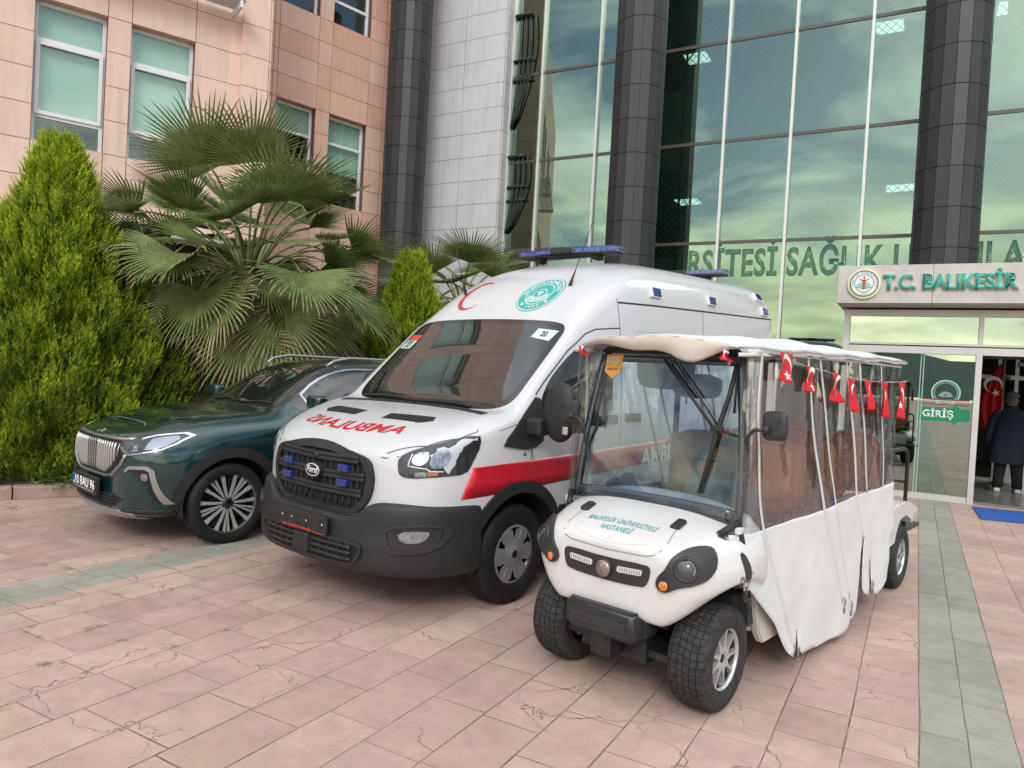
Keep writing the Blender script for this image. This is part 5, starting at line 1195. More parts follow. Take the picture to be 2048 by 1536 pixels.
for x_, z_ in ((-.32, .935), (.31, .955), (-.33, .835), (.30, .855)):
    bm = B(); box(bm, (x_, -.975 + .10 * x_ * x_, z_), (.105, .05, .048), None, .006); lt = obj('strobe_light', bm, BLUEL, gr)
    bm = B(); box(bm, (x_ + .012, -.94 + .10 * x_ * x_, z_ - .004), (.115, .04, .058), None, .006); obj('strobe_housing', bm, mat('black_plastic', (0.02, 0.02, 0.02), 0.45), lt)
# oval maker's badge
def oval(rx, rz, y0, y1, n=40, cx_=0, cz_=.905):
    bm = B(); prism(bm, [(cx_ + rx * math.cos(2 * math.pi * k / n), y0, cz_ + rz * math.sin(2 * math.pi * k / n)) for k in range(n)], (0, 1, 0), y1 - y0); fixn(bm); return bm
bd = obj('badge', oval(.085, .055, -1.00, -.93), BLKP, gr)
obj('badge_rim', oval(.076, .043, -1.004, -.999), WHITES, bd); obj('badge_face', oval(.071, .038, -1.006, -1.003), mat('badge_navy', (0.004, 0.012, 0.045), 0.2, coat=.6), bd)
obj('lettering', flat(text_bm('Ford', .062, .0012, shear=.35), -1.0065, -.004, .906, .001), WHITES, bd)
# headlights
HL = smooth_poly([(.70, .985), (.69, 1.06), (.74, 1.105), (.84, 1.155), (.955, 1.225), (.972, 1.15), (.975, 1.04), (.972, .965), (.93, .952), (.78, .932), (.72, .945)], 1)
for s in (1, -1):
    m_ = lambda pts: [(a * s, b) for a, b in pts]
    h_ = patch('headlight', m_(HL), bv, 'y', mat('lamp_black', (0.014, 0.014, 0.016), 0.3), am, 0.003, 0.02, step=.05)
    patch('reflector', m_(smooth_poly([(.775, 1.02), (.77, 1.085), (.81, 1.105), (.845, 1.10), (.845, 1.02)], 2)), bv, 'y', REFL, h_, .006, .003, step=.03)
    patch('reflector', m_(smooth_poly([(.858, 1.01), (.858, 1.105), (.90, 1.13), (.925, 1.09), (.922, 1.03), (.90, 1.0)], 2)), bv, 'y', REFL, h_, .006, .003, step=.03)
    obj('light_guide', wrap(strip2(dense(m_([(.762, 1.085), (.758, 1.012), (.85, 1.0), (.868, .985), (.915, .985)]), .02), .006), bv, 'y', .008, 0, 1, 0), mat('light_guide', (.75, .76, .78), .3), h_)
    patch('turn_signal', m_([(.86, .955), (.86, .98), (.90, .985), (.90, .958)]), bv, 'y', mat('orange_bulb', (.45, .14, .04), .3, var=.4, vscale=50), h_, .006, .002, step=.03)
    patch('turn_reflector', m_([(.80, .948), (.80, .975), (.855, .979), (.855, .953)]), bv, 'y', REFL, h_, .006, .002, step=.03)
    patch('lens', m_(HL), bv, 'y', LENS, h_, 0.011, 0.008, step=.05)
# hood: vents, lettering, seams
for s in (1, -1):
    v_ = obj('hood_vent', wrap(poly_bm([(s * .155, -.545), (s * .135, -.435), (s * .555, -.39), (s * .60, -.46), (s * .53, -.52)]), bv, 'z', .003, .004), mat('vent_black', (.012, .012, .013), .7), am)
    for k in range(6): 
        q = .19 + k * .062; obj('vent_slat', wrap(strip2(dense([(s * q, -.53), (s * (q + .02), -.44)], .02), .012), bv, 'z', .006, .004, 1, 0), BLKP, v_)
seam([(-.86, -.30), (-.93, -.36), (-.90, -.50), (-.80, -.70), (-.60, -.86)], bv, 'z', am, w=.006, both=True)
seam([(.57, 1.052), (.60, 1.047), (.69, 1.066)], bv, 'y', am, both=True, w=.006)
cowl = [(-.80, -.16), (-.5, -.10), (0, -.065), (.5, -.10), (.80, -.16)]
obj('cowl_panel', wrap(strip2(dense(cowl, .05), .06), bv, 'z', .006, .01, 1, 0), BLKP, am)
for (x0, x1, dz) in ((.56, -.06, 0), (-.10, -.68, .006)):
    bm = B(); P_ = []
    for k in range(9):
        x_ = x0 + (x1 - x0) * k / 8; zq = 1.372 + .012 * math.sin(k / 8 * 3.14) + dz
        h, nn, i, d = bv.ray_cast(Vector((x_, -4, zq)), Vector((0, 1, 0))); P_.append(h + Vector((0, -.028, .008)))
    tube(bm, P_, .011, 6); obj('wiper', bm, BLKP, am)
bm = B(); P_ = []
for q in ((-.64, 1.39), (-.72, 1.50), (-.77, 1.60)):
    h, nn, i, d = bv.ray_cast(Vector((q[0], -4, q[1])), Vector((0, 1, 0))); P_.append(h + Vector((0, -.03, .01)))
tube(bm, P_, .011, 6); obj('wiper', bm, BLKP, am)
t = text_bm('AMBULANS', .30, .006, shear=.0)
for v in t.verts:
    u, w_ = v.co.x, v.co.y; v.co = Vector((-u * .70 + w_ * 0.10 + .0, -.665 + w_ * .52 - .05 * (1 - (u / .7) ** 2), 0))
bmesh.ops.reverse_faces(t, faces=t.faces); obj('hood_lettering', wrap(t, bv, 'z', .0022, 0, step=.06), REDV, am)
# crescent and university emblem above the windshield (front projection)
def onfront(bm, m, parent, off, name, cx_, cz_, axis='y', rot=0.0, sx=1, sz=1):
    c_, s_ = math.cos(rot), math.sin(rot)
    for v in bm.verts: x_, z_ = v.co.x * sx, v.co.y * sz; v.co = Vector((cx_ + x_ * c_ - z_ * s_, cz_ + x_ * s_ + z_ * c_, 0))
    return obj(name, wrap(bm, bv, axis, off, 0, step=.04), m, parent)
b_ = B(); n = 40; A_ = []; C_ = []
for k in range(n + 1):
    a = R(55 + 265 * k / n); A_.append((.165 * math.cos(a), .15 * math.sin(a))); w_ = .004 + .042 * math.sin(math.pi * k / n) ** 1.3; C_.append(((.165 - w_) * math.cos(a), (.15 - w_) * math.sin(a)))
VA = [b_.verts.new((*p, 0)) for p in A_]; VC = [b_.verts.new((*p, 0)) for p in C_]
for k in range(n): b_.faces.new((VA[k], VA[k + 1], VC[k + 1], VC[k]))
onfront(b_, REDV, am, .002, 'red_crescent', -.42, 2.33)
em_m = mat('emblem_teal', (0.02, 0.36, 0.31), 0.35, coat=.3)
b_ = B(); disc(b_, 0, 0, .205); ub = onfront(b_, em_m, am, .002, 'university_emblem', .345, 2.325, rot=.10, sz=.80)
for r0, r1 in ((.188, .195), (.118, .124), (.058, .064)):
    b_ = B(); ring(b_, 0, 0, r0, r1); onfront(b_, WHITES, ub, .0035, 'emblem_ring', .345, 2.325, rot=.10, sz=.80)
onfront(arc_text('BALIKESİR ÜNİVERSİTESİ', .155, .042, 175, 5, False, .0006), WHITES, ub, .0035, 'lettering', .345, 2.325, rot=.10, sz=.80)
onfront(arc_text('★ 1992 ★', .155, .042, 215, 325, True, .0006), WHITES, ub, .0035, 'lettering', .345, 2.325, rot=.10, sz=.80)
b_ = B()
for k in range(5): add2(b_, strip2([(-.10 + .2 * t_ / 12, -.035 - k * .014 + .03 * (abs(t_ - 6) / 6) ** 2) for t_ in range(13)], .006))
b_.faces.new([b_.verts.new((*p, 0)) for p in ((-.03, .02), (.0, .035), (.035, .02), (.012, .012), (.0, -.02), (-.014, .01))])
onfront(b_, WHITES, ub, .0035, 'emblem_mark', .345, 2.325, rot=.10, sz=.80)
# bumper details
def bpatch(*a, **k): return patch(*a, **k)
LG = smooth_poly([(-.56, .475), (-.50, .495), (.50, .495), (.56, .475), (.52, .385), (.44, .345), (-.44, .345), (-.52, .385)], 1)
lg = patch('lower_grille', LG, bv2, 'y', DARKIN, bp, .004, .006)
obj('intake_rim', wrap(strip2(LG, .022, True), bv2, 'y', .016, .012, 1, 0), BLKP, lg, smooth=True, sharp=50)
for z_ in (.385, .425, .462):
    bm = B(); tube(bm, front_path(bv2, [(-.48, z_), (.48, z_)], .014), .009, 6, flat=.012); obj('lower_bar', bm, BLKP, lg)
for k in range(-5, 6):
    bm = B(); tube(bm, front_path(bv2, [(k * .09, .36), (k * .09, .485)], .010), .005, 4, flat=.010); obj('lower_rib', bm, BLKP, lg)
bm = B(); box(bm, (0, -1.055, .425), (.17, .05, .13), None, .015); obj('sensor_box', bm, BLKP, lg)
seam([(.60, .50), (.62, .46), (.58, .36), (.68, .29), (.90, .27)], bv2, 'y', bp, both=True, w=.012)
PH = B(); box(PH, (0, -1.055, .565), (.54, .025, .125), None, .006); pl = obj('plate_holder', PH, mat('dark_plate_holder', (.018, .018, .019), .5, bump=.6, bscale=120), bp)
for x_ in (-.19, -.05, .05, .19):
    for z_ in (.545, .59):
        bm = B(); box(bm, (x_, -1.069, z_), (.05, .004, .006)); box(bm, (x_, -1.0695, z_ - .014), (.006, .006, .02)); obj('holder_rib', bm, BLKP, pl)
for x_ in (-.22, -.11, .06, .235):
    bm = B(); lathe(bm, [(0, 0), (.006, 0), (.006, .004)], 10, Matrix.Translation((x_, -1.069, .575)) @ Matrix.Rotation(R(-90), 4, 'Z')); obj('screw', bm, CHROME, pl)
obj('lettering', flat(text_bm('TOK OTOMOTİV BALIKESİR', .026, .0008), -1.0688, -.06, .511, .001), REDM, pl)
bm = B(); box2(bm, (.12, -1.0705, .508), (.255, -1.0685, .512)); obj('red_rule', bm, REDM, pl)
for s in (1, -1):
    F1 = smooth_poly([(s * a, b) for a, b in [(.70, .63), (.93, .655), (.965, .60), (.93, .49), (.76, .465), (.71, .53)]], 1)
    fb_ = patch('fog_lamp_bezel', F1, bv2, 'y', BLKP, bp, .012, .014, step=.05)
    obj('bezel_rim', wrap(strip2(F1, .022, True), bv2, 'y', .024, .012, 1, 0), BLKP, fb_, smooth=True, sharp=50)
    F2 = [(.835 * s + (a - .835 * s) * .72, .565 + (b - .565) * .78) for a, b in F1]
    patch('fog_recess', F2, bv2, 'y', mat('lamp_black', (.03, .03, .032), .3), fb_, .014, .002, step=.05)
    F3 = smooth_poly([(s * a, b) for a, b in [(.765, .60), (.90, .615), (.905, .575), (.87, .53), (.79, .535)]], 1)
    patch('fog_lamp', F3, bv2, 'y', REFL, fb_, .018, .002, step=.04)
# roof: light bar, side strobes, aerials
def light_bar(y, z, hw, tilt=0.0):
    t = obj('light_bar', B(), BLKP, am)
    for s in (1, -1):
        bm = B(); 
        pr_ = [(-hw, 0, -.012), (-hw * .96, -.085, .0), (-hw * .2, -.15, 0), (-hw * .2, .15, 0), (-hw * .96, .10, 0)]
        base = [(s * abs(a), b, 0) for a, b, c in [(hw, -.03, 0), (hw * .95, -.09, 0), (hw * .20, -.145, 0), (hw * .20, .145, 0), (hw * .95, .10, 0), (hw, .05, 0)]]
        prism(bm, [(a, y + b, z) for a, b, c in base], (0, 0, 1), .055); fixn(bm)
        bmesh.ops.bevel(bm, geom=bm.edges[:], offset=.012, segments=2, affect='EDGES'); obj('bar_lens', bm, glass_bar, t, smooth=True, sharp=40)
        bm = B()
        for k in range(6): box(bm, (s * hw * (.30 + .115 * k), y - .05 + .006 * k, z + .027), (.06, .10, .035), None, .006)
        obj('led_block', bm, mat('led_block', (.35, .38, .55), .25, metal=.4), t)
    bm = B(); box(bm, (0, y, z + .0275), (hw * .395, .30, .060), None, .012); obj('bar_centre', bm, mat('bar_centre', (.02, .02, .022), .3), t)
    bm = B()
    for s in (1, -1): box(bm, (s * .34, y, z - .035), (.07, .12, .05), None, .008)
    box(bm, (0, y, z - .008), (hw * 1.9, .20, .014)); obj('bar_foot', bm, BLKP, t)
    return t
glass_bar = glass_mat('blue_lens', (.50, .55, .88), (.9, .92, 1), .10, .8)
light_bar(1.85, 2.815, .60); light_bar(4.25, 2.935, .60)
for y_, z_, x_ in ((1.97, 2.44, .93), (3.15, 2.49, .935), (4.55, 2.68, .875), (4.62, 2.52, .915)):
    for s in (1, -1):
        h, nn, i, d = bv.ray_cast(Vector((4 * s, y_, z_)), Vector((-s, 0, 0))); nn = nn if nn.x * s > 0 else -nn
        rt = Matrix(((nn.x, 0, 0), (nn.y, 1, 0), (nn.z, 0, 1))); rt = Matrix.Rotation(math.atan2(nn.z, abs(nn.x)) * -s, 3, 'Y')
        bm = B(); box(bm, h, (.05, .185, .105), rt, .012); sl = obj('side_strobe', bm, CHROME if False else mat('strobe_frame', (.70, .71, .73), .25), am)
        bm = B(); box(bm, h + rt @ Vector((s * .022, .01, 0)), (.022, .14, .080), rt, .006); obj('strobe_lens', bm, BLUEL, sl)
for (x_, y_, L_) in ((.56, 1.12, .66), (-.60, 1.05, .46)):
    h, nn, i, d = bv.ray_cast(Vector((x_, y_, 5)), Vector((0, 0, -1))); bm = B(); lathe(bm, [(.018, 0), (.012, .04), (.006, .10), (0, .10)], 12, Matrix.Translation(h) @ Matrix.Rotation(R(-90 - (-18 if x_ > 0 else 14)), 4, 'Y'))
    d_ = Vector((.05 if x_ > 0 else -.08, .42 if x_ > 0 else -.30, 1)).normalized(); tube(bm, [h, h + d_ * .15], [.013, .006], 8); tube(bm, [h + d_ * .14, h + d_ * L_], .0035, 5); obj('aerial', bm, mat('black_plastic', (0.02, 0.02, 0.02), 0.45), am)
bm = B(); box(bm, (0, 0, 0), (.004, .035, .04)); bm.free()
ic = patch('small_decal', [(.035, 1.06), (.065, 1.06), (.065, 1.08), (.035, 1.08)], bv, 'x', mat('decal_grey', (.10, .10, .08), .5), am, .003, .001)
# ================================================================ DARK GREEN CAR
CAR_O, CAR_A = (-6.077, 4.601, 0.0), -R(13)
GPAINT = mat('dark_green_paint', (0.004, 0.036, 0.040), 0.18, coat=1.0, spec=0.6, metal=0.35, rv=0.03)
def car_body(root):
    def s(*p): return [p[0], *p[1:-1], p[-1]]
    # 0 bottom centre,1 bottom,2 sill,3 mid,4 waist,5 shoulder,6 upper,7 roof/hood edge,8,9 centre
    lowr = lambda: [(0, .20), (.82, .22), (.89, .38), (.92, .55)]
    st = [
     (-.85, [(0, .30), (.25, .30), (.30, .40), (.33, .55), (.34, .70), (.33, .80), (.28, .865), (.2, .88), (.1, .885), (0, .885)]),
     (-.83, [(0, .26), (.45, .26), (.52, .38), (.56, .55), (.57, .70), (.56, .82), (.46, .895), (.32, .91), (.16, .92), (0, .92)]),
     (-.76, [(0, .22), (.62, .24), (.70, .38), (.73, .55), (.74, .70), (.72, .83), (.60, .925), (.42, .955), (.2, .965), (0, .97)]),
     (-.62, [(0, .20), (.74, .22), (.82, .38), (.855, .55), (.865, .70), (.84, .85), (.76, .95), (.58, .995), (.27, 1.01), (0, 1.015)]),
     (-.40, [(0, .20), (.80, .22), (.87, .38), (.905, .55), (.92, .70), (.90, .88), (.83, 1.00), (.66, 1.065), (.3, 1.085), (0, 1.09)]),
     (-.15, [(0, .20), (.82, .22), (.89, .38), (.92, .55), (.935, .72), (.92, .91), (.86, 1.035), (.70, 1.11), (.3, 1.13), (0, 1.135)]),
     (.15, lowr() + [(.935, .74), (.925, .93), (.87, 1.055), (.72, 1.14), (.3, 1.16), (0, 1.165)]),
     (.38, lowr() + [(.93, .75), (.925, .94), (.875, 1.07), (.73, 1.155), (.3, 1.175), (0, 1.18)]),
     (.48, lowr() + [(.93, .75), (.92, .945), (.875, 1.08), (.70, 1.205), (.32, 1.23), (0, 1.235)]),
     (.62, lowr() + [(.93, .75), (.92, .95), (.87, 1.09), (.69, 1.30), (.34, 1.325), (0, 1.33)]),
     (.85, lowr() + [(.93, .75), (.92, .955), (.86, 1.11), (.665, 1.455), (.36, 1.485), (0, 1.495)]),
     (1.05, lowr() + [(.93, .75), (.92, .96), (.855, 1.12), (.645, 1.555), (.36, 1.59), (0, 1.60)]),
     (1.20, lowr() + [(.93, .76), (.92, .965), (.85, 1.13), (.63, 1.60), (.35, 1.63), (0, 1.64)]),
     (1.50, lowr() + [(.93, .76), (.92, .97), (.85, 1.14), (.62, 1.635), (.34, 1.665), (0, 1.675)]),
     (2.0, lowr() + [(.93, .77), (.92, .98), (.85, 1.15), (.615, 1.63), (.33, 1.665), (0, 1.675)]),
     (2.6, lowr() + [(.93, .78), (.92, 1.0), (.85, 1.17), (.61, 1.61), (.33, 1.65), (0, 1.66)]),
     (3.3, [(0, .22), (.82, .24), (.89, .38), (.93, .55), (.94, .78), (.93, 1.0), (.84, 1.18), (.59, 1.53), (.32, 1.59), (0, 1.60)]),
     (3.62, [(0, .28), (.78, .30), (.86, .42), (.90, .56), (.91, .80), (.89, 1.0), (.78, 1.16), (.54, 1.36), (.3, 1.42), (0, 1.44)]),
     (3.72, [(0, .34), (.70, .36), (.80, .44), (.84, .6), (.85, .80), (.82, .96), (.70, 1.06), (.48, 1.14), (.26, 1.18), (0, 1.2)]),
    ]
    return loft('body', st, GPAINT, root, 2)
cr_ = thing('passenger_car', 'glossy dark green crossover car with vertical chrome grille ribs parked beside the conifer', 'car', CAR_O, CAR_A)
cb_ = car_body(cr_); bv = bvh_of(cb_)
cut(cb_, [cyl_cut(-.03, .35, .425, .50, 1.3), cyl_cut(-.03, .35, .425, -.50, -1.3), cyl_cut(2.86, .36, .425, .50, 1.3), cyl_cut(2.86, .36, .425, -.50, -1.3)])
well(cr_, -.03, .35, .423, .52, .90); well(cr_, 2.86, .36, .423, .52, .90)
for s in (1, -1):
    wheel(cr_, .80 * s, -.05, .357, .225, .262, 'car', s); wheel(cr_, .80 * s, 2.86, .357, .225, .262, 'car', s)
SATIN = mat('satin_trim', (.42, .42, .43), .30, metal=.8); ROOFB = mat('black_roof', (.010, .010, .011), .10, coat=.8)
BV = bv
WS = smooth_poly([(-.70, 1.175), (-.45, 1.19), (0, 1.195), (.45, 1.19), (.70, 1.175), (.70, 1.28), (.665, 1.42), (.635, 1.52), (.60, 1.572), (.35, 1.60), (0, 1.612), (-.35, 1.60), (-.60, 1.572), (-.635, 1.52), (-.665, 1.42), (-.70, 1.28)], 1)
ws = patch('windshield', WS, bv, 'y', mat('windshield_edge', (0.012, 0.012, 0.013), 0.06, spec=1.0), cr_, .003, .008, step=.06)
patch('glass', [(a * .95, 1.39 + (b - 1.39) * .93) for a, b in WS], bv, 'y', VGLASS, ws, .0045, .001, step=.06)
obj('roof_panel', wrap(poly_bm([(-.52, 1.22), (.52, 1.22), (.545, 1.5), (.54, 2.6), (.50, 3.1), (-.50, 3.1), (-.54, 2.6), (-.545, 1.5)]), bv, 'z', .002, .004, step=.1), ROOFB, cr_, smooth=True)
SWp = smooth_poly([(.535, 1.135), (.80, 1.365), (1.02, 1.49), (1.25, 1.555), (1.50, 1.578), (2.3, 1.56), (3.0, 1.48), (3.15, 1.36), (2.9, 1.20), (1.5, 1.155)], 1)
for s in (1, -1):
    w_ = obj('side_window', wrap(poly_bm(SWp), bv, 'x', .003, .006, s, .08), VGLASS, cr_, smooth=True, sharp=50)
    obj('window_trim', wrap(strip2(dense(SWp[1:], .04, True), .016, True), bv, 'x', .008, .004, s, 0), mat('bright_trim', (.50, .50, .52), .25, metal=.7), w_)
    bm = B(); tube(bm, [Vector((s * .585, 1.08, 1.595)), Vector((s * .60, 1.16, 1.650)), Vector((s * .60, 1.35, 1.690)), Vector((s * .595, 2.3, 1.690)), Vector((s * .58, 2.9, 1.64)), Vector((s * .57, 3.05, 1.58))], .013, 8, flat=.016); obj('roof_rail', bm, mat('rail_silver', (.34, .35, .36), .32, metal=.6), cr_)
    # mirror
    bm = B(); box(bm, (0, 0, 0), (.20, .11, .12)); mo_ = obj('door_mirror', bm, GPAINT, cr_); subsurf(mo_, 3)
    for v in mo_.data.vertices:
        d_ = (.20, .11, .12); v.co = Vector([math.copysign(abs(v.co[i] / d_[i] * 2) ** .5 * d_[i] * .62, v.co[i]) for i in range(3)])
    mo_.data.transform(Matrix.Translation((s * 1.02, .71, 1.255)))
    bm = B(); box(bm, (s * .95, .74, 1.165), (.20, .08, .035), None, .012); obj('mirror_foot', bm, GLOSSBLK, mo_)
    bm = B(); box(bm, (s * .94, 1.25, .955), (.03, .20, .03), None, .01); obj('door_handle', bm, GPAINT, cr_)
    # bumper corner bracket, fog lamp
    m_ = lambda pts: [(a * s, b) for a, b in pts]
    ve = patch('corner_vent', m_([(.66, .672), (.775, .680), (.815, .62), (.825, .40), (.80, .385), (.765, .55)]), bv, 'y', mat('lamp_black', (.03, .03, .032), .3), cr_, .003, .004, step=.05)
    obj('corner_bracket', wrap(strip2(dense(m_([(.61, .650), (.65, .685), (.77, .692), (.805, .665), (.830, .39)]), .02), .026), bv, 'y', .014, .014, 1, 0), SATIN, ve, smooth=True, sharp=50)
    fo = patch('fog_lamp', m_([(.765 + .022 * math.cos(k), .615 + .03 * math.sin(k)) for k in [2 * math.pi * i / 14 for i in range(14)]]), bv, 'y', REFL, ve, .012, .01, step=.03)
    for k in range(5): obj('vent_fin', wrap(strip2(dense(m_([(.785, .56 - .033 * k), (.82, .55 - .035 * k)]), .02), .007), bv, 'y', .008, .006, 1, 0), BLKP, ve)
    # headlight: smoked inner part, clear outer part with white outline
    HLp = [(.515, .895), (.655, .915), (.72, .948), (.815, .972), (.845, .962), (.852, .915), (.83, .855), (.79, .828), (.70, .805), (.575, .785), (.525, .84)]
    hl = patch('headlight', m_(HLp), bv, 'y', mat('lamp_black', (.03, .03, .032), .3), cr_, .003, .01, step=.04)
    patch('reflector', m_([(.735, .835), (.72, .93), (.81, .955), (.835, .93), (.825, .875), (.79, .845)]), bv, 'y', mat('lamp_grey', (.30, .33, .38), .2, metal=.6), hl, .005, .002, step=.04)
    patch('bulb_reflector', m_([(.655, .815), (.65, .86), (.672, .862), (.70, .82)]), bv, 'y', REFL, hl, .006, .002, step=.04)
    obj('light_outline', wrap(strip2(dense(m_([(.66, .918), (.72, .950), (.815, .974), (.85, .955), (.845, .89), (.82, .845), (.775, .822), (.735, .812)]), .02), .011), bv, 'y', .009, .004, 1, 0), mat('light_guide', (.75, .76, .78), .3), hl)
    obj('lower_outline', wrap(strip2(dense(m_([(.735, .810), (.65, .79), (.565, .775)]), .02), .009), bv, 'y', .009, .004, 1, 0), SATIN, hl)
    patch('lens', m_(HLp), bv, 'y', LENS, hl, .011, .006, step=.04)
    obj('lower_cladding', wrap(poly_bm([(-.80, .20), (-.80, .335), (-.50, .335), (-.44, .30), (-.40, .20)]), bv, 'x', .010, .012, s, .06), BLKP, cr_, smooth=True)
    obj('sill_cladding', wrap(poly_bm([(.36, .21), (.38, .42), (2.44, .44), (2.47, .21)]), bv, 'x', .010, .012, s, .1), BLKP, cr_, smooth=True)
arch_trim('wheel_arch_trim', bv, -.03, .35, .415, .50, -25, 212, BLKP, cr_, off=.010, zmin=.21); arch_trim('wheel_arch_trim', bv, 2.86, .36, .415, .50, -32, 205, BLKP, cr_, off=.010, zmin=.21)
bm = B(); box2(bm, (-.48, -.55, .19), (.48, 3.4, .32)); box2(bm, (-.80, .45, .19), (.80, 2.4, .30)); obj('underbody_shade_box', bm, DARKIN, cr_)  # dark boxes added beneath the car to deepen the shade there
# grille
G_ = smooth_poly([(-.50, .895), (0, .888), (.50, .895), (.555, .87), (.575, .80), (.53, .71), (.40, .612), (.30, .592), (0, .588), (-.30, .592), (-.40, .612), (-.53, .71), (-.575, .80), (-.555, .87)], 1)
gr = patch('grille', G_, bv, 'y', DARKIN, cr_, .006, .01, step=.06)
obj('grille_frame', wrap(strip2(dense([(.60, .915), (.50, .905), (0, .897), (-.50, .905), (-.60, .915)], .04), .018), bv, 'y', .012, .01, 1, 0), SATIN, gr, smooth=True)
obj('grille_frame', wrap(strip2(dense([(.60, .785), (.545, .70), (.41, .60), (.30, .578), (0, .574), (-.30, .578), (-.41, .60), (-.545, .70), (-.60, .785)], .03), .020), bv, 'y', .014, .012, 1, 0), SATIN, gr, smooth=True)
BARM = mat('grille_silver', (.50, .50, .49), .28, metal=.75)
for k in range(-11, 12):
    x_ = k * .046; a_ = abs(x_); zb = .598 if a_ < .3 else (.598 + (a_ - .3) * .55 if a_ < .42 else .665 + (a_ - .42) * 1.0); zt = .878; 
    wide = .030 if 3 <= abs(k) <= 10 else .012
    pts = [(x_, zb + .01), (x_, (zb + zt) / 2), (x_, zt - .005)]
    bm = B(); P_ = front_path(bv, pts, .012)
    n_ = len(P_); tube(bm, P_, [max(.003, wide / 2 * math.sin(math.pi * (i + .8) / (n_ + .6)) ** .45) for i in range(n_)], 8, flat=.010); obj('grille_rib', bm, BARM if wide > .02 else mat('satin_trim', (.42, .42, .43), .30), gr)
seam([(-.55, -.568), (0, -.64), (.38, -.56)][0:1] + [(-.40, -.575), (-.33, -.58), (.33, -.58), (.40, -.55)], bv, 'z', cr_, w=.010, m=mat('bright_trim', (.70, .70, .72), .22), name='hood_crease_line') if False else None
for s in (1, -1): seam([(s * .66, -.60), (s * .72, -.40), (s * .76, 0), (s * .755, .38)], bv, 'z', cr_, w=.007)
seam([(-.42, -.60), (-.33, -.565), (.33, -.565), (.42, -.60)], bv, 'z', cr_, w=.005, m=mat('edge_glint', (.30, .36, .36), .3), name='hood_edge_glint')  # pale strip painted on as a highlight along the hood front
seam([(.53, .42), (.525, .81), (.535, 1.0), (.55, 1.13)], bv, 'x', cr_, both=True, w=.007); seam([(1.62, .42), (1.62, 1.15)], bv, 'x', cr_, both=True, w=.007)
em_ = obj('hood_emblem', wrap(strip2([(-.045, .922), (-.035, .938), (.0, .946), (.045, .946), (.04, .925)], .008), bv, 'y', .006, .006, 1, 0), CHROME, cr_)
# licence plate
bm = B(); box(bm, (0, -.905, .478), (.56, .04, .15), None, .008); ph = obj('plate_holder', bm, mat('black_plastic', (0.02, 0.02, 0.02), 0.45), cr_)
bm = B(); box(bm, (.0, -.927, .487), (.52, .004, .112), None, .001); npl = obj('licence_plate', bm, mat('black_plate', (.008, .008, .009), .3), cr_)
bm = B(); box(bm, (-.235, -.9305, .487), (.045, .003, .108)); obj('blue_band', bm, mat('plate_blue', (.01, .08, .42), .4), npl)
obj('lettering', flat(text_bm('10 BAU 96', .112, .003, spacing=1.0), -.9297, .022, .484, .001), WHITES, npl)
obj('lettering', flat(text_bm('TR', .028, .001), -.9325, -.235, .455, .0005), WHITES, npl)
bm = B(); box2(bm, (-.26, -.9296, .4325), (.26, -.927, .4355)); obj('plate_edge', bm, WHITES, npl)
bm = B(); tube(bm, [(-.30, -.86, .40), (.30, -.86, .40)], .01, 6); bm.free()
lo_ = patch('lower_intake', [(-.52, .36), (-.46, .44), (.46, .44), (.58, .41), (.40, .325), (-.40, .325)], bv, 'y', DARKIN, cr_, .004, .005, step=.06)
for z_ in (.345, .372, .40, .425): bm = B(); tube(bm, front_path(bv, [(-.47, z_), (.47, z_)], .008), .006, 5); obj('intake_bar', bm, BLKP, lo_)
obj('skid_plate', wrap(strip2(dense([(-.62, .275), (-.50, .285), (0, .285), (.50, .285), (.66, .262)], .04), .052), bv, 'y', .016, .02, 1, 0), mat('skid_silver', (.40, .40, .41), .35, metal=.5), cr_, smooth=True, sharp=50)
patch('lower_bumper', [(-.60, .262), (.60, .262), (.66, .335), (.80, .335), (.88, .30), (.84, .22), (-.84, .22), (-.88, .30), (-.80, .335), (-.66, .335)], bv, 'y', BLKP, cr_, .006, .01, step=.05)
for x0, x1 in ((.60, -.02), (-.05, -.58)):
    bm = B(); P_ = []
    for k in range(8):
        h, nn, i, d = bv.ray_cast(Vector((x0 + (x1 - x0) * k / 7, -4, 1.215 + .01 * math.sin(k))), Vector((0, 1, 0))); P_.append(h + Vector((0, -.02, .004)))
    tube(bm, P_, .009, 6); obj('wiper', bm, BLKP, cr_)
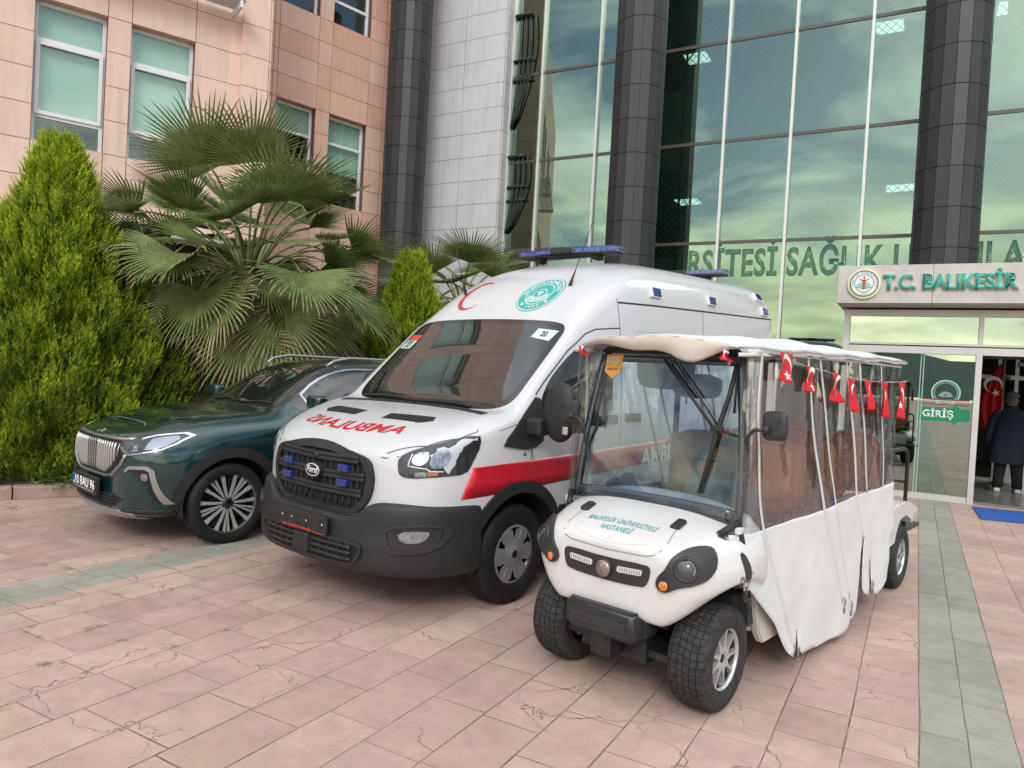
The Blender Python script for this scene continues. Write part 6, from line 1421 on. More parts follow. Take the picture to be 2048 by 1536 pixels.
# ================================================================ SHUTTLE CART
CART_O, CART_A = (-1.277, 3.829, 0.0), -R(12.5)
CW = mat('cart_white', (0.63, 0.63, 0.63), 0.27, coat=0.4, rv=0.05, dirt=(0.55, 0.52, 0.48), ds=3.0, da=0.35)
def cart_cowl(root):
    st = [
     (-.335, [(0, .52), (.20, .52), (.27, .56), (.31, .63), (.31, .70), (.28, .75), (.22, .775), (.15, .785), (.08, .79), (0, .79)]),
     (-.325, [(0, .46), (.29, .46), (.36, .52), (.40, .62), (.40, .70), (.37, .77), (.30, .80), (.20, .81), (.1, .815), (0, .815)]),
     (-.285, [(0, .43), (.33, .43), (.42, .50), (.47, .62), (.475, .70), (.45, .785), (.38, .825), (.26, .845), (.12, .85), (0, .85)]),
     (-.20, [(0, .45), (.34, .45), (.46, .54), (.53, .63), (.54, .71), (.51, .80), (.42, .855), (.29, .885), (.14, .895), (0, .895)]),
     (-.08, [(0, .52), (.34, .55), (.50, .60), (.57, .66), (.58, .73), (.545, .82), (.45, .895), (.31, .93), (.15, .945), (0, .945)]),
     (.05, [(0, .58), (.34, .60), (.52, .635), (.60, .68), (.605, .75), (.57, .84), (.47, .925), (.32, .965), (.15, .98), (0, .98)]),
     (.20, [(0, .56), (.34, .58), (.52, .61), (.605, .66), (.61, .76), (.58, .86), (.48, .95), (.33, .99), (.15, 1.005), (0, 1.005)]),
     (.30, [(0, .50), (.34, .50), (.52, .53), (.60, .60), (.605, .74), (.575, .87), (.48, .965), (.33, 1.01), (.15, 1.025), (0, 1.025)]),
     (.34, [(0, .52), (.32, .52), (.50, .55), (.57, .62), (.575, .74), (.55, .86), (.46, .95), (.32, .99), (.15, 1.00), (0, 1.0)]),
    ]
    return loft('front_cowl', st, CW, root, 2, crease=[(6, (0, 8), .85), (3, (0, 7), .75), (1, (0, 5), .8)])
ct = thing('shuttle_cart', 'white electric shuttle cart with canvas canopy and clear vinyl side curtains, nearest the camera', 'cart', CART_O, CART_A)
cc_ = cart_cowl(ct); bv = bvh_of(cc_)
DCH = mat('charcoal_plastic', (.024, .025, .029), .42, var=.15, bump=.1, bscale=200, rv=.08, dirt=(.06, .058, .055), ds=4, da=.4)
# wheels
for s in (1, -1):
    for y_, in ((0,), (3.31,)): wheel(ct, s * .43, y_, .268, .215, .158, 'cart', s, TREAD)
# front body details
fr_ = [(-.262, .725), (-.235, .738), (0, .728), (.235, .738), (.262, .725), (.262, .690), (.250, .645), (.225, .622), (0, .612), (-.225, .622), (-.250, .645), (-.262, .690)]
gp = patch('front_panel', smooth_poly(fr_, 1), bv, 'y', DCH, ct, .009, .012, step=.05)
for s in (1, -1):
    L1 = [(s * .085, .700), (s * .215, .708), (s * .222, .702), (s * .218, .682), (s * .210, .678), (s * .085, .670), (s * .077, .676), (s * .078, .694)]
    lb_ = patch('led_strip', L1, bv, 'y', mat('led_white', (.62, .62, .60), .3, coat=.5), gp, .014, .006, step=.04)
    for k in range(9):
        x_ = .09 + k * .0145; obj('led_cell', wrap(poly_bm([(s * x_, .674 + (x_ - .085) * .06), (s * (x_ + .005), .674 + (x_ - .085) * .06), (s * (x_ + .009), .696 + (x_ - .085) * .06), (s * (x_ + .004), .696 + (x_ - .085) * .06)]), bv, 'y', .0155, 0, step=.1), mat('led_gap', (.16, .16, .16), .5), lb_)
bm = B(); lathe(bm, [(.052, 0), (.050, .022), (.044, .026)], 32, Matrix.Translation((0, -.338, .672)) @ Matrix.Rotation(R(-90), 4, 'Z')); bd = obj('badge_housing', bm, DCH, gp)
bm = B(); lathe(bm, [(.043, .024), (.040, .029), (0, .030)], 32, Matrix.Translation((0, -.338, .672)) @ Matrix.Rotation(R(-90), 4, 'Z')); bf = obj('badge', bm, mat('badge_metal', (.42, .36, .33), .32, metal=.7), bd)
for r_ in (.033, .022): bm = B(); ring(bm, 0, 0, r_, r_ + .0025, 28); obj('badge_ring', flat(bm, -.3685, 0, .672, .001), mat('badge_dark', (.12, .10, .09), .4), bf)
bm = B(); add2(bm, strip2([(-.012, -.012), (.012, -.004), (-.012, .006), (.012, .014)], .004)); obj('badge_mark', flat(bm, -.3685, 0, .672, .001), mat('badge_dark', (.12, .10, .09), .4), bf)
obj('hood_gap', wrap(strip2(dense([(-.29, .905), (-.308, .85), (-.300, .815), (-.275, .792), (-.23, .778), (0, .768), (.23, .778), (.275, .792), (.300, .815), (.308, .85), (.29, .905)], .02), .007), bv, 'y', .0012, 0, 1, 0), mat('soft_gap', (.30, .30, .30), .7), ct)
obj('hood_crease_line', wrap(strip2(dense([(-.215, .885), (-.235, .835), (-.10, .812), (0, .806), (.10, .812), (.235, .835), (.215, .885)], .02), .005), bv, 'y', .001, 0, 1, 0), mat('pale_crease_shade', (.60, .60, .60), .5), ct)  # shade of the hood fold, painted as a thin grey strip
for s in (1, -1): seam([(s * .262, .640), (s * .245, .600), (s * .200, .545), (s * .185, .505)], bv, 'y', ct, w=.004, m=mat('pale_crease_shade', (.60, .60, .60), .5), name='bevel_edge_shade')  # facet edges painted as thin grey shade lines
def toptext(s_, size, y_, name):
    t = text_bm(s_, size, .0002, shear=.25, spacing=1.06)
    for v in t.verts: v.co = Vector((v.co.x * .98, y_ + v.co.y * 1.35, 0))
    obj(name, wrap(t, bv, 'z', .0025, 0, step=.05), mat('teal_decal', (.03, .30, .32), .45), ct)
toptext('BALIKESİR ÜNİVERSİTESİ', .0355, -.205, 'hood_lettering'); toptext('HASTANESİ', .0355, -.258, 'hood_lettering')
bm = B(); lathe(bm, [(.010, 0), (.009, .004), (0, .004)], 14, Matrix.Translation((0, -.312, .820)) @ Matrix.Rotation(R(-60), 4, 'Z')); obj('hood_lock', bm, CHROME, ct)
for s in (1, -1):
    bm = B(); box(bm, (s * .282, -.115, .920), (.055, .085, .022), Matrix.Rotation(.28, 3, 'X') @ Matrix.Rotation(-s * .12, 3, 'Y'), .006); box(bm, (s * .282, -.095, .936), (.036, .035, .012), Matrix.Rotation(.28, 3, 'X'), .004); obj('hood_latch', bm, DCH, ct)
    # headlamp pods
    P = [(.345, .742), (.362, .788), (.385, .816), (.415, .836), (.45, .845), (.485, .838), (.512, .805), (.525, .765), (.520, .728), (.497, .698), (.465, .680), (.430, .670), (.395, .655), (.37, .636), (.345, .628), (.316, .636), (.300, .663), (.308, .695), (.330, .722)]
    pod = obj('headlamp_pod', wrap(poly_bm(smooth_poly([(s * a, b) for a, b in P], 1)), bv, 'y', .020, .03, 1, .025), DCH, ct, smooth=True, sharp=55)
    nrm = Vector((s * .42, -.86, .22)).normalized(); c0 = Vector((s * .437, -.302, .752))
    Mr = Matrix.Translation(c0) @ Vector((1, 0, 0)).rotation_difference(nrm).to_matrix().to_4x4()
    bm = B(); lathe(bm, [(.066, -.035), (.062, .010), (.052, .020), (.047, .012), (.044, -.004)], 36, Mr); obj('lamp_bezel', bm, DCH, pod)
    bm = B(); lathe(bm, [(.045, .002), (.040, .004), (.036, -.008), (.020, -.022), (0, -.026)], 36, Mr); lp = obj('headlamp', bm, REFL, pod)
    bm = B(); bmesh.ops.create_uvsphere(bm, u_segments=16, v_segments=10, radius=.018, matrix=Mr @ Matrix.Translation((-.012, 0, 0))); obj('projector', bm, mat('projector_glass', (.25, .27, .28), .03, metal=.6), lp, smooth=True)
    bm = B(); lathe(bm, [(.045, .006), (.03, .014), (0, .017)], 28, Mr); obj('lamp_glass', bm, LENS, lp)
    n2 = Vector((s * .22, -.96, .05)).normalized(); M2 = Matrix.Translation((s * .347, -.352, .662)) @ Vector((1, 0, 0)).rotation_difference(n2).to_matrix().to_4x4()
    bm = B(); lathe(bm, [(.029, -.01), (.028, .006), (.023, .006)], 24, M2); obj('signal_ring', bm, DCH, pod)
    bm = B(); lathe(bm, [(.023, .004), (.018, .009), (0, .010)], 24, M2); am_ = obj('turn_signal', bm, mat('amber_lens', (.75, .20, .01), .2, coat=.6, var=.35, vscale=90), pod)
    bm = B()
    for a_, r_ in ((0, .007), (1.57, .007), (3.14, .007), (4.71, .007)): lathe(bm, [(.003, .0105), (0, .0105)], 8, M2 @ Matrix.Translation((0, .011 * math.cos(a_ + .5), .011 * math.sin(a_ + .5))))
    obj('signal_dot', bm, mat('amber_dark', (.20, .06, .01), .4), am_)
    # quarter window bracket at the foot of the pillar, and slot
    br = obj('quarter_window', B(), BLKP, ct)
    bm = B(); tube(bm, [(s * .47, -.045, .895), (s * .53, .05, .955)], .018, 8); tube(bm, [(s * .53, .05, .955), (s * .555, .10, .76)], .014, 8); tube(bm, [(s * .47, -.045, .895), (s * .555, .045, .79)], .012, 8); box(bm, (s * .553, .03, .775), (.02, .085, .07), Matrix.Rotation(.5, 3, 'X'), .008); obj('bracket', bm, BLKP, br)
    bm = B(); bm.faces.new([bm.verts.new(p) for p in ((s * .475, -.04, .885), (s * .53, .048, .945), (s * .55, .07, .80))]); bmesh.ops.solidify(bm, geom=bm.faces[:], thickness=.003); obj('quarter_pane', bm, mat('smoked_pane', (.20, .20, .20), .2), br)
    obj('side_slot', wrap(poly_bm(smooth_poly([(-.005, .80), (.03, .82), (.075, .72), (.075, .67), (.04, .665), (.01, .73)], 1)), bv, 'x', .004, .006, s, .04), DCH, ct)
t = text_bm('PC', .042, .0); [setattr(v, 'co', Vector((v.co.x * 1.25 + .012, v.co.y + .685, 0))) for v in t.verts]; obj('model_lettering', wrap(t, bv, 'x', .003, 0, 1, .03), mat('decal_black', (.02, .02, .02), .4), ct)
t = text_bm('6', .030, .001); [setattr(v, 'co', Vector((v.co.x * 1.2 + .070, v.co.y + .690, 0))) for v in t.verts]; obj('model_lettering', wrap(t, bv, 'x', .003, 0, 1, .03), mat('decal_black', (.02, .02, .02), .4), ct)
obj('model_frame', wrap(strip2([(.052, .668), (.055, .712), (.092, .712), (.089, .668)], .004, True), bv, 'x', .003, 0, 1, 0), mat('decal_black', (.02, .02, .02), .4), ct)
# bumper, suspension, chassis
bm = B(); P_ = [(-.235, -.31, .47), (-.20, -.385, .47), (.20, -.385, .47), (.235, -.31, .47), (.235, -.16, .47), (-.235, -.16, .47)]
prism(bm, [(a, b, .335) for a, b, c in P_], (0, 0, 1), .15); fixn(bm); bmesh.ops.bevel(bm, geom=bm.edges[:], offset=.022, segments=3, affect='EDGES'); fb_ = obj('front_bumper', bm, DCH, ct, smooth=True, sharp=40)
bm = B(); box(bm, (0, -.387, .405), (.34, .012, .05), None, .005); obj('bumper_rib', bm, DCH, fb_)
CHAS = mat('chassis_black', (.012, .012, .013), .55, dirt=(.06, .05, .045), ds=6, da=.5)
bm = B(); box2(bm, (-.20, -.22, .20), (.20, 3.7, .33)); box2(bm, (-.40, -.02, .235), (.40, .04, .285)); box2(bm, (-.42, 3.27, .22), (.42, 3.35, .31)); box2(bm, (-.31, -.20, .235), (.31, .22, .27))
for s in (1, -1): tube(bm, [(s * .18, -.05, .26), (s * .33, 0, .25)], .03, 8); tube(bm, [(s * .24, .13, .25), (s * .33, .02, .25)], .02, 8); tube(bm, [(s * .24, -.20, .24), (s * .33, -.02, .24)], .018, 8)
tube(bm, [(-.30, -.10, .245), (.30, -.10, .245)], .014, 8); box2(bm, (-.06, -.34, .22), (.06, -.20, .33)); fixn(bm); obj('chassis', bm, CHAS, ct)
for s in (1, -1):
    bm = B(); tube(bm, [(s * .255, -.02, .28), (s * .22, -.01, .60)], .018, 10)
    P_ = [(s * (.255 - .035 * k / 60) + .036 * math.cos(k * .75), -.02 + .036 * math.sin(k * .75), .34 + .24 * k / 60) for k in range(61)]; tube(bm, P_, .007, 6); obj('shock_absorber', bm, CHAS, ct)
bm = B(); box2(bm, (-.50, .10, .42), (.50, .28, .56)); box2(bm, (-.30, -.20, .40), (.30, .28, .55)); obj('inner_front_wall', bm, DARKIN, ct)
# floor pan and lower side body
bm = B()
for s in (1, -1):
    pts = [(s * .53, .29, .62), (s * .53, .33, .50), (s * .53, .40, .30), (s * .53, .46, .235), (s * .53, 2.75, .235), (s * .53, 2.86, .33), (s * .53, 2.80, .42), (s * .53, .62, .40), (s * .53, .50, .50), (s * .53, .46, .62)]
    prism(bm, pts, (-s, 0, 0), .05)
box2(bm, (-.48, .40, .30), (.48, 2.9, .36)); fixn(bm); bmesh.ops.bevel(bm, geom=[e for e in bm.edges if e.calc_length() > .04], offset=.010, segments=2, affect='EDGES')
obj('floor_pan', bm, mat('dirty_cart_white', (.60, .58, .54), .35, dirt=(.30, .26, .22), ds=5, da=.7), ct, smooth=True, sharp=40)
bm = B(); box2(bm, (-.50, .30, .361), (.50, .42, .80)); box2(bm, (-.53, .28, .80), (.53, .33, .94)); obj('dashboard_wall', bm, mat('dash_black', (.03, .032, .036), .5), ct)
bm = B(); box(bm, (.28, .36, 1.02), (.42, .16, .20), Matrix.Rotation(-.25, 3, 'X'), .05); box(bm, (-.20, .35, .96), (.52, .14, .07), None, .03); obj('dashboard', bm, mat('dash_grey', (.07, .085, .10), .45), ct, smooth=True, sharp=35)
sw = obj('steering_wheel', B(), BLKP, ct); c = Vector((.24, .46, 1.20)); ax = Vector((0, -.62, .78)); u = Vector((1, 0, 0)); w_ = ax.cross(u)
bm = B(); tube(bm, [c + (u * math.cos(k) + w_ * math.sin(k)) * .175 for k in [2 * math.pi * i / 36 for i in range(36)]], .016, 8, closed=True); obj('wheel_rim', bm, mat('dash_black', (.03, .032, .036), .5), sw)
bm = B(); tube(bm, [c - u * .17, c + u * .17], .018, 6, flat=.008); tube(bm, [c, c - w_ * .17], .018, 6, flat=.008); tube(bm, [c, Vector((.24, .34, 1.03))], .03, 8); obj('wheel_spoke', bm, mat('dash_black', (.03, .032, .036), .5), sw)
# seats
LEA = mat('brown_leather', (.21, .062, .026), .42, var=.12, vscale=5, bump=.15, bscale=40); 
def soft(name, c, s, m, par, r=1.0, lv=2, rot=None):
    bm = B(); box(bm, (0, 0, 0), (1, 1, 1)); o = obj(name, bm, m, par); subsurf(o, 3)
    M = Matrix.Translation(c) @ (rot.to_4x4() if rot else Matrix()) @ Matrix.Diagonal((s[0] * 1.22, s[1] * 1.22, s[2] * 1.22, 1))
    for v in o.data.vertices:       # squarer than a sphere
        for i in range(3): v.co[i] = math.copysign(abs(v.co[i] * 2) ** .62 / 2 * .86, v.co[i])
    o.data.transform(M); return o
for y_, fl_ in ((.78, 1), (1.62, 1), (2.45, 1)):
    bs = obj('bench_seat', B(), BLKP, ct)
    bm = B(); box2(bm, (-.46, y_ - .20, .361), (.46, y_ + .26, .66), .02); obj('seat_base', bm, CW, bs)
    for s in (1, -1):
        soft('seat_cushion', (s * .25, y_ + .02, .74), (.46, .50, .16), LEA, bs)
        soft('backrest', (s * .25, y_ + .34, 1.08), (.46, .15, .52), LEA, bs, rot=Matrix.Rotation(-.16, 3, 'X'))
        soft('backrest_panel', (s * .25, y_ + .285, 1.10), (.34, .10, .38), mat('tan_leather', (.29, .115, .05), .4, var=.1), bs, rot=Matrix.Rotation(-.16, 3, 'X'))
    bm = B(); tube(bm, [(.52, y_ + .02, .70), (.52, y_ + .02, .92), (.52, y_ + .30, .92), (.52, y_ + .36, .80)], .016, 8); tube(bm, [(-.52, y_ + .02, .70), (-.52, y_ + .02, .92), (-.52, y_ + .30, .92), (-.52, y_ + .36, .80)], .016, 8); obj('arm_rest', bm, BLKP, bs)
# roof posts
POST = mat('dark_post', (.020, .022, .028), .4); PALE = mat('pale_strap', (.66, .66, .65), .6)
for s in (1, -1):
    bm = B(); tube(bm, [(s * .50, .12, .93), (s * .475, .16, 1.36), (s * .43, .22, 1.80)], .020, 8); obj('roof_post', bm, POST, ct)
    for y_ in (1.22, 2.75): bm = B(); tube(bm, [(s * .50, y_, .40), (s * .50, y_, 1.86)], .022, 8); obj('roof_post', bm, POST, ct)
bm = B(); box2(bm, (-.44, .20, 1.795), (.44, .25, 1.835)); box2(bm, (-.49, 1.2, 1.83), (.49, 1.24, 1.86)); box2(bm, (-.49, 2.73, 1.85), (.49, 2.77, 1.88))
for s in (1, -1): tube(bm, [(s * .46, .22, 1.81), (s * .50, 1.2, 1.845), (s * .50, 2.85, 1.865)], .016, 8)
obj('roof_frame', bm, POST, ct)
# windshield
def wsx(z_): t_ = (z_ - .93) / .86; return .530 * (1 - t_) + .440 * t_ + .020 * math.sin(math.pi * t_)
def wsy(x_, z_): t_ = (z_ - .93) / .86; return .03 + .11 * t_ + .18 * (x_ / .53) ** 2 * .25
def sheet(outline_lr, z0, z1, nz, nx, off=0.0, zf=None):
    bm = B(); g = []
    for j in range(nz + 1):
        z_ = z0 + (z1 - z0) * j / nz; a, b = outline_lr(z_); row = []
        for i in range(nx + 1):
            x_ = a + (b - a) * i / nx; zz_ = z_ + (zf(x_, z_) if zf else 0); row.append(bm.verts.new((x_, wsy(x_, zz_) - off, zz_)))
        g.append(row)
    for j in range(nz):
        for i in range(nx): bm.faces.new((g[j][i], g[j][i + 1], g[j + 1][i + 1], g[j + 1][i]))
    return bm
zf = lambda x_, z_: (.035 * (1 - (x_ / .53) ** 2)) * max(0, 1 - (z_ - .93) / .2)
CGL = glass_mat('cart_windshield_glass', (.55, .68, .78), (.75, .88, 1.0), .075, .8)
wg = obj('windshield', sheet(lambda z_: (-wsx(z_), wsx(z_)), .925, 1.79, 14, 16, 0, zf), CGL, ct, smooth=True)
FRIT = mat('windshield_band', (.030, .042, .060), .10, spec=.8)
def band(l, r_, z0, z1, nz=8, nx=10, f=None): return sheet(lambda z_: (l(z_), r_(z_)), z0, z1, nz, nx, .003, f)
bm = B(); parts = [band(lambda z_: -wsx(z_) - .004, lambda z_: -wsx(z_) + .035, .925, 1.79, 14, 2, zf), band(lambda z_: wsx(z_) - .035, lambda z_: wsx(z_) + .004, .925, 1.79, 14, 2, zf), band(lambda z_: -wsx(z_) + .0351, lambda z_: wsx(z_) - .0351, .925, 1.005, 3, 14, zf), band(lambda z_: -wsx(z_) + .0351, lambda z_: wsx(z_) - .0351, 1.745, 1.79, 2, 14)]
for p_ in parts: add2(bm, p_)
fb2 = obj('edge_band', bm, FRIT, wg, smooth=True); md = fb2.modifiers.new('s', 'SOLIDIFY'); md.thickness = .004
# wiper motor cover, rounded, behind the glass top centre
b_ = B(); prism(b_, [(a, .17, b) for a, b in smooth_poly([(-.20, 1.79), (.15, 1.79), (.15, 1.62), (.10, 1.60), (-.12, 1.60), (-.19, 1.63)], 1)], (0, 1, 0), .05); fixn(b_); obj('motor_cover', b_, mat('black_plastic', (0.02, 0.02, 0.02), 0.45), ct)
b_ = B(); prism(b_, [(a, .60, b) for a, b in smooth_poly([(-.20, 1.70), (.12, 1.70), (.12, 1.58), (.06, 1.55), (-.14, 1.55), (-.20, 1.58)], 1)], (0, 1, 0), .03); fixn(b_); obj('interior_mirror', b_, mat('mirror_back', (.03, .045, .07), .4), ct)
# wiper: twin parallel arms from the motor, blade hanging
wp = obj('wiper', B(), BLKP, ct)
def wpt(x_, z_, o_=.02): return Vector((x_, wsy(x_, z_) - o_, z_))
bm = B(); tube(bm, [wpt(.02, 1.765, .03), wpt(.20, 1.58, .04), wpt(.355, 1.415, .045)], .0085, 6); tube(bm, [wpt(.075, 1.765, .03), wpt(.23, 1.60, .035), wpt(.37, 1.435, .04)], .005, 6); box(bm, wpt(.37, 1.415, .045), (.07, .03, .03), None, .006); obj('wiper_arm', bm, BLKP, wp)
bm = B(); tube(bm, [wpt(.425, 1.76), wpt(.41, 1.60, .026), wpt(.372, 1.42, .03), wpt(.34, 1.24, .026), wpt(.305, 1.07, .018)], [.006, .016, .016, .013, .006], 6, flat=.012); tube(bm, [wpt(.42, 1.74, .012), wpt(.30, 1.075, .008)], .004, 5); obj('wiper_blade', bm, BLKP, wp)
bm = B(); tube(bm, [wpt(.37, 1.41, .03), wpt(.46, 1.385, .02)], .007, 6); tube(bm, [wpt(.44, 1.50, .02), wpt(.43, 1.74, .02)], [.013, .008], 6, flat=.005); obj('wiper_link', bm, BLKP, wp)
# orange inspection sticker
b_ = B(); pts = [(-.40, 1.785), (-.275, 1.785), (-.285, 1.685), (-.345, 1.645), (-.405, 1.685)]; prism(b_, [(x_, wsy(x_, z_) - .006, z_) for x_, z_ in pts], (0, 1, 0), .001); fixn(b_); os_ = obj('orange_sticker', b_, mat('orange_paper', (.72, .33, .05), .5), wg)
for i_, (s_, sz, z_) in enumerate((('KONTROL', .019, 1.762), ('EDİLMİŞTİR', .017, 1.743), ('............', .012, 1.728), ('GEÇERLİ TARİH', .011, 1.700))): obj('lettering', flat(text_bm(s_, sz, .0006), wsy(-.34, z_) - .0085, -.342, z_, .0004), WHITES if i_ < 3 else mat('dark_ink', (.2, .12, .05), .6), os_)
# hand loops hanging under the roof
for i_, (x_, y_, L_) in enumerate(((-.30, .95, .33), (.05, 1.0, .30), (.34, 1.35, .24), (-.30, 1.9, .30), (.30, 2.0, .28))):
    bm = B(); z_ = 1.83; tube(bm, [(x_, y_, z_), (x_ - .01, y_, z_ - .15)], .004, 5); tube(bm, [(x_ - .01, y_, z_ - .15), (x_ + .012, y_, z_ - .2), (x_ + .015, y_, z_ - L_)], .012, 6, flat=.004); obj('hand_strap', bm, mat('black_plastic', (0.02, 0.02, 0.02), 0.45), ct)
# door mirrors of the cart
for s, mx_, mz_ in ((1, .665, 1.455), (-1, -.60, 1.425)):
    mm = obj('wing_mirror', B(), BLKP, ct)
    bm = B(); box(bm, (0, 0, 0), (1, 1, 1)); mh = obj('mirror_housing', bm, DCH, mm); subsurf(mh, 3)
    for v in mh.data.vertices:
        for i in (0, 2): v.co[i] = math.copysign(abs(v.co[i] * 2) ** .45 / 2, v.co[i])
        v.co.x *= 1 - .14 * (v.co.z < 0) * abs(v.co.z) * 0
    mh.data.transform(Matrix.Translation((s * abs(mx_), .10, mz_)) @ Matrix.Rotation(s * -.05, 4, 'Y') @ Matrix.Diagonal((.138, .06, .160, 1)))
    bm = B(); bmesh.ops.create_uvsphere(bm, u_segments=14, v_segments=8, radius=.020, matrix=Matrix.Translation((s * (abs(mx_) - .03), .060, mz_ - .02))); tube(bm, [(s * (abs(mx_) - .03), .055, mz_ - .02), (s * (abs(mx_) - .09), .05, mz_ - .03), (s * (abs(mx_) - .125), .06, mz_ - .07), (s * (abs(mx_) - .13), .09, mz_ - .17), (s * (abs(mx_) - .14), .11, mz_ - .22)], .0095, 8); box(bm, (s * (abs(mx_) - .14), .115, mz_ - .20), (.02, .05, .10), None, .006); obj('mirror_arm', bm, DCH, mm)
# canopy
CANV = mat('white_canvas', (.66, .67, .67), .75, var=.05, vscale=4, bump=.85, bscale=6, dirt=(.50, .47, .42), ds=2.5, da=.5); CREAMC = mat('cream_canvas', (.60, .56, .49), .8, var=.06, bump=.12, bscale=220, dirt=(.42, .38, .32), ds=3, da=.5)
bm = B(); g = []; nx_, ny_ = 22, 44
for j in range(ny_ + 1):
    y_ = .02 + 2.86 * j / ny_; hw = .485 + .085 * min(1, j / 5); row = []
    ze = 1.835 + .06 * min(1, y_ / 2.6); zc = 1.905 + .055 * min(1, y_ / 1.2)
    for i in range(nx_ + 1):
        t_ = -1 + 2 * i / nx_; zz_ = ze + (zc - ze) * (1 - abs(t_) ** 3.2) + .003 * math.sin(y_ * 26 + t_ * 2) * abs(t_) ** 2 + .005 * math.sin(y_ * 9 + t_ * 7)
        if j < 4: zz_ -= (4 - j) / 4 * .02 * (1 - t_ * t_)
        yy = y_ - (.09 * (1 - t_ * t_) if j == 0 else .06 * (1 - t_ * t_) * max(0, 1 - j / 4))
        row.append(bm.verts.new((t_ * hw, yy, zz_)))
    g.append(row)
for j in range(ny_):
    for i in range(nx_): bm.faces.new((g[j][i], g[j][i + 1], g[j + 1][i + 1], g[j + 1][i]))
edge = [v.co.copy() for v in g[0]]
# side drip edges
for i in (0, nx_):
    pr_ = None
    for j in range(ny_ + 1):
        v = g[j][i]; s_ = 1 if i else -1; q = bm.verts.new(v.co + Vector((s_ * .016, 0, -.024 - .002 * math.sin(j * 2.1)))); 
        if pr_: bm.faces.new((pr_[0], v, q, pr_[1]))
        pr_ = (v, q)
ca = obj('canopy', bm, CANV, ct, smooth=True); md = ca.modifiers.new('s', 'SOLIDIFY'); md.thickness = .004
# front valance, sagging on the driver's side
bm = B(); g = []
for j in range(9):
    f = j / 8; row = []
    for i, e_ in enumerate(edge):
        t_ = -1 + 2 * i / nx_; sag = .030 + .090 * math.exp(-((t_ - .52) / .30) ** 2) + .045 * math.exp(-((t_ + .1) / .5) ** 2); sag *= (1 - abs(t_) ** 6 * .75)
        row.append(bm.verts.new((e_.x, e_.y - .014 * math.sin(f * 3.1) + .035 * f * (1 if t_ < .3 else .6) + .006 * math.sin(t_ * 23 + f * 3), e_.z - sag * f)))
    g.append(row)
for j in range(8):
    for i in range(nx_): bm.faces.new((g[j][i], g[j + 1][i], g[j + 1][i + 1], g[j][i + 1]))
va = obj('canopy_valance', bm, CREAMC, ca, smooth=True); md = va.modifiers.new('s', 'SOLIDIFY'); md.thickness = .003
# ---- side curtains: clear upper window, white lower skirt (both sides share the cut pattern)
def ripple(y_, z_):
    d = 1.84 - z_; lo_ = max(0, (.9 - z_)) 
    return .552 + .008 * math.sin(y_ * 5 + z_ * 2.2) + .003 * math.sin(y_ * 17 + z_ * 5) + lo_ * .050 + .006 * lo_ * math.sin(y_ * 9 - z_ * 7) + .003 * math.sin(z_ * 11 + y_ * 3) + .004 * math.exp(-((z_ - .62 + .25 * math.sin(y_ * 3)) / .05) ** 2)
def curtain(name, pts, m, par, s, off=0.0, step=.035, rip=1.0):
    bm = poly_bm(pts) if not isinstance(pts, bmesh.types.BMesh) else pts
    if step: grid_cut(bm, step)
    for v in bm.verts:
        y_, z_ = v.co.x, v.co.y; x_ = ripple(y_, z_) + off
        x_ -= max(0, .12 - y_) * .35; v.co = Vector((s * x_, y_, z_))
    fixn(bm); o = obj(name, bm, m, par, smooth=True); md = o.modifiers.new('s', 'SOLIDIFY'); md.thickness = .0022; return o
VIN = glass_mat('clear_vinyl', (.93, .93, .93), (.9, .92, .95), .025, .50, rough=.02, bump=.18, bscale=7.0, streak=.16)
SK1 = [(-.02, .895), (.02, .72), (.055, .66), (.49, .338), (.676, .152), (.76, .10), (.80, .13), (.835, .24), (.845, .13), (.90, .085), (1.25, .06), (1.60, .045), (1.725, .045), (1.76, .10), (1.80, .10), (1.89, .118), (2.02, .35), (2.052, .60), (2.075, .60), (2.09, .24), (2.13, .20), (2.21, .174), (2.235, .24), (2.24, .42), (2.262, .42), (2.275, .19), (2.38, .15), (2.451, .15), (2.56, .18), (2.632, .22), (2.69, .36), (2.70, .52), (2.78, .56), (2.85, .60), (2.85, .945), (2.0, .925), (1.18, .900), (.34, .885)]
SK1 = dense(SK1, .05, True)
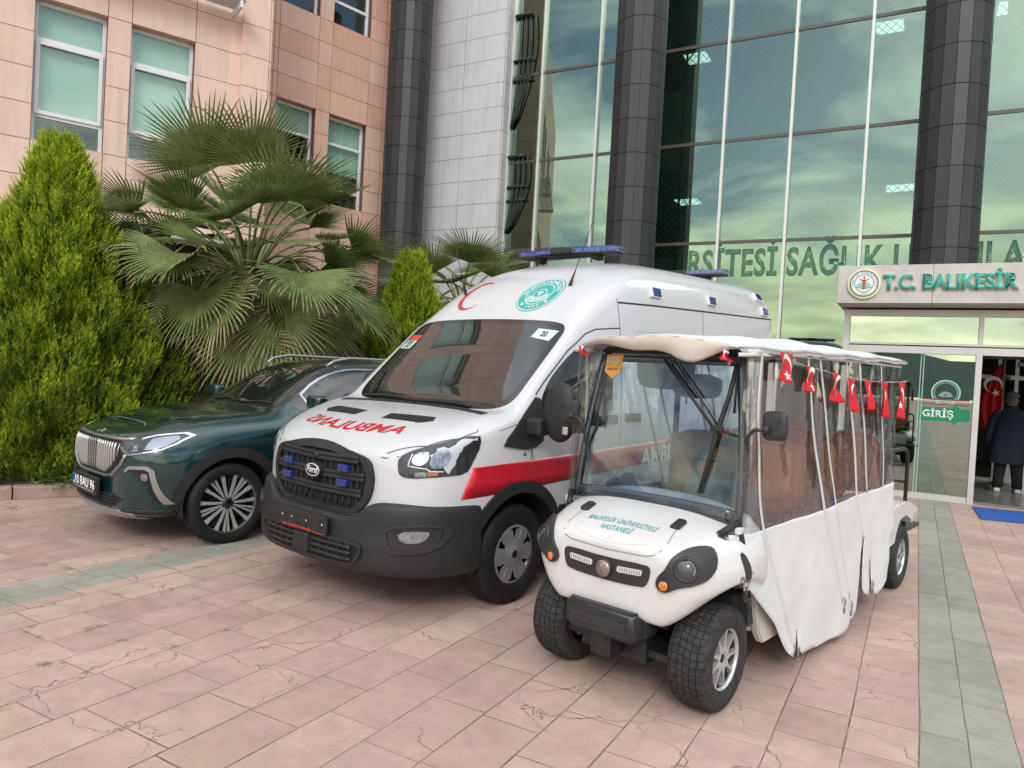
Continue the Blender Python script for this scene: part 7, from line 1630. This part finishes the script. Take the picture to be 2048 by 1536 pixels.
for s in (1, -1):
    cu = obj('side_curtain', B(), CANV, ct)
    curtain('canvas_skirt', SK1, CANV, cu, s)
    curtain('vinyl_window', dense([(-.02, .897), (.34, .887), (1.18, .902), (2.0, .927), (2.85, .947), (2.85, 1.865), (1.6, 1.855), (.6, 1.84), (.05, 1.815)], .05, True), VIN, cu, s)
    for zp in ([(.167, 1.808), (.172, 1.6), (.196, 1.318), (.23, 1.1), (.326, .885), (.55, .50), (.79, .15)], [(.775, 1.855), (.90, 1.50), (1.095, 1.124), (1.22, .885), (1.45, .50), (1.58, .257)], [(.981, 1.851), (1.15, 1.45), (1.432, .937), (1.60, .50), (1.814, .123)][:3] + [(1.62, .55), (1.74, .25)],
               [(1.511, 1.862), (1.68, 1.5), (1.848, 1.139), (1.94, .853), (2.05, .60)], [(1.729, 1.873), (1.90, 1.5), (2.017, 1.199), (2.135, .923)], [(2.245, 1.881), (2.38, 1.45), (2.49, 1.024), (2.50, .93)]):
        curtain('zip_band', strip2(dense([tuple(p)[:2] for p in spline([(a, b, 0) for a, b in zp], 4)], .03), .030), PALE, cu, s, .004, 0)
    curtain('hem_band', strip2(dense([(-.02, 1.80), (.6, 1.828), (1.6, 1.845), (2.85, 1.855)], .05), .02), CANV, cu, s, .004, 0)
    # pull cords and buckle at the front corner and slit ends
    bm = B()
    for y_, z_ in ((.80, .13), (1.585, .25), (1.74, .20), (2.26, .24)):
        x_ = s * (ripple(y_, z_) + .012); tube(bm, [(x_, y_, z_ + .04), (x_ + s * .012, y_ - .02, z_ - .02), (x_, y_ + .015, z_ - .05), (x_ + s * .006, y_ + .02, z_ + .02)], .0035, 5)
        box(bm, (x_, y_ + .01, z_ - .055), (.014, .016, .03), None, .003)
    obj('pull_cord', bm, mat('grey_cord', (.20, .20, .19), .8), cu)
    bm = B(); box(bm, (s * .575, .075, .585), (.02, .035, .06), None, .006); box(bm, (s * .575, .12, .545), (.02, .035, .05), None, .006); obj('strap_buckle', bm, mat('black_plastic', (0.02, 0.02, 0.02), 0.45), cu)
    bm = B(); P_ = [(s * .572, .045 + .03 * k / 12, .70 - .11 * k / 12) for k in range(13)]; tube(bm, P_, [.006 if k % 2 else .0035 for k in range(13)], 6); P_ = [(s * .578, .12 - .04 * k / 12, .665 - .08 * k / 12) for k in range(13)]; tube(bm, P_, [.006 if k % 2 else .0035 for k in range(13)], 6); obj('speckled_strap', bm, mat('speckled_cord', (.35, .35, .34), .8, var=.7, vscale=120), cu)
# gathered clear front corner folds
for s in (1, -1):
    bm = B(); g = []
    for j in range(20):
        z_ = .93 + .88 * j / 19; row = []
        for i in range(13):
            t_ = i / 12; x0_ = wsx(min(z_, 1.79)) + .01; x1_ = ripple(.10, z_)
            row.append(bm.verts.new((s * (x0_ + (x1_ - x0_) * t_ + .006 * math.sin(i * 2.6 + z_ * 3)), .06 + .11 * (z_ - .93) * (1 - t_) + .012 * math.sin(i * 2.1 + z_ * 2) + .03 * t_, z_)))
        g.append(row)
    for j in range(19):
        for i in range(12): bm.faces.new((g[j][i], g[j][i + 1], g[j + 1][i + 1], g[j + 1][i]))
    obj('corner_vinyl', bm, VIN, ct, smooth=True)
    bm = B(); box(bm, (s * .525, .10, 1.815), (.09, .05, .035), None, .006); box(bm, (s * .535, .045, .915), (.03, .05, .035), None, .006); obj('corner_strap', bm, PALE, ct)
# rear body, fenders, rear rack
bm = B(); 
for s in (1, -1):
    prof = [(2.72, .50), (2.76, .62), (2.84, .70), (3.0, .74), (3.25, .745), (3.5, .72), (3.72, .66), (3.74, .60), (3.62, .60), (3.55, .52), (3.48, .585), (3.31, .61), (3.14, .585), (3.05, .50), (3.0, .42), (2.9, .40), (2.76, .42)]
    prism(bm, [(s * .545, a, b) for a, b in prof], (-s, 0, 0), .22)
box2(bm, (-.32, 2.8, .40), (.32, 3.72, .66)); fixn(bm); bmesh.ops.bevel(bm, geom=[e for e in bm.edges if e.calc_length() > .10], offset=.02, segments=3, affect='EDGES'); obj('rear_body', bm, CW, ct, smooth=True, sharp=40)
bm = B(); soft_ = None; box2(bm, (-.50, 3.55, .44), (.50, 4.02, .475), .006); rk = obj('rear_platform', bm, DCH, ct)
bm = B()
for s in (1, -1): tube(bm, spline([(s * .42, 3.80, .47), (s * .42, 3.80, 1.0), (s * .42, 3.78, 1.10), (s * .41, 3.70, 1.15), (s * .40, 3.2, 1.15)], 6), .017, 8)
tube(bm, [(-.42, 3.80, .85), (.42, 3.80, .85)], .013, 8); tube(bm, [(-.42, 3.80, 1.0), (.42, 3.80, 1.0)], .013, 8); obj('rear_handrail', bm, mat('black_tube', (.012, .012, .013), .3), ct)
soft('rear_backrest', (0, 3.12, 1.02), (.92, .14, .40), LEA, ct)
# string of little flags hung along the canopy edge
def loc(x_, y_, z_): c_, s_ = math.cos(CART_A), math.sin(CART_A); return Vector((CART_O[0] + x_ * c_ - y_ * s_, CART_O[1] + x_ * s_ + y_ * c_, z_))
SX = .585
line = [(-.0, 1.835), (.35, 1.812), (.55, 1.785), (.737, 1.770), (1.0, 1.760), (1.181, 1.745), (1.536, 1.727), (1.879, 1.722), (2.277, 1.722), (2.72, 1.735), (2.86, 1.745)]
bm = B(); tube(bm, spline([loc(SX + .004 * math.sin(y_ * 5), y_, z_) for y_, z_ in line], 5), .0085, 6, flat=.0022)
tag(obj('bunting_string', bm, mat('white_tape', (.70, .69, .66), .7)), 'white tape strung along the canopy edge of the shuttle cart, carrying the little red flags', 'string')
def flag(y_, z_, w_, h_, twist, seed, label, x_=None, sw=1):
    rg = random.Random(seed); x_ = SX + .006 if x_ is None else x_
    t = thing('bunting_flag', label, 'flag', loc(x_, y_, z_), CART_A, group='little red flags strung on the shuttle cart')
    def fm(u, v): # u 0..1 across (rearwards), v 0..1 down
        k = 1 - twist * math.sin(v * 2.6) * .55; uu = (u - .5) * w_ * k
        return Vector((.012 * math.sin(u * 7 + seed + v * 3) * (0.3 + v) + sw * .02 * v + twist * .03 * math.sin(v * 5 + u * 3), uu + twist * .012 * math.sin(v * 4 + seed), -v * h_ + .006 * math.cos(u * 5)))
    bm = B(); nu, nv = 10, 12; g = [[bm.verts.new(fm(i / nu, j / nv)) for i in range(nu + 1)] for j in range(nv + 1)]
    for j in range(nv):
        for i in range(nu): bm.faces.new((g[j][i], g[j][i + 1], g[j + 1][i + 1], g[j + 1][i]))
    c = obj('cloth', bm, REDF, t, smooth=True); md = c.modifiers.new('s', 'SOLIDIFY'); md.thickness = .001
    e_ = crescent_star(w_ * .62); bmesh.ops.rotate(e_, verts=e_.verts, cent=(0, 0, 0), matrix=Matrix.Rotation(R(-90), 3, 'Z'))
    for v in e_.verts:
        u, vv = .5 + v.co.x / w_, .36 - v.co.y / h_; v.co = fm(u, vv) + Vector((.0028, 0, 0))
    obj('emblem', e_, WHITES, c)
    return t
for a in ((.36, 1.83, .20, .165, .12, 1, 'nearest little red flag, folded over the canopy corner above the mirror'), (.737, 1.772, .20, .155, .35, 2, 'second little red flag, curled with its crescent hidden'), (1.181, 1.748, .21, .19, .6, 3, 'third little red flag, twisted into a cone'),
          (1.50, 1.728, .17, .23, .15, 4, 'fourth little red flag, hanging straight in front of a white zip band'), (1.85, 1.724, .18, .21, .2, 5, 'fifth little red flag, hanging straight and narrow'), (2.24, 1.722, .18, .27, .2, 6, 'sixth little red flag, longest of the row'), (2.70, 1.733, .24, .30, .25, 7, 'last little red flag at the rear end, with its white crescent showing')): flag(a[0], a[1], a[2] * .88, a[3] * .92, *a[4:])
flag(.0, 1.815, .10, .05, .3, 9, 'small red flag bunched at the right end of the canopy front edge above the windshield', x_=.42)
flag(.02, 1.825, .07, .05, .2, 10, 'scrap of red flag at the far left corner of the canopy front edge', x_=-.49)
